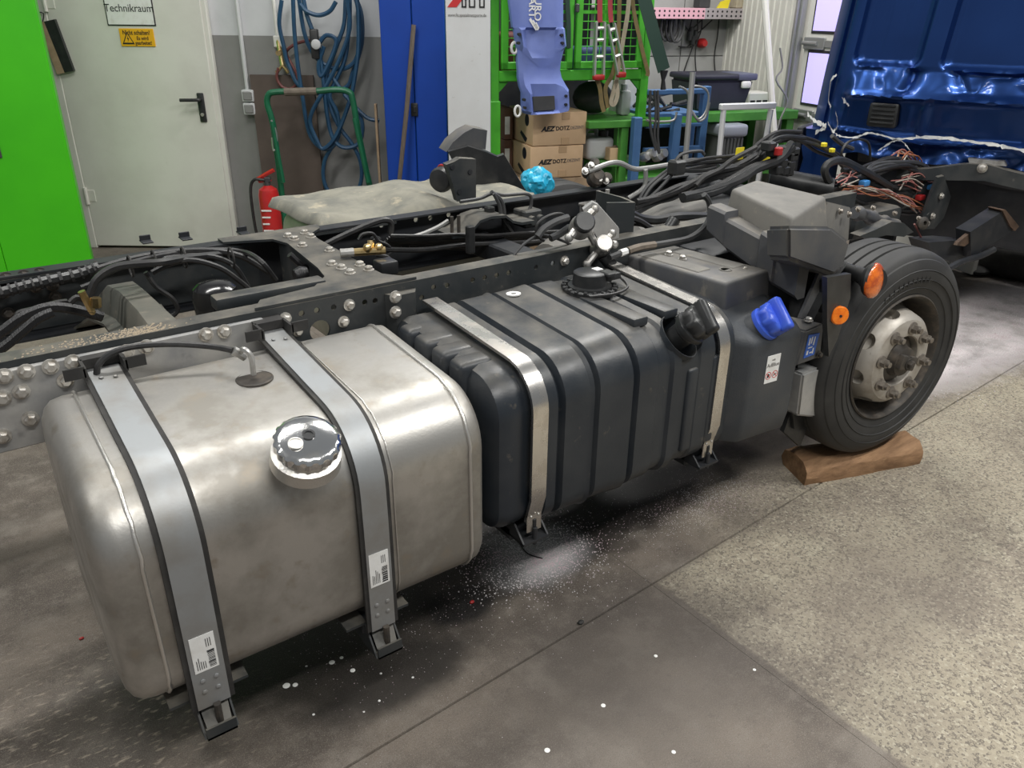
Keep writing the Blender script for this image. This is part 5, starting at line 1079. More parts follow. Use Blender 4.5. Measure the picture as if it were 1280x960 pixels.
web('load_strap', [(0.756,-0.050,2.001),(0.755,-0.050,1.792),(0.734,-0.050,1.625),(0.715,-0.050,1.478),(0.705,-0.050,1.379),(0.682,-0.050,1.288),(0.673,-0.050,1.237),(0.698,-0.050,1.226),(0.718,-0.050,1.287),(0.699,-0.050,1.379)], .03, BEIGEW, 'pale beige strap hanging in a loop below the rack beam')
web('load_strap', [(0.687,-0.040,2.000),(0.698,-0.040,1.768),(0.701,-0.040,1.576),(0.677,-0.040,1.419),(0.630,-0.040,1.329),(0.657,-0.040,1.201)], .03, OLIVE, 'olive strap hanging behind the slanting ratchet')
web('load_strap', [(0.777,-0.030,2.002),(0.804,-0.030,1.816),(0.860,-0.030,1.649),(0.916,-0.030,1.500),(0.947,-0.030,1.424),(0.943,-0.030,1.399)], .028, OLIVE, 'ochre strap slanting to the right corner of the mesh rack')
web('load_strap', [(0.550,-0.050,1.401),(0.584,-0.050,1.331),(0.602,-0.050,1.239),(0.624,-0.050,1.177)], .03, OLIVE, 'short olive strap tail under the straight ratchet')
web('load_strap', [(0.325,-0.030,1.992),(0.338,-0.030,1.812),(0.348,-0.030,1.719),(0.354,-0.030,1.577)], .03, DKGREENW, 'grey strap hanging on the left mesh door beside the blue part')
g_ = web('dark_green_strap', [(0.723,-0.220,1.995),(0.780,-0.220,1.862),(0.869,-0.220,1.654),(0.961,-0.220,1.447)], .09, DKGREENW, 'broad dark green strap hanging taut in front of the blue rack', None)
p = [(0.961,-0.220,1.447),(0.961,-0.220,1.387),(0.967,-0.220,1.328)]; obj('lead_rope', M().tube(p, [.03,.012,.02], 6), PRINT, g_)
# ================================================================ small green table, canister, clutter
tb = thing('green_table', 'small green steel table with a canister below beside the cartons', 'table', (.75,.2,0))
tx0, tx1 = (0.525,-0.020,1.161)[0], (0.994,-0.020,1.121)[0]
obj('table_top', M().rbox((tx0, -.03, TZ-.05), (tx1, .7, TZ), .005, 1), BENCHGREEN, tb)
lx0 = (0.784,0.000,0.898)[0]
for x, y in ((lx0, -.02), (tx0+.02, .62), (tx1-.08, .62)): obj('table_leg', M().rbox((x, y, 0), (x+.055, y+.05, TZ-.05), .004, 1), BENCHGREEN, tb)
shz = (0.702,0.000,0.831)[2]; obj('lower_shelf', M().rbox((bx1+.12, -.02, shz-.03), (tx1, .66, shz), .004, 1), BENCHGREEN, tb)
cn = V3((0.690,0.120,0.828)); cw = .105; ct = (0.679,0.120,1.006)[2]
kn = thing('plastic_canister', 'translucent white canister with black cap under the green table', 'canister', (cn.x, .2, shz))
obj('canister_body', M().rbox((cn.x-cw, .10, shz+.001), (cn.x+cw, .36, ct-.02), .03, 3), CLEAR, kn)
obj('carry_handle', M().tube(smooth([(cn.x-.08,.22,ct-.04),(cn.x-.06,.22,ct+.02),(cn.x,.22,ct+.025),(cn.x+.03,.22,ct-.04)],4), .016, 8), CLEAR, kn)
obj('screw_cap', M().cyl((cn.x+.04,.16,ct-.03),(cn.x+.04,.16,ct+.02),.035,14), BLKCLEAN, kn)
q = (0.775,0.050,0.852); top('small_carton', M().rbox((q[0]-.05,.02,shz+.001),(q[0]+.06,.16,shz+.09),.004,1), CARDB, 'small brown carton beside the canister on the lower shelf', 'carton')
q = (0.931,0.250,1.288); wbz = TZ+.001
pt = thing('white_spray_bottle', 'pale bottle and boxes on the green table behind the straps', 'bottle', (q[0], .25, wbz))
obj('bottle_body', M().rbox((q[0]-.05,.2,wbz),(q[0]+.03,.3,wbz+.17),.02,2), CLEAR, pt); obj('bottle_neck', M().cyl((q[0]-.01,.25,wbz+.17),(q[0]-.01,.25,wbz+.21),.025,10), GREYPLUG, pt)
q = (1.117,0.400,1.256); top('white_case', M().prism([(q[0]-.16,.36,wbz),(q[0]+.05,.36,wbz),(q[0]+.05,.36,wbz+.14),(q[0]-.01,.36,wbz+.26),(q[0]-.13,.36,wbz+.26)], (0,.2,0)), WHITE, 'white slanted case on the green table at the rear', 'case', flat=True)
q = (0.727,0.300,1.191); top('dark_sack', M().ball((q[0],.36,wbz+.115),(.15,.14,.112),14), DKGREY, 'dark sack slumped on the green table under the beam', 'sack')
# ================================================================ long green workbench with cooler box and more (further back)
wbk = thing('workbench', 'long green workbench along the rear wall carrying the dark blue cool box', 'bench', (1.9,1.5,0))
e0, e1 = V3((1.562,0.996,0.980)), V3((3.266,1.495,0.980)); hb_ = .5*(e0.y+e1.y)
obj('bench_top', M().rbox((e0.x-.2, hb_, .90), (e1.x, hb_+.75, .98), .006, 1), BENCHGREEN, wbk)
for x in (e0.x-.15, e1.x-.10): obj('bench_leg', M().rbox((x, hb_+.02, 0), (x+.08, hb_+.10, .90), .004, 1), BENCHGREEN, wbk); obj('bench_leg', M().rbox((x, hb_+.6, 0), (x+.08, hb_+.7, .90), .004, 1), BENCHGREEN, wbk)
obj('shade_board', M().box((e0.x-.9, hb_+.70, .02), (e1.x, hb_+.72, .90)), CABDARK, wbk, flat=True); obj('lower_board', M().rbox((e0.x-.1, hb_+.05, .40), (e1.x-.05, hb_+.7, .44), .004, 1), BENCHGREEN, wbk)  # black board added in place of the shade under the bench
hc_ = hb_+.12
c0, c1 = V3((2.203,1.366,0.980)), V3((2.818,1.366,0.963)); ct = (2.443,1.366,1.293)[2]; cm_ = (2.665,1.366,1.106)[0]
cbx = thing('cool_box', 'dark navy cool box with a light lid corner on the workbench', 'cool box', (.5*(c0.x+c1.x), hc_+.2, .98))
b = bmesh.new(); bo = [b.verts.new(p) for p in ((c0.x+.03,hc_+.02,.981),(c1.x-.06,hc_+.02,.981),(c1.x-.06,hc_+.42,.981),(c0.x+.03,hc_+.42,.981))]; tp_ = [b.verts.new(p) for p in ((c0.x,hc_,ct-.05),(c1.x,hc_,ct-.05),(c1.x,hc_+.45,ct-.05),(c0.x,hc_+.45,ct-.05))]
for f in ((0,3,2,1),(4,5,6,7),(0,1,5,4),(1,2,6,5),(2,3,7,6),(3,0,4,7)): b.faces.new([(bo+tp_)[i] for i in f])
bmesh.ops.bevel(b, geom=b.edges[:], offset=.02, segments=2, affect='EDGES'); obj('box_body', M().bm(b), COOLER, cbx)
obj('lid', M().rbox((c0.x-.015,hc_-.015,ct-.05),(c1.x+.015,hc_+.46,ct), .02, 3), COOLER, cbx); obj('lid_corner', M().rbox((cm_-.03,hc_-.02,ct-.055),(c1.x+.02,hc_+.30,ct+.004), .015, 2), COOLERLID, cbx)
q = (2.722,1.346,1.203); obj('white_latch', M().rbox((q[0]-.05,hc_-.03,q[2]-.03),(q[0]+.05,hc_+.0,q[2]+.03), .015, 2), WHITE, cbx)
q0, q1 = (2.982,1.646,1.103), (3.219,1.646,0.995)
tv = thing('small_appliance', 'cream slotted appliance box beside the cool box', 'appliance', (.5*(q0[0]+q1[0]), hb_+.5, .98))
obj('case', M().rbox((q0[0],hb_+.4,.981),(q1[0],hb_+.6,q0[2]), .01, 1), GATEWHITE, tv)
for k in range(3): obj('dark_slot', M().box((q0[0]+.02+.07*k,hb_+.394,q0[2]-.09),(q0[0]+.07+.07*k,hb_+.402,q0[2]-.07)), PRINT, tv, flat=True)
q0, q1 = V3((2.436,1.146,0.806)), V3((2.657,1.146,0.798)); ct = (2.529,1.146,0.858)[2]
wb_ = thing('waste_bin', 'grey ribbed waste bin with pale lid under the workbench', 'bin', (.5*(q0.x+q1.x), hb_+.1, 0))
obj('bin_body', M().rbox((q0.x-.03,hb_-.09,0),(q1.x-.02,hb_+.25,ct-.06), .02, 2), BIN, wb_); obj('bin_lid', M().rbox((q0.x-.05,hb_-.12,ct-.08),(q1.x,hb_+.28,ct+.03), .03, 3), BINLID, wb_)
for k in range(6): x = q0.x-.02+k*(q1.x-q0.x)/6; obj('bin_rib', M().rbox((x,hb_-.105,.1),(x+.022,hb_-.088,ct-.09), .004, 1), BIN, wb_)
# perforated shelf on the back wall with pieces on it
hs = 2.45
p0, p1 = V3((2.324,2.450,1.869)), V3((3.604,2.450,1.795))
sf = thing('perforated_shelf', 'perforated metal wall shelf with a pink left half above the bench', 'shelf', (.5*(p0.x+p1.x), hs, p0.z-.08))
zs = .5*(p0.z+p1.z)
obj('shelf_board', M().box((p0.x-.6, hs, zs-.01), (p1.x, 2.70, zs)), PERF, sf, flat=True)
xm = p0.x+.45*(p1.x-p0.x)
lipp = obj('front_lip_pink', M().rbox((p0.x-.6, hs-.01, zs-.10), (xm, hs, zs), .002, 1), PINK, sf); lip = obj('front_lip', M().rbox((xm, hs-.01, zs-.10), (p1.x, hs, zs), .002, 1), PERF, sf)
m1, m2 = M(), M(); x = p0.x-.05
while x < p1.x-.03:
    for z in (-.03, -.07): (m1 if x < xm else m2).cyl((x, hs-.0115, zs+z), (x, hs-.0095, zs+z), .011, 6)
    x += .055
obj('punched_hole', m1, PRINT, lipp, kind='stuff'); obj('punched_hole', m2, PRINT, lip, kind='stuff')
for x in (p0.x+.2, p1.x-.25): obj('shelf_bracket', M().prism([(x, 2.70, zs-.01), (x, hs+.03, zs-.01), (x, 2.70, zs-.22)], (.02,0,0)), PERF, sf, flat=True)
q = (3.126,2.500,1.886); top('yellow_tag', M().prism([(q[0]-.06,hs+.03,zs+.001),(q[0]+.06,hs+.03,zs+.001),(q[0]+.08,hs+.03,zs+.09),(q[0]-.02,hs+.03,zs+.06)], (0,.03,0)), YELLOWT, 'yellow paper tag lying on the perforated shelf', 'tag', flat=True)
for q, cc, lb_ in (((2.913,2.500,1.869),DKGREY,'small black tin on the perforated shelf left of the yellow tag'),((3.336,2.500,1.874),BEIGEW,'tan box on the perforated shelf right of the yellow tag'),((3.529,2.500,1.876),WHITE,'white packet at the right end of the perforated shelf')):
    top('small_pack', M().rbox((q[0]-.06,hs+.02,zs+.001),(q[0]+.06,hs+.16,zs+.13),.01,1), cc, lb_, 'pack')
# cable reels and leads under the shelf, red plug
q = V3((2.554,2.600,1.668)); cr = thing('cable_coil', 'black coiled cables hanging below the perforated shelf', 'cable', tuple(q))
for k in range(5): obj('cable_turn', M().tube([(q.x+.05*k-.06+.02*cos(t), 2.55, q.z+(.11+.012*k)*sin(t)) if False else (q.x-.09+.045*k+.075*cos(t), 2.60-.02*k, q.z+(.12+.008*k)*sin(t)) for t in [2*pi*j/18 for j in range(18)]], .014, 6, False, True), HOSE if k % 2 else DKGREY, cr)
leads = thing('hanging_leads', 'thin black leads and red plug hanging on the rear wall', 'cable', (2.991,2.660,1.455))
for L_ in ([(2.764,2.660,1.757),(2.834,2.660,1.645),(2.938,2.660,1.570),(2.874,2.660,1.471),(2.780,2.660,1.456)], [(2.950,2.660,1.773),(2.976,2.660,1.570),(2.971,2.660,1.378),(3.018,2.660,1.157)], [(2.895,2.660,1.758),(2.876,2.660,1.608),(2.943,2.660,1.532),(2.875,2.660,1.301),(2.840,2.660,1.183)], [(3.009,2.660,1.759),(3.009,2.660,1.608),(2.931,2.660,1.471),(2.760,2.660,1.471)], [(3.212,2.660,1.745),(3.217,2.660,1.570),(3.205,2.660,1.376),(3.239,2.660,1.202)], [(3.129,2.660,1.722),(3.007,2.660,1.623),(2.920,2.660,1.562),(2.876,2.660,1.608),(2.962,2.660,1.683),(3.030,2.660,1.744)]):
    obj('lead', M().tube(smooth(L_, 4), .007, 5), HOSE, leads)
q = (3.033,2.660,1.501); obj('red_plug', M().lathe([(.045,0),(.05,.06),(.03,.10)], (q[0],2.69,q[2]), (0,-1,0), 14), CONRED, leads)
m = M(); 
for p in [(2.868,2.640,1.571),(2.911,2.640,1.533),(2.934,2.640,1.578),(2.883,2.640,1.608)]: m.rbox((p[0]-.025,2.61,p[2]-.05),(p[0]+.02,2.66,p[2]+.05),.01,1)
obj('plug_cluster', m, BLKCLEAN, leads)
# ================================================================ blue rack with poles
br_ = thing('blue_rack', 'blue steel stand hung with cables in front of the green bench', 'rack', (1.1,-.1,0))
ha = -.12
def pst(q, w, hh_):
    q = V3(q); return M().rbox((q.x-w/2, hh_, 0), (q.x+w/2, hh_+.06, q.z), .005, 1)
obj('post', pst((0.863,-0.110,1.140), .06, -.11), BLUERACK, br_); obj('post', pst((1.445,-0.020,1.323), .055, ha+.1), BLUERACK, br_); obj('post', pst((1.167,-0.120,1.153), .06, ha), BLUERACK, br_)
z = (1.185,-0.020,1.291)[2]; xa, xb = (0.970,-0.020,1.305)[0], (1.462,-0.020,1.296)[0]
obj('top_bar', M().rbox((xa, ha+.1, z-.018), (xb, ha+.14, z+.018), .006, 1), BLUERACK, br_)
z = (1.210,-0.020,1.065)[2]; obj('cross_bar', M().rbox((xa, ha+.1, z-.012), (xb, ha+.13, z+.012), .004, 1), BLUERACK, br_)
z = (1.229,-0.020,0.899)[2]; obj('cross_bar', M().rbox((xa, ha+.1, z-.02), (xb, ha+.13, z+.02), .004, 1), BLUERACK, br_)
obj('post', pst((1.473,0.180,1.038), .05, .18), BLUERACK, br_)
for q in ([(0.927,-0.120,1.315),(0.934,-0.120,1.176),(0.959,-0.120,1.043),(1.009,-0.120,0.918)], [(0.982,-0.120,1.314),(1.007,-0.120,1.121),(1.012,-0.120,1.015),(1.036,-0.120,0.906)], [(0.957,-0.120,1.314),(0.984,-0.120,1.174),(0.987,-0.120,1.016),(1.037,-0.120,0.895)]):
    cb_ = obj('hanging_cable', M().tube(smooth(q, 4), .010, 6), DKGREY, br_)
for q in ([(1.134,-0.140,1.338),(1.194,-0.140,1.311),(1.226,-0.140,1.248),(1.239,-0.140,1.196),(1.306,-0.140,1.120),(1.365,-0.140,1.166),(1.376,-0.140,1.271),(1.331,-0.140,1.324),(1.241,-0.140,1.336),(1.208,-0.140,1.295)], [(1.274,-0.120,1.166),(1.327,-0.120,1.106),(1.382,-0.120,1.131),(1.401,-0.120,1.227)], [(0.914,-0.120,1.124),(1.021,-0.120,1.110),(1.127,-0.120,1.117),(1.147,-0.120,1.170)]):
    obj('grey_cable', M().tube(smooth(q, 4), .008, 6), PIPE, br_)
m = M(); TA, TB = V3((1.029,0.130,1.211)), V3((1.342,0.130,1.203))
random.seed(5)
for k in range(16):
    q = TA*(1-(t_ := random.random()))+TB*t_+V3((0,.05*random.random(),random.uniform(-.06,.05))); m.tube(smooth([q+V3((-.07,0,.02*random.uniform(-1,1))), q+V3((0,.03,.05*random.uniform(-1,1))), q+V3((.08,0,.05*random.uniform(-1,1)))], 3), .012, 5)
obj('cable_tangle', m, DKGREY, br_, kind='stuff')
obj('tangle_shelf', M().box((tx1+.02, ha+.14, (1.162,0.080,1.142)[2]-.02), (xb, .55, (1.162,0.080,1.142)[2])), BLUERACK, br_, flat=True)
m = M()
for p in [(0.952,-0.070,0.869),(1.001,-0.070,0.889),(1.055,-0.070,0.864),(1.091,-0.070,0.885)]: m.lathe([(.03,-.03),(.035,0),(.03,.03)], p, (.3,-.8,.3), 12)
obj('chrome_fittings', m, RATCHET, br_, kind='stuff')
q0, q1 = V3((1.162,-0.250,1.436)), V3((1.141,-0.300,0.896))
dz = (q0-q1)/(q0.z-q1.z); ft_ = q1-dz*q1.z
top('grey_pole', M().tube([ft_+V3((0,0,.005)), q1, q0], .019, 10), PIPE, 'grey steel pole leaning upright in front of the blue rack', 'pole')
# white aluminium frame and tall pole to the right
hA = -.35
A = [(1.367,-0.350,1.230),(1.748,-0.350,1.209)]
af = thing('aluminium_stand', 'white aluminium frame stand right of the waste bin', 'stand', (.5*(A[0][0]+A[1][0]), hA, 0))
a0, a1 = V3(A[0]), V3(A[1]); low = (1.377,-0.350,0.850)
obj('leg_tube', M().tube([(low[0]-.06, hA, .01), low, (a0.x, hA, a0.z-.015)], .019, 8), ALUPROF, af); r2 = (1.739,-0.350,0.965); obj('leg_tube', M().tube([(r2[0]-.05, hA, .01), r2, (a1.x, hA, a1.z-.015)], .019, 8), ALUPROF, af)
obj('top_tube', M().rbox((a0.x-.03, hA-.02, a0.z-.03), (a1.x+.03, hA+.02, a0.z+.012), .006, 1), ALUPROF, af)
q0, q1 = V3((2.480,0.900,1.891)), V3((2.617,0.700,0.825)); dz = (q0-q1)/(q0.z-q1.z)
obj_p = top('leaning_profile', M().tube([q1-dz*q1.z, q1, q0+dz*.6], .028, 8), GATEWHITE, 'tall white profile bar leaning before the sheet metal wall', 'bar')
q = V3((2.510,0.900,1.530))
top('thin_wall_cable', M().tube(smooth([(2.920,1.200,1.516),(2.976,1.200,1.351),(2.926,1.200,1.251),(3.080,1.200,1.078),(3.033,1.200,0.904),(2.990,1.200,0.656)], 4), .008, 5), PIPE, 'thin grey cable hanging along the sheet metal wall', 'cable')
# ================================================================ wrecked blue cab (frame K: a right, b away from the viewer)
frame('K')
cab = thing('truck_cab', 'dented blue truck cab with torn lower edge standing behind the front wheel', 'truck cab', (1.0,.3,0))
def sst(x, a, b): t = max(0, min(1, (x-a)/(b-a))); return t*t*(3-2*t)
def rbx(a, z, a0, a1, z0, z1, r, soft):   # 1 inside a rounded rectangle
    dx = max(a0+r-a, a-a1+r, 0); dz = max(z0+r-z, z-z1+r, 0)
    d = math.hypot(dx, dz)-r
    if dx == 0 and dz == 0: d = max(a0-a, a-a1, z0-z, z-z1)
    return 1-sst(d, -soft, soft)
def cabf(a, z):
    s = a-.07*(z-1.1)
    b = 0.0
    if s < .13: b += (.13-s)**2*5.0 + (.02 if .055 < s < .075 else 0)
    b += .045*rbx(s, z, .150, .505, 1.525, 2.45, .05, .010) + .012*rbx(s, z, .175, .48, 1.54, 2.42, .04, .008)
    b += .045*rbx(s, z, .622, 1.75, 1.520, 2.45, .05, .010) + .012*rbx(s, z, .65, 1.72, 1.535, 2.42, .04, .008)
    for g in (.27, .385): b += .006*math.exp(-((s-g)/.006)**2)*(z > 1.54)
    # crumpled band under the panels
    k = sst(z, 1.36, 1.40)*(1-sst(z, 1.49, 1.52))*sst(s, .15, .22)
    n1 = noise.noise(V3((s*5.5, z*7, 1.7))); n2 = noise.noise(V3((s*13+3, z*9, 4.2)))
    ok = sst(s, .13, .20)
    if z > 1.362: b += -ok*.062*max(0, min(1, (1.512-z)/.15))          # the band leans out and faces up
    else: b += ok*(-.062+.075*max(0, min(1, (1.362-z)/.22)))           # the field below leans back and faces down
    rg = 1-abs(noise.noise(V3((s*4.2+z*2.5, z*3.5-s*1.2, 5.5))))*2.2
    b += k*(.050*max(0, rg)**2 + .030*abs(n1) + .008*n2)
    # swage line with a sunk field below
    b += -.016*math.exp(-((z-1.362)/.012)**2)*sst(s, .12, .16)
    b += .014*rbx(s, z, .175, .60, 1.155, 1.345, .02, .01)+.014*rbx(s, z, .64, 1.7, 1.15, 1.34, .03, .01)
    for g in (.535, .60): b += -.007*rbx(s, z, g-.012, g+.012, 1.17, 1.31, .012, .006)
    # vent opening
    b += .03*rbx(s, z, .318, .478, 1.185, 1.318, .02, .006)
    # buckled lower edge
    low = 1-sst(z, 1.08, 1.15+.02*sin(s*9))
    b += low*(.03+.05*noise.noise(V3((s*4, z*9, 9.1)))+.02*noise.noise(V3((s*14, z*16, 2.2))))
    b += -.03*math.exp(-((z-(1.135+.018*sin(s*6+1)-.02*s))/.014)**2)*sst(s, .1, .2)
    b += .006*noise.noise(V3((s*3, z*3, 0)))
    return b
NA, NZ = 230, 150
def cz(a, j): return 1.00+.03*noise.noise(V3((a*5, 3, 3)))*(1-j/(NZ-1)) + (2.62-1.0)*j/(NZ-1)
def cg(i, j):
    a = -.035+2.35*i/(NA-1); z = cz(a, j); a2 = a+.07*(z-1.1)
    if a < 0: a2 += 0
    return (a2, cabf(a2, z), z)
obj('rear_wall', M().grid(cg, NA, NZ), CABBLUE, cab, ang=60)
# left side of the cab
sidem = M().grid(lambda i, j: (cg(0, j)[0]-.015*i+(.07 if i > 2 else 0)*0, cg(0, j)[1]+.17*i, cg(0, j)[2]), 7, NZ)
obj('side_wall', sidem, CABBLUE, cab, ang=60)
obj('roof', M().box((.05,.02,2.60),(2.4,1.2,2.66)), CABBLUE, cab)
# corner column lower down
cor = M()
se = []
for z, o_ in ((1.14,0),(1.08,.01),(1.02,-.01),(.95,.012),(.86,.0),(.78,.01)):
    se.append([(-.05+o_,.05,z),(-.03+o_,-.01,z),(.03,-.015+o_,z),(.05,.012,z),(.10,.0+o_,z),(.135,.03,z),(.13,.30,z),(-.05,.30,z)])
obj('corner_column', cor.loft(se), CABBLUE, cab, ang=25)
# vent grille
vg = M().rbox((.322,-.040,1.182),(.490,.05,1.325),.018,2); v_ = obj('vent_frame', vg, BLKCLEAN, cab)
for k in range(5): z = 1.206+.024*k; obj('vent_louvre', M().rbox((.342,-.050,z),(.472,-.036,z+.011),.003,1), BLKCLEAN, v_)
# torn bright metal along the buckles
def torn(pts, w, seed):
    random.seed(seed); P = smooth(pts, 6); m = M(); vs = []
    for i, p in enumerate(P):
        q = random.uniform(.2, 1.2)*w; vs += [(p.x, p.y-.012, p.z+q*.5), (p.x+.004, p.y-.022, p.z-q*.5+random.uniform(-.004,.004)), (p.x, p.y+.01, p.z-q*.5)]
    n = len(P); fs = []
    for i in range(n-1):
        for k in range(3): l = (k+1) % 3; fs.append((i*3+k, i*3+l, i*3+3+l, i*3+3+k))
    fs += [(0,1,2), (3*n-3, 3*n-1, 3*n-2)]
    return m.add(vs, fs)
obj('torn_edge', torn([(0.099,-0.030,1.193),(0.142,-0.030,1.140),(0.194,-0.030,1.116),(0.279,-0.030,1.118),(0.343,-0.030,1.147),(0.412,-0.030,1.144),(0.505,-0.030,1.129),(0.612,-0.030,1.143)], .012, 1), TORN, cab, ang=15)
obj('torn_edge', torn([(0.611,-0.030,1.148),(0.759,-0.030,1.156),(0.885,-0.030,1.150),(1.007,-0.030,1.143),(1.088,-0.030,1.134),(1.207,-0.030,1.119)], .020, 2), TORN, cab, ang=15)
obj('torn_edge', torn([(0.421,-0.030,1.052),(0.467,-0.030,1.093),(0.515,-0.030,1.125),(0.564,-0.030,1.102),(0.597,-0.030,1.069)], .011, 3), TORN, cab, ang=15)
obj('paint_loss', torn([(0.099,-0.012,1.465),(0.072,-0.012,1.431),(0.072,-0.012,1.377),(0.077,-0.012,1.317),(0.098,-0.012,1.281)], .02, 4), TORN, cab, ang=15)
obj('paint_loss', torn([(0.134,-0.020,1.251),(0.152,-0.020,1.206),(0.155,-0.020,1.159),(0.131,-0.020,1.133)], .018, 5), TORN, cab, ang=15)
obj('paint_loss', torn([(-0.032,-0.020,1.230),(0.013,-0.020,1.195),(0.066,-0.020,1.175),(0.092,-0.020,1.163),(0.035,-0.020,1.125)], .03, 6), TORN, cab, ang=15)
obj('paint_loss', torn([(0.155,-0.012,1.335),(0.183,-0.012,1.310),(0.205,-0.012,1.293)], .026, 8), TORN, cab, ang=15)
obj('swage_chip', torn([(0.713,-0.030,1.363),(0.817,-0.030,1.357),(0.897,-0.030,1.358)], .008, 7), TORN, cab, ang=15)
# rear cross beam, inner panels, dark underbody and stands
rb_ = [(0.552,-0.100,0.962),(0.722,-0.100,0.985),(0.920,-0.100,1.034),(1.019,-0.100,1.040),(1.131,-0.100,1.017),(1.321,-0.100,0.987),(1.340,-0.100,0.912),(1.151,-0.100,0.932),(1.020,-0.100,0.951),(0.736,-0.100,0.922),(0.562,-0.100,0.916)]
obj('rear_beam', M().prism(rb_, (0,.08,0)), FRAMEB, cab, ang=20, label='dark bolted cross beam under the blue cab')
q = (0.996,-0.105,1.020); obj('beam_bolt', M().bolt(q, (0,-1,0), .02, .012), BOLT, cab)
rp = [(0.908,-0.050,1.057),(1.089,-0.050,1.058),(1.106,-0.050,1.034),(0.923,-0.050,1.027)]; obj('beam_bracket', M().prism(rp, (0,.06,0)), CASTALU, cab, flat=True)
obj('shaded_inner_panel', M().grid(lambda i, j: (.25+.1*i, .22+.02*sin(i*1.3)+.02*j, 1.05-.04*j-.008*i), 20, 4), CABDARK, cab, ang=50)  # blue panel coloured near-black, shade under the cab painted in
obj('underbody', M().rbox((.15,.30,.48),(2.2,1.5,1.02),.06,2), CABDARK, cab)
for a, b_ in ((.25,.5),(1.9,.5),(.25,1.3),(1.9,1.3)): obj('stand', M().rbox((a,b_,.0),(a+.16,b_+.16,.50),.01,1), CABDARK, cab)
obj('black_door_edge', M().rbox((-.11,.05,.70),(-.06,.35,1.14),.02,2), CABDARK, cab)
frame('T')
# ================================================================ bumper arm in front of the truck, rubber scraps
ba = thing('bumper_arm', 'dark box-section bumper arm with rusty end pointing up towards the cab', 'bracket', (4.344,1.950,0.632))
f1 = [(4.484,1.950,0.742),(4.814,1.950,0.813),(4.918,1.950,0.763),(5.068,1.950,0.692),(4.974,1.950,0.668),(4.576,1.950,0.581)]
obj('box_section', M().prism(f1, (.02,.09,0)), FRAMEDK, ba, ang=20)
f2 = [(4.776,1.940,0.824),(4.814,1.940,0.823),(5.053,1.940,0.696),(5.017,1.940,0.673),(4.936,1.940,0.712)]
obj('rusty_end', M().prism(f2, (.02,.09,0)), RUST, ba, ang=20)
f3 = [(4.152,2.000,0.724),(4.411,2.000,0.694),(4.632,2.000,0.652),(4.696,2.000,0.545),(4.474,2.000,0.563),(4.226,2.000,0.648)]
obj('root_plate', M().prism(f3, (.02,.12,0)), FRAMEDK, ba, ang=20)
f4 = [(4.400,1.960,0.696),(4.517,1.960,0.735),(4.560,1.960,0.685),(4.485,1.960,0.661),(4.391,1.960,0.680)]; obj('worn_patch_plate', M().prism(f4, (0,.02,0)), RUST, ba, ang=20)
obj('lower_tube', M().tube(smooth([(4.291,1.930,0.576),(4.409,1.930,0.591),(4.628,1.930,0.591),(4.777,1.930,0.604)], 4), .018, 8), FRAMEDK, ba)
q = V3((6.352,2.638,0.030)); top('rubber_scrap', M().ball((q.x,q.y,.035), (.12,.09,.036), 12), RUBBER, 'small black lump lying on the floor right of the wheel', 'scrap')
q = V3((6.515,2.450,0.100)); top('rubber_block', M().rbox((q.x-.15,q.y-.25,0),(q.x+.4,q.y+.35,.24),.08,3), RUBBER, 'large black rubber block at the right edge under the cab', 'block')
# ================================================================ far side tank, mat, mudguard, bag
ft = thing('far_tank', 'pale metal tank on the far side covered by a dusty mat', 'fuel tank', (1.9,3.5,.35))
FT0 = 3.17
secs = []
for x, i in ((1.345,.15),(1.35,.06),(1.37,.02),(1.40,0),(2.0,0),(2.42,0),(2.45,.02),(2.46,.14)):
    secs.append([(x, y, z) for y, z in rr(FT0+i, 3.80-i, .36+i, .925-i, (.1,.1,.12,.08), 8)])
obj('tank_body', M().loft(secs), FARTANK, ft, ang=50)
obj('tank_strap', M().loft([[(x, y, z) for y, z in rr(FT0-.006, 3.806, .354, .931, (.1,.1,.12,.08), 8)] for x in (1.56,1.64)], True, False), STRAPDIRT, ft)
def matp(i, j):
    x = 1.32+1.16*i/40; t = j/18
    y = 3.19+.62*t+.02*sin(i*.6); z = .955+.040*sin(t*2.6)*sin(min(1,i/36)*3.0+.1)+.022*noise.noise(V3((x*5, y*6, 1)))+.02*sin(i*.35+1)*(1-t)
    if j == 0: z -= .035+.015*sin(i*.5)
    if i == 0: z -= .03
    return (x, y, z)
mm = M().grid(matp, 41, 19); n_ = len(mm.v)
base_v = list(mm.v); base_f = list(mm.f)
mm.add([(x, y, z-.008) for x, y, z in base_v], [f[::-1] for f in base_f])
for i in range(40):
    for a, b in ((i*19, (i+1)*19), (i*19+18, (i+1)*19+18)): mm.f.append((a, b, b+n_, a+n_))
for j in range(18):
    for a, b in ((j, j+1), (40*19+j, 40*19+j+1)): mm.f.append((a, b, b+n_, a+n_))
top('dusty_mat', mm, MATTING, 'crumpled dusty mat draped over the far tank', 'mat', ang=60)
fm = thing('far_mudguard', 'folded black plastic mudguard rising behind the far rail', 'mudguard', (2.283,3.400,0.994))
def slab(pts, d, mt, nm, par): return obj(nm, M().prism(pts, d), mt, par, ang=20)
slab([(2.180,3.550,1.141),(2.219,3.550,1.185),(2.288,3.550,1.227),(2.347,3.550,1.247),(2.432,3.550,1.229),(2.421,3.550,1.133),(2.311,3.550,1.154),(2.238,3.550,1.136)], (.04,.14,.0), GREYPL, 'upper_flap', fm)
slab([(2.159,3.500,1.150),(2.279,3.500,1.167),(2.392,3.500,1.130),(2.463,3.500,1.099),(2.504,3.500,1.108),(2.651,3.500,0.904),(2.401,3.500,0.898),(2.299,3.500,0.893)], (.03,.05,0), BLKCLEAN, 'sloping_sheet', fm)
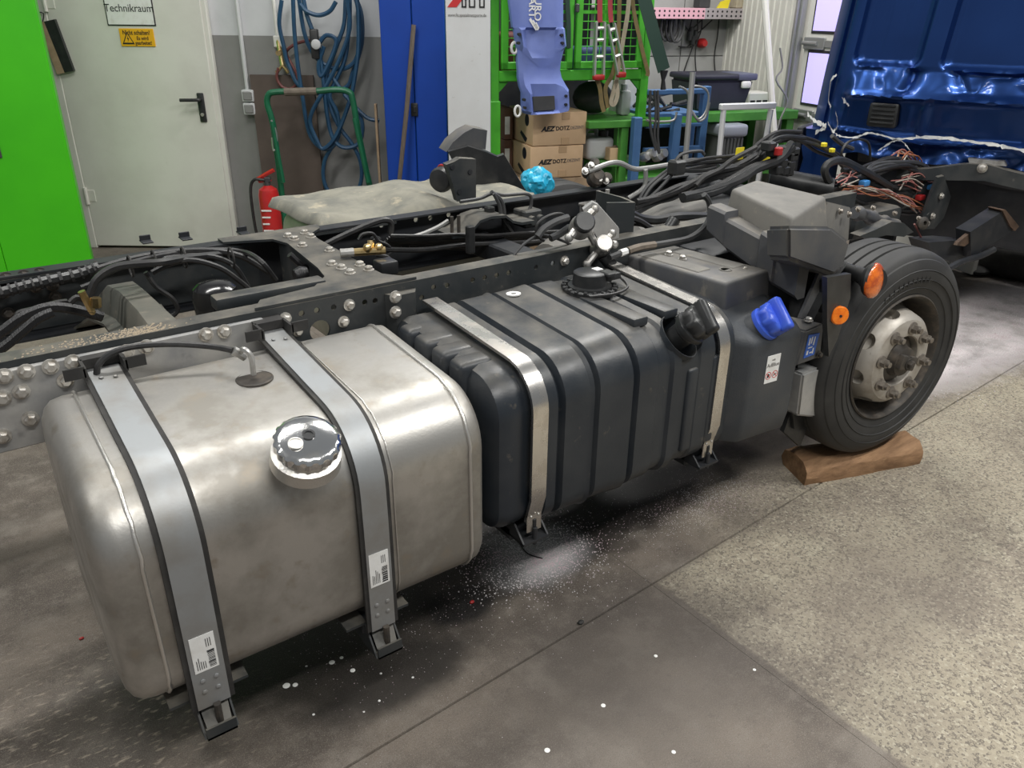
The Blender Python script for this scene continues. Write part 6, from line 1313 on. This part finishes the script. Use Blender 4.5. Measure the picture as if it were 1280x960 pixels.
slab([(1.939,3.160,1.157),(1.982,3.160,1.167),(2.013,3.160,1.179),(2.101,3.160,1.167),(2.099,3.160,0.978),(1.995,3.160,0.983),(1.971,3.160,1.067)], (.01,.05,0), FRAMEB, 'angle_bracket', fm)
for p in [(1.970,3.155,1.144),(2.006,3.155,1.027),(2.066,3.155,1.113)]: obj('bracket_hole', M().cyl(p, (p[0],p[1]+.01,p[2]), .012, 10), CABDARK, fm)
p = V3((2.023,3.300,1.069)); obj('round_lamp', M().lathe([(.055,0),(.06,.06),(.05,.08),(.02,.085)], p, (-.8,-.5,0), 20), BLKCLEAN, fm); obj('red_lamp_ring', M().tube([p+V3((-.02+.0*cos(t), .06*cos(t), .06*sin(t))) for t in [2*pi*k/18 for k in range(18)]], .006, 6, False, True), CONRED, fm)
bgc = V3((2.806,3.600,0.910)); b = bmesh.new(); bmesh.ops.create_icosphere(b, subdivisions=4, radius=1)
for v in b.verts:
    d = v.co.copy(); k = 1+.20*noise.noise(d*2.0)+.10*(1-abs(noise.noise(d*3.6))*2)+.03*noise.noise(d*9)
    v.co = V3((bgc.x+.092*d.x*k, bgc.y+.09*d.y*k, bgc.z+.085*d.z*k-.012*max(0,d.x)))
top('blue_plastic_bag', M().bm(b), BLUEBAG, 'crumpled bright blue plastic wrap beside the far tyre', 'bag', ang=25)
# axle fittings on the far rail
fx = thing('height_valve', 'dirty cast valve with bolts on top of the far rail beside the far tyre', 'valve', (2.784,3.080,1.014))
for p, r in (((2.737,3.080,1.066),.035),((2.756,3.050,1.033),.045),((2.823,3.050,1.018),.03),((2.780,3.100,1.087),.028)): obj('cast_body', M().lathe([(r*.8,-.04),(r,-.01),(r,.02),(r*.6,.04),(.001,.04)], p, (-.2,-.7,.5), 16), HUBDK, fx)
for p in [(2.653,3.020,1.080),(2.752,3.020,1.027),(2.796,3.020,1.018),(2.693,3.020,1.103)]: obj('valve_bolt', M().bolt(p, (-.2,-.8,.4), .014, .014), CASTALU, fx)
# ================================================================ hoses and harnesses
def hose(par, pts, r, mt=None, nm='hose', k=5, n=7): return obj(nm, M().tube(smooth(pts, k), r, n), mt or HOSE, par)
h1 = thing('rear_hose_bundle', 'bundle of black hoses and conduits running between the rear rails', 'hose', (0.209,2.700,0.943))
hose(h1, [(-0.024,2.970,0.936),(0.110,2.970,0.948),(0.181,2.970,0.957),(0.253,2.970,0.963),(0.352,2.970,0.970),(0.415,2.970,0.985)], 0.0176, BLKCLEAN, 'wrapped_hose')
m = M(); P = smooth([(-0.024,2.970,0.936),(0.110,2.970,0.948),(0.181,2.970,0.957),(0.253,2.970,0.963),(0.352,2.970,0.970),(0.415,2.970,0.985)], 6)
for i in range(0, len(P)-1, 2): m.tube([P[i], P[i]*.4+P[i+1]*.6], .0226, 8)
obj('spiral_wrap', m, HOSE, h1, kind='stuff')
hose(h1, [(-0.019,2.720,0.857),(0.073,2.720,0.898),(0.141,2.720,0.935),(0.214,2.720,0.951),(0.278,2.720,0.933),(0.358,2.720,0.890)], 0.0168, CONDUIT, 'corrugated_conduit')
hose(h1, [(-0.008,2.660,0.837),(0.072,2.660,0.874),(0.128,2.660,0.910),(0.177,2.660,0.941),(0.219,2.660,0.953)], 0.0152, CONDUIT, 'corrugated_conduit')
hose(h1, [(0.126,2.750,0.929),(0.138,2.750,0.942),(0.184,2.750,0.946),(0.241,2.750,0.953),(0.273,2.750,0.952)], 0.0072)
hose(h1, [(0.327,2.660,0.983),(0.355,2.660,1.030),(0.401,2.660,1.057),(0.453,2.660,1.062),(0.548,2.660,1.054),(0.657,2.750,1.030),(0.792,2.850,0.996)], 0.0128)
hose(h1, [(0.315,2.700,1.000),(0.354,2.700,1.011),(0.398,2.700,1.035),(0.460,2.700,1.053),(0.580,2.800,1.036),(0.738,2.900,1.007),(0.879,2.900,0.982),(0.883,2.700,0.994),(0.931,2.700,0.915)], 0.0096)
hose(h1, [(0.392,2.850,1.011),(0.476,2.850,1.024),(0.592,2.850,1.030),(0.739,2.850,1.019),(0.861,2.850,0.979),(0.957,2.850,0.902)], 0.0112)
hose(h1, [(0.501,2.800,1.016),(0.617,2.800,1.024),(0.736,2.800,1.011),(0.819,2.800,0.962),(0.860,2.800,0.877)], 0.0096)
hose(h1, [(0.507,2.700,1.018),(0.530,2.700,0.965),(0.571,2.700,0.919),(0.585,2.700,0.879),(0.571,2.700,0.859),(0.536,2.700,0.850)], 0.0080)
hose(h1, [(0.530,2.720,1.007),(0.589,2.720,1.027),(0.661,2.720,1.028),(0.749,2.720,0.986),(0.810,2.720,0.926),(0.839,2.720,0.891)], 0.0096)
hose(h1, [(0.270,2.650,0.976),(0.290,2.650,0.988),(0.314,2.650,0.973)], 0.0096)
m = M()
for p in [(0.480,2.780,1.022),(0.556,2.780,1.028),(0.651,2.780,1.024),(0.809,2.780,0.998)]: m.tube([V3(p)+V3((0,.03*cos(t),.035*sin(t))) for t in [2*pi*k/12 for k in range(12)]], .004, 5, False, True)
obj('cable_tie', m, RUBBER, h1, kind='stuff')
for L_ in ([(1.068,2.850,0.914),(1.110,2.850,0.859),(1.063,2.850,0.813)], [(0.992,2.700,0.999),(1.026,2.700,0.958),(1.063,2.700,0.928),(1.082,2.700,0.903)]): hose(h1, L_, .012)
obj('bellows', M().tube([(0.964,2.600,0.950),(0.987,2.600,0.952),(1.011,2.600,0.953)], [.022,.03,.022], 10), CONDUIT, h1)
h2 = thing('middle_hose_bundle', 'black pipes and hoses along the far rail right of the crossmember', 'hose', (1.809,2.950,0.874))
hose(h2, [(1.211,2.950,0.934),(1.318,2.950,0.967),(1.427,2.950,0.995),(1.501,2.950,1.005),(1.533,2.950,0.987),(1.527,2.950,0.940)], .013)
hose(h2, [(1.333,2.850,0.968),(1.352,2.850,0.987),(1.394,2.850,0.985),(1.420,2.850,0.951),(1.458,2.850,0.929),(1.474,2.850,0.900),(1.448,2.850,0.884)], .007)
hose(h2, [(1.331,2.700,0.945),(1.382,2.700,0.924),(1.390,2.700,0.891),(1.354,2.700,0.877)], .008)
for dy, dx in ((0,0),(.03,6),(-.04,-5),(.05,10),(.015,-1),(-.02,3),(-.06,-1),(.07,-1)):
    P = [V3(p)+V3((0,dy,-dy*.7)) for p in [(1.480,2.920,0.920),(1.631,2.920,0.897),(1.790,2.920,0.880),(1.959,2.920,0.851),(2.138,2.920,0.836),(2.376,2.920,0.812),(2.579,2.920,0.807)]]; hose(h2, P, .007+.003*(dx > 0))
hose(h2, [(1.442,2.850,0.912),(1.628,2.850,0.882),(1.828,2.850,0.873),(2.087,2.850,0.841),(2.320,2.850,0.821)], .011)
hose(h2, [(1.525,2.920,0.930),(1.632,2.920,0.925),(1.732,2.920,0.945),(1.793,2.920,0.968)], .010, PIPE, 'steel_pipe')
hose(h2, [(1.894,2.980,1.028),(2.001,2.980,1.030),(2.067,2.980,1.044),(2.133,2.980,1.029),(2.272,2.980,1.017),(2.292,2.980,0.969),(2.274,2.980,0.937)], .008, DKGREY)
hose(h2, [(2.041,2.950,1.059),(2.094,2.950,1.017),(2.113,2.950,0.960),(2.113,2.950,0.886),(2.141,2.950,0.855),(2.174,2.950,0.812),(2.160,2.950,0.772),(2.123,2.950,0.751)], .010, DKGREY)
hose(h2, [(2.020,2.900,1.063),(2.050,2.900,1.010),(2.064,2.900,0.958),(2.123,2.900,0.876)], .008, DKGREY)
obj('cable_clip', M().rbox(*(lambda p: ((p[0]-.015,p[1]-.01,p[2]-.06),(p[0]+.02,p[1]+.02,p[2]+.06)))(V3((1.829,2.800,0.905))), .004, 1), BLKCLEAN, h2)
for p in [(2.032,2.950,0.967),(1.458,2.950,0.910),(1.589,2.950,0.897)]: obj('hose_clip', M().rbox((p[0]-.02,p[1]-.02,p[2]-.03),(p[0]+.02,p[1]+.02,p[2]+.03),.006,1), BLKCLEAN, h2)
h3 = thing('valve_hoses', 'hoses curving around the cast valves and over the cover box', 'hose', (1.911,2.300,1.004))
hose(h3, [(1.947,2.300,1.085),(1.907,2.300,1.106),(1.849,2.300,1.104),(1.801,2.300,1.081),(1.798,2.300,1.039),(1.833,2.300,1.012)], .0055)
hose(h3, [(1.685,2.300,0.971),(1.739,2.300,1.014),(1.813,2.300,1.037),(1.879,2.300,1.018),(1.960,2.300,0.981),(2.067,2.300,0.919)], .0055, DKGREY)
hose(h3, [(1.787,2.280,1.039),(1.816,2.280,1.065),(1.872,2.280,1.084),(1.930,2.280,1.092)], .014, DKGREY)
hose(h3, [(1.848,2.280,1.024),(1.894,2.280,1.035),(1.940,2.280,1.054)], .014, DKGREY)
hose(h3, [(2.035,2.150,0.951),(2.088,2.150,0.958),(2.193,2.150,0.967),(2.349,2.150,0.962),(2.474,2.150,0.963),(2.556,2.150,0.995),(2.586,2.150,1.044),(2.567,2.150,1.099),(2.533,2.150,1.132)], .012, DKGREY)
hose(h3, [(2.088,2.150,0.959),(2.121,2.150,0.962)], .0145, WHITE, 'white_tape')
hose(h3, [(2.129,2.150,0.962),(2.180,2.150,0.967),(2.219,2.150,0.967),(2.272,2.150,0.964)], .0155, TAPE, 'taped_section')
hose(h3, [(2.365,2.400,1.031),(2.434,2.400,0.998),(2.532,2.400,0.978),(2.642,2.400,0.977),(2.762,2.400,0.965),(2.889,2.400,0.945)], .020, BLKCLEAN)
hose(h3, [(2.322,2.350,1.026),(2.385,2.350,1.001),(2.460,2.350,0.956),(2.529,2.350,0.911),(2.643,2.350,0.884)], .014, HOSE)
hose(h3, [(2.392,2.450,0.952),(2.429,2.450,0.964),(2.513,2.450,0.945),(2.603,2.450,0.897),(2.674,2.450,0.864)], .009, HOSE)
p = V3((2.510,2.300,0.960)); obj('union_plug', M().tube([p+V3((-.03,0,-.03)), p+V3((.03,0,.04))], .026, 12), BLKCLEAN, h3)
h4 = thing('main_wiring_harness', 'thick black wiring harness arching over the engine bay towards the cab', 'cable', (3.112,2.550,1.046))
random.seed(21)
A_ = [(2.581,2.600,0.979),(2.732,2.600,1.005),(2.863,2.600,1.019),(3.052,2.600,1.059),(3.281,2.600,1.090),(3.457,2.600,1.137),(3.539,2.600,1.169)]
B_ = [(2.784,2.500,1.016),(2.999,2.500,1.036),(3.166,2.500,1.063),(3.277,2.500,1.102),(3.436,2.500,1.133),(3.538,2.500,1.182)]
C_ = [(3.039,2.750,1.099),(3.245,2.750,1.095),(3.459,2.750,1.108),(3.647,2.750,1.141),(3.754,2.750,1.174),(3.876,2.750,1.186),(4.025,2.750,1.162),(4.188,2.750,1.114),(4.382,2.750,1.039),(4.525,2.750,0.975)]
E_ = [(3.163,2.600,1.086),(3.316,2.600,1.067),(3.388,2.600,1.107),(3.415,2.600,1.156),(3.490,2.600,1.189),(3.598,2.600,1.220),(3.770,2.600,1.203)]
for path, rr_, cnt, sp in ((A_,.017,4,.03),(B_,.020,3,.028),(C_,.011,4,.03),(E_,.012,3,.025)):
    for k in range(cnt):
        o_ = V3((0, sp*random.uniform(-1,1), sp*random.uniform(-1,1))); P = [V3(p)+o_+V3((0,.012*random.uniform(-1,1),.012*random.uniform(-1,1))) for p in path]
        hose(h4, P, rr_*random.uniform(.7,1.1), HOSE if k % 2 else BLKCLEAN, 'cable')
for L_ in ([(2.707,2.700,0.944),(2.727,2.700,0.994),(2.784,2.700,1.056),(2.937,2.700,1.127)], [(2.702,2.680,0.948),(2.738,2.680,1.004),(2.795,2.680,1.058),(2.933,2.680,1.123)], [(2.641,2.660,0.952),(2.715,2.660,0.988),(2.800,2.660,1.031),(2.928,2.660,1.123)]): hose(h4, L_, .008, DKGREY, 'cable')
hose(h4, [(2.888,2.650,1.143),(2.900,2.650,1.168),(2.930,2.650,1.187),(2.984,2.650,1.194),(3.063,2.650,1.191),(3.089,2.650,1.173)], .008, DKGREY, 'cable')
hose(h4, [(3.172,2.900,1.084),(3.291,2.900,1.093),(3.387,2.900,1.076),(3.487,2.900,1.050),(3.656,2.900,1.026)], .012, DKGREY, 'cable')
hose(h4, [(2.882,2.500,1.071),(2.932,2.500,1.103),(3.038,2.500,1.129),(3.117,2.500,1.166),(3.283,2.500,1.211)], .012, HOSE, 'cable')
obj('steel_pipe', M().tube(smooth([(2.674,3.020,1.078),(2.816,3.020,1.103),(2.893,3.020,1.096),(2.987,3.020,1.059),(3.092,3.020,1.053),(3.284,3.020,1.056)], 5), .013, 8), PIPE, h4)
obj('steel_pipe', M().tube(smooth([(3.055,3.000,1.052),(3.061,3.000,0.993),(3.043,3.000,0.954),(2.943,3.000,0.915)], 5), .012, 8), PIPE, h4)
q = V3((2.894,2.650,1.135)); obj('connector_block', M().rbox((q.x-.03,q.y-.03,q.z-.04),(q.x+.05,q.y+.03,q.z+.03),.01,1), BLKCLEAN, h4)
m = M(); random.seed(8)
for p in [(3.462,2.500,1.158),(3.508,2.500,1.177),(3.569,2.500,1.141),(3.491,2.500,1.116),(3.559,2.500,1.102),(3.520,2.500,1.078),(3.466,2.500,1.087),(3.576,2.500,1.164),(3.419,2.500,1.177),(3.375,2.500,1.207),(3.554,2.500,1.071)]: m.rbox((p[0]-.025,p[1]-.03,p[2]-.022),(p[0]+.028,p[1]+.03,p[2]+.024),.007,1)
obj('connector_cluster', m, BLKCLEAN, h4)
q = V3((3.400,2.440,1.187)); obj('red_connector', M().rbox((q.x-.018,q.y,q.z-.02),(q.x+.02,q.y+.03,q.z+.02),.005,1), CONRED, h4)
for p, s_ in (((3.423,2.700,1.142),1),((3.576,2.650,1.123),1.1)): obj('yellow_tag', M().box((p[0]-.032*s_,p[1],p[2]-.03*s_),(p[0]+.03*s_,p[1]+.004,p[2]+.03*s_)), YELLOWT, h4, flat=True)
for p in [(4.180,2.720,1.123),(4.268,2.720,1.085)]: obj('yellow_clip', M().rbox((p[0]-.014,p[1]-.014,p[2]-.012),(p[0]+.014,p[1]+.014,p[2]+.012),.004,1), YELLOWT, h4)
h5 = thing('cut_cable_coil', 'tangled coil of cut black cables and coloured wires above the front axle', 'cable', (4.391,2.450,0.880))
hose(h5, [(3.795,2.400,1.005),(3.737,2.400,1.060),(3.746,2.400,1.099),(3.811,2.400,1.113),(3.899,2.400,1.101),(4.055,2.400,1.049),(4.230,2.400,0.985),(4.390,2.400,0.920)], .021, BLKCLEAN, 'cable')
random.seed(31)
for k in range(11):
    q0 = (1085+random.uniform(-8,6), 222); o_ = V3((.05*random.uniform(-1,1), .10*random.uniform(-1,1), .05*random.uniform(-1,1)))
    P = [V3(p)+o_+V3((.03*random.uniform(-1,1), .03*random.uniform(-1,1), .02*random.uniform(-1,1))) for p in [(4.130,2.500,0.953),(4.335,2.500,0.994),(4.553,2.500,1.000),(4.789,2.500,0.950),(4.970,2.500,0.845),(4.977,2.500,0.766)]]
    hose(h5, P, random.uniform(.009,.016), HOSE if k % 3 else DKGREY, 'cable')
for k in range(7):
    o_ = V3((.05*random.uniform(-1,1), .05*random.uniform(-1,1), .04*random.uniform(-1,1)))
    P = [V3(p)+o_ for p in [(3.869,2.450,0.960),(4.054,2.450,0.953),(4.253,2.450,0.931),(4.477,2.450,0.870),(4.655,2.450,0.850),(4.835,2.450,0.801)]]; hose(h5, P, random.uniform(.008,.016), BLKCLEAN, 'cable')
hose(h5, [(3.809,2.380,0.933),(3.955,2.380,0.924),(4.085,2.380,0.870),(4.300,2.380,0.813),(4.575,2.380,0.746),(4.787,2.380,0.724)], .009, HOSE, 'cable')
for base, mts, cnt in (([(3.897,2.360,0.964),(4.106,2.360,0.936),(4.318,2.360,0.890),(4.503,2.360,0.837),(4.691,2.360,0.759)], (WORANGE, TRUNK, WWHITE), 11), ([(3.898,2.420,0.974),(3.962,2.420,1.001),(4.045,2.420,1.018)], (TRUNK, WWHITE), 7), ([(4.592,2.500,1.051),(4.673,2.500,1.062),(4.779,2.500,1.016),(4.856,2.500,0.962),(4.949,2.500,0.915)], (TRUNK, WORANGE, WWHITE), 8), ([(4.549,2.420,0.940),(4.664,2.420,0.951),(4.799,2.420,0.924),(4.927,2.420,0.882)], (WWHITE, TRUNK), 6), ([(4.457,2.400,0.917),(4.581,2.400,0.922),(4.715,2.400,0.871)], (TRUNK, WWHITE), 5)):
    for k in range(cnt):
        sp = .035; P = [V3(p)+V3((sp*random.uniform(-1,1)*.6, sp*random.uniform(-1,1), sp*.8*random.uniform(-1,1))) for p in base]
        hose(h5, P, .0038, mts[k % len(mts)], 'thin_wire', 4, 5)
for p, mt_ in (((4.053,2.360,0.980), CONBLUE), ((4.830,2.380,0.871), CONBLUE), ((4.678,2.360,0.831), CONRED)): obj('connector', M().rbox((p[0]-.025,p[1]-.02,p[2]-.015),(p[0]+.03,p[1]+.02,p[2]+.016),.008,2), mt_, h5)
hose(h5, [(4.053,2.500,1.077),(4.015,2.500,1.127),(4.058,2.500,1.173),(4.168,2.500,1.181),(4.264,2.500,1.149),(4.312,2.500,1.058)], .007, HOSE, 'cable')
hose(h5, [(4.056,2.600,1.195),(4.161,2.600,1.144),(4.280,2.600,1.108)], .012, DKGREY, 'cable')
eb = thing('engine_bay_pipes', 'dark pipes and castings between the front rails under the coil', 'pipe', (4.028,2.300,0.776))
obj('black_crosstube', M().cyl((3.629,2.650,1.007), (3.827,2.400,0.969), .055, 18), BLKCLEAN, eb)
obj('charge_pipe', M().tube(smooth([(3.658,2.150,0.913),(3.788,2.150,0.880),(3.912,2.150,0.835),(4.077,2.150,0.796)], 4), [.03+.01*(i % 4 == 1) for i in range(13)], 14), GREYPL, eb)
obj('curved_bracket', M().prism([(3.576,2.050,0.831),(3.709,2.050,0.844),(3.842,2.050,0.865),(3.962,2.050,0.841),(4.078,2.050,0.779),(3.992,2.050,0.766),(3.817,2.050,0.800),(3.655,2.050,0.800)], (.01,.06,0)), FRAMEB, eb, ang=20)
for p in [(3.596,2.100,0.946),(3.728,2.100,0.937),(3.521,2.100,0.933),(3.942,2.100,0.882),(4.195,2.100,0.824),(4.243,2.100,0.788),(4.027,2.100,0.801)]: obj('casting_bolt', M().bolt(p, (-.3,-.8,.5), .010, .012), NUT, eb)
obj('casting', M().rbox(*(lambda a: ((a[0]-.10,a[1],a[2]-.12),(a[0]+.35,a[1]+.2,a[2]+.02)))(V3((3.967,2.250,0.829))), .03, 2), FRAMEB, eb)
obj('hub_fitting', M().lathe([(.03,0),(.035,.02),(.02,.03),(.012,.03),(.012,.0)], (4.232,2.100,0.794), (-.3,-.9,.2), 16), HUBDK, eb)
hose(eb, [(4.167,2.100,0.798),(4.228,2.100,0.747),(4.279,2.100,0.704),(4.326,2.100,0.671)], .005, REDHOSE, 'thin_wire')
# behind the tanks: dark suspension and bracketry between cover box and mudguard
dk = thing('suspension_bracketry', 'dark brackets and air bellows behind the cover box and grey duct', 'bracket', (2.6,2.1,.5))
obj('leaf_hanger', M().rbox((2.48,2.02,.55),(2.74,2.22,.92),.02,2), FRAMEDK, dk); obj('mount_strip', M().prism([(2.793,1.950,0.831),(2.871,1.950,0.817),(2.876,1.950,0.756),(2.842,1.950,0.716),(2.781,1.950,0.745)], (0,.02,0)), GREYPL, dk, ang=20)
obj('air_bellows', M().lathe([(.10,0),(.13,.04),(.11,.09),(.13,.14),(.10,.19)], (2.62,1.96,.50), (0,0,1), 24), RUBBER, dk)
# ================================================================ small things on the floor
random.seed(99)
def grains(name, n, fn, r0, r1, mt):
    m = M()
    for i in range(n):
        x, y = fn(); r = random.uniform(r0, r1); a = random.uniform(0, 6)
        m.add([(x+r*cos(a), y+r*sin(a), 0), (x+r*cos(a+2.1), y+r*sin(a+2.1), 0), (x+r*cos(a+4.2), y+r*sin(a+4.2), 0), (x, y, r*.9)], [(0,2,1),(0,1,3),(1,2,3),(2,0,3)])
    return m
def g1():
    while True:
        x, y = random.gauss(1.47,.13), random.gauss(1.85,.10)
        return x, y
o = top('spilled_granules', grains('', 3200, g1, .0014, .0036, GRAIN), GRAIN, 'white granules spilled on the oily floor below the black tank strap', 'granules', flat=True); o['kind'] = 'stuff'
o = top('scattered_granules', grains('', 1500, lambda: (random.uniform(.55,2.5), random.gauss(1.82,.18)), .0009, .002, GRAIN), GRAIN, 'sparse white granules scattered over the dark floor under both tanks', 'granules', flat=True); o['kind'] = 'stuff'
o = top('pale_granules', grains('', 1600, lambda: (random.gauss(2.25,.16), random.gauss(1.72,.07)), .001, .0022, GRAIN), GRAIN, 'white granules strewn on the floor in front of the wooden log', 'granules', flat=True); o['kind'] = 'stuff'
o = top('pinkish_granules', grains('', 2500, lambda: (random.uniform(3.9,6.4), random.gauss(2.0,.2)), .002, .005, GRAIN), GRAIN, 'pinkish white granules on the floor right of the wheel', 'granules', flat=True); o['kind'] = 'stuff'
for p, r in zip([(0.498,1.776,-0.000),(0.520,1.764,0.000),(0.645,1.784,0.000),(0.677,1.785,0.000),(0.682,1.718,0.000),(0.576,1.814,0.000),(0.745,1.658,0.000),(1.206,1.181,0.000),(0.981,1.155,0.000),(1.468,1.231,0.000),(1.671,1.017,0.000),(0.520,1.631,0.000),(0.693,1.568,0.000),(0.639,1.557,0.000),(0.815,1.589,0.000),(1.254,0.953,0.000)], (.011,.008,.009,.006,.008,.004,.004,.007,.008,.006,.005,.004,.004,.003,.004,.006)):
    obj('paint_drop', M().lathe([(r,.0003),(r*.8,.0012),(.0005,.0014)], p, (0,0,1), 12), SPOT, floor)
p = V3((1.138,1.759,0.004)); top('red_scrap', M().ball((p.x,p.y,.006), (.009,.006,.006), 8), CONRED, 'tiny red plastic scrap on the black oil stain', 'scrap')
p = V3((1.373,1.475,0.004)); top('dark_plug', M().ball((p.x,p.y,.0055), (.012,.009,.0055), 10), RUBBER, 'small dark lump on the long floor joint', 'scrap')
p = V3((0.127,2.845,0.003)); top('paper_flake', M().box((p.x-.01,p.y-.006,.0005),(p.x+.008,p.y+.006,.002)), WHITE, 'tiny white paper flake on the dark floor left of the aluminium tank', 'scrap')
p = V3((0.049,2.328,0.003)); top('red_flake', M().ball((p.x,p.y,.004), (.008,.005,.004), 8), CONRED, 'tiny red flake on the floor left of the aluminium tank', 'scrap')
top('loose_wire', M().tube(smooth([(1.484,2.006,0.004),(1.461,1.925,0.004),(1.450,1.861,0.004),(1.476,1.809,0.004)], 5), .0025, 5), HOSE, 'thin black wire end lying in the white granules', 'wire')
# sawdust heap on the rail flange
m = M(); random.seed(4)
for i in range(420):
    x = random.choice((random.gauss(.36,.05), random.gauss(.26,.09), random.gauss(.40,.03))); y = min(2.308, max(2.246, random.gauss(2.268,.02))); r = random.uniform(.0016,.0036)
    m.add([(x+r,y,.9805),(x-r,y+r,.9805),(x-r,y-r,.9805),(x,y,.9805+r)], [(0,1,2),(0,1,3),(1,2,3),(2,0,3)])
o = top('sawdust', m, SAWDUST, 'light sawdust heaped on the flange of the near rail', 'sawdust', flat=True); o['kind'] = 'stuff'
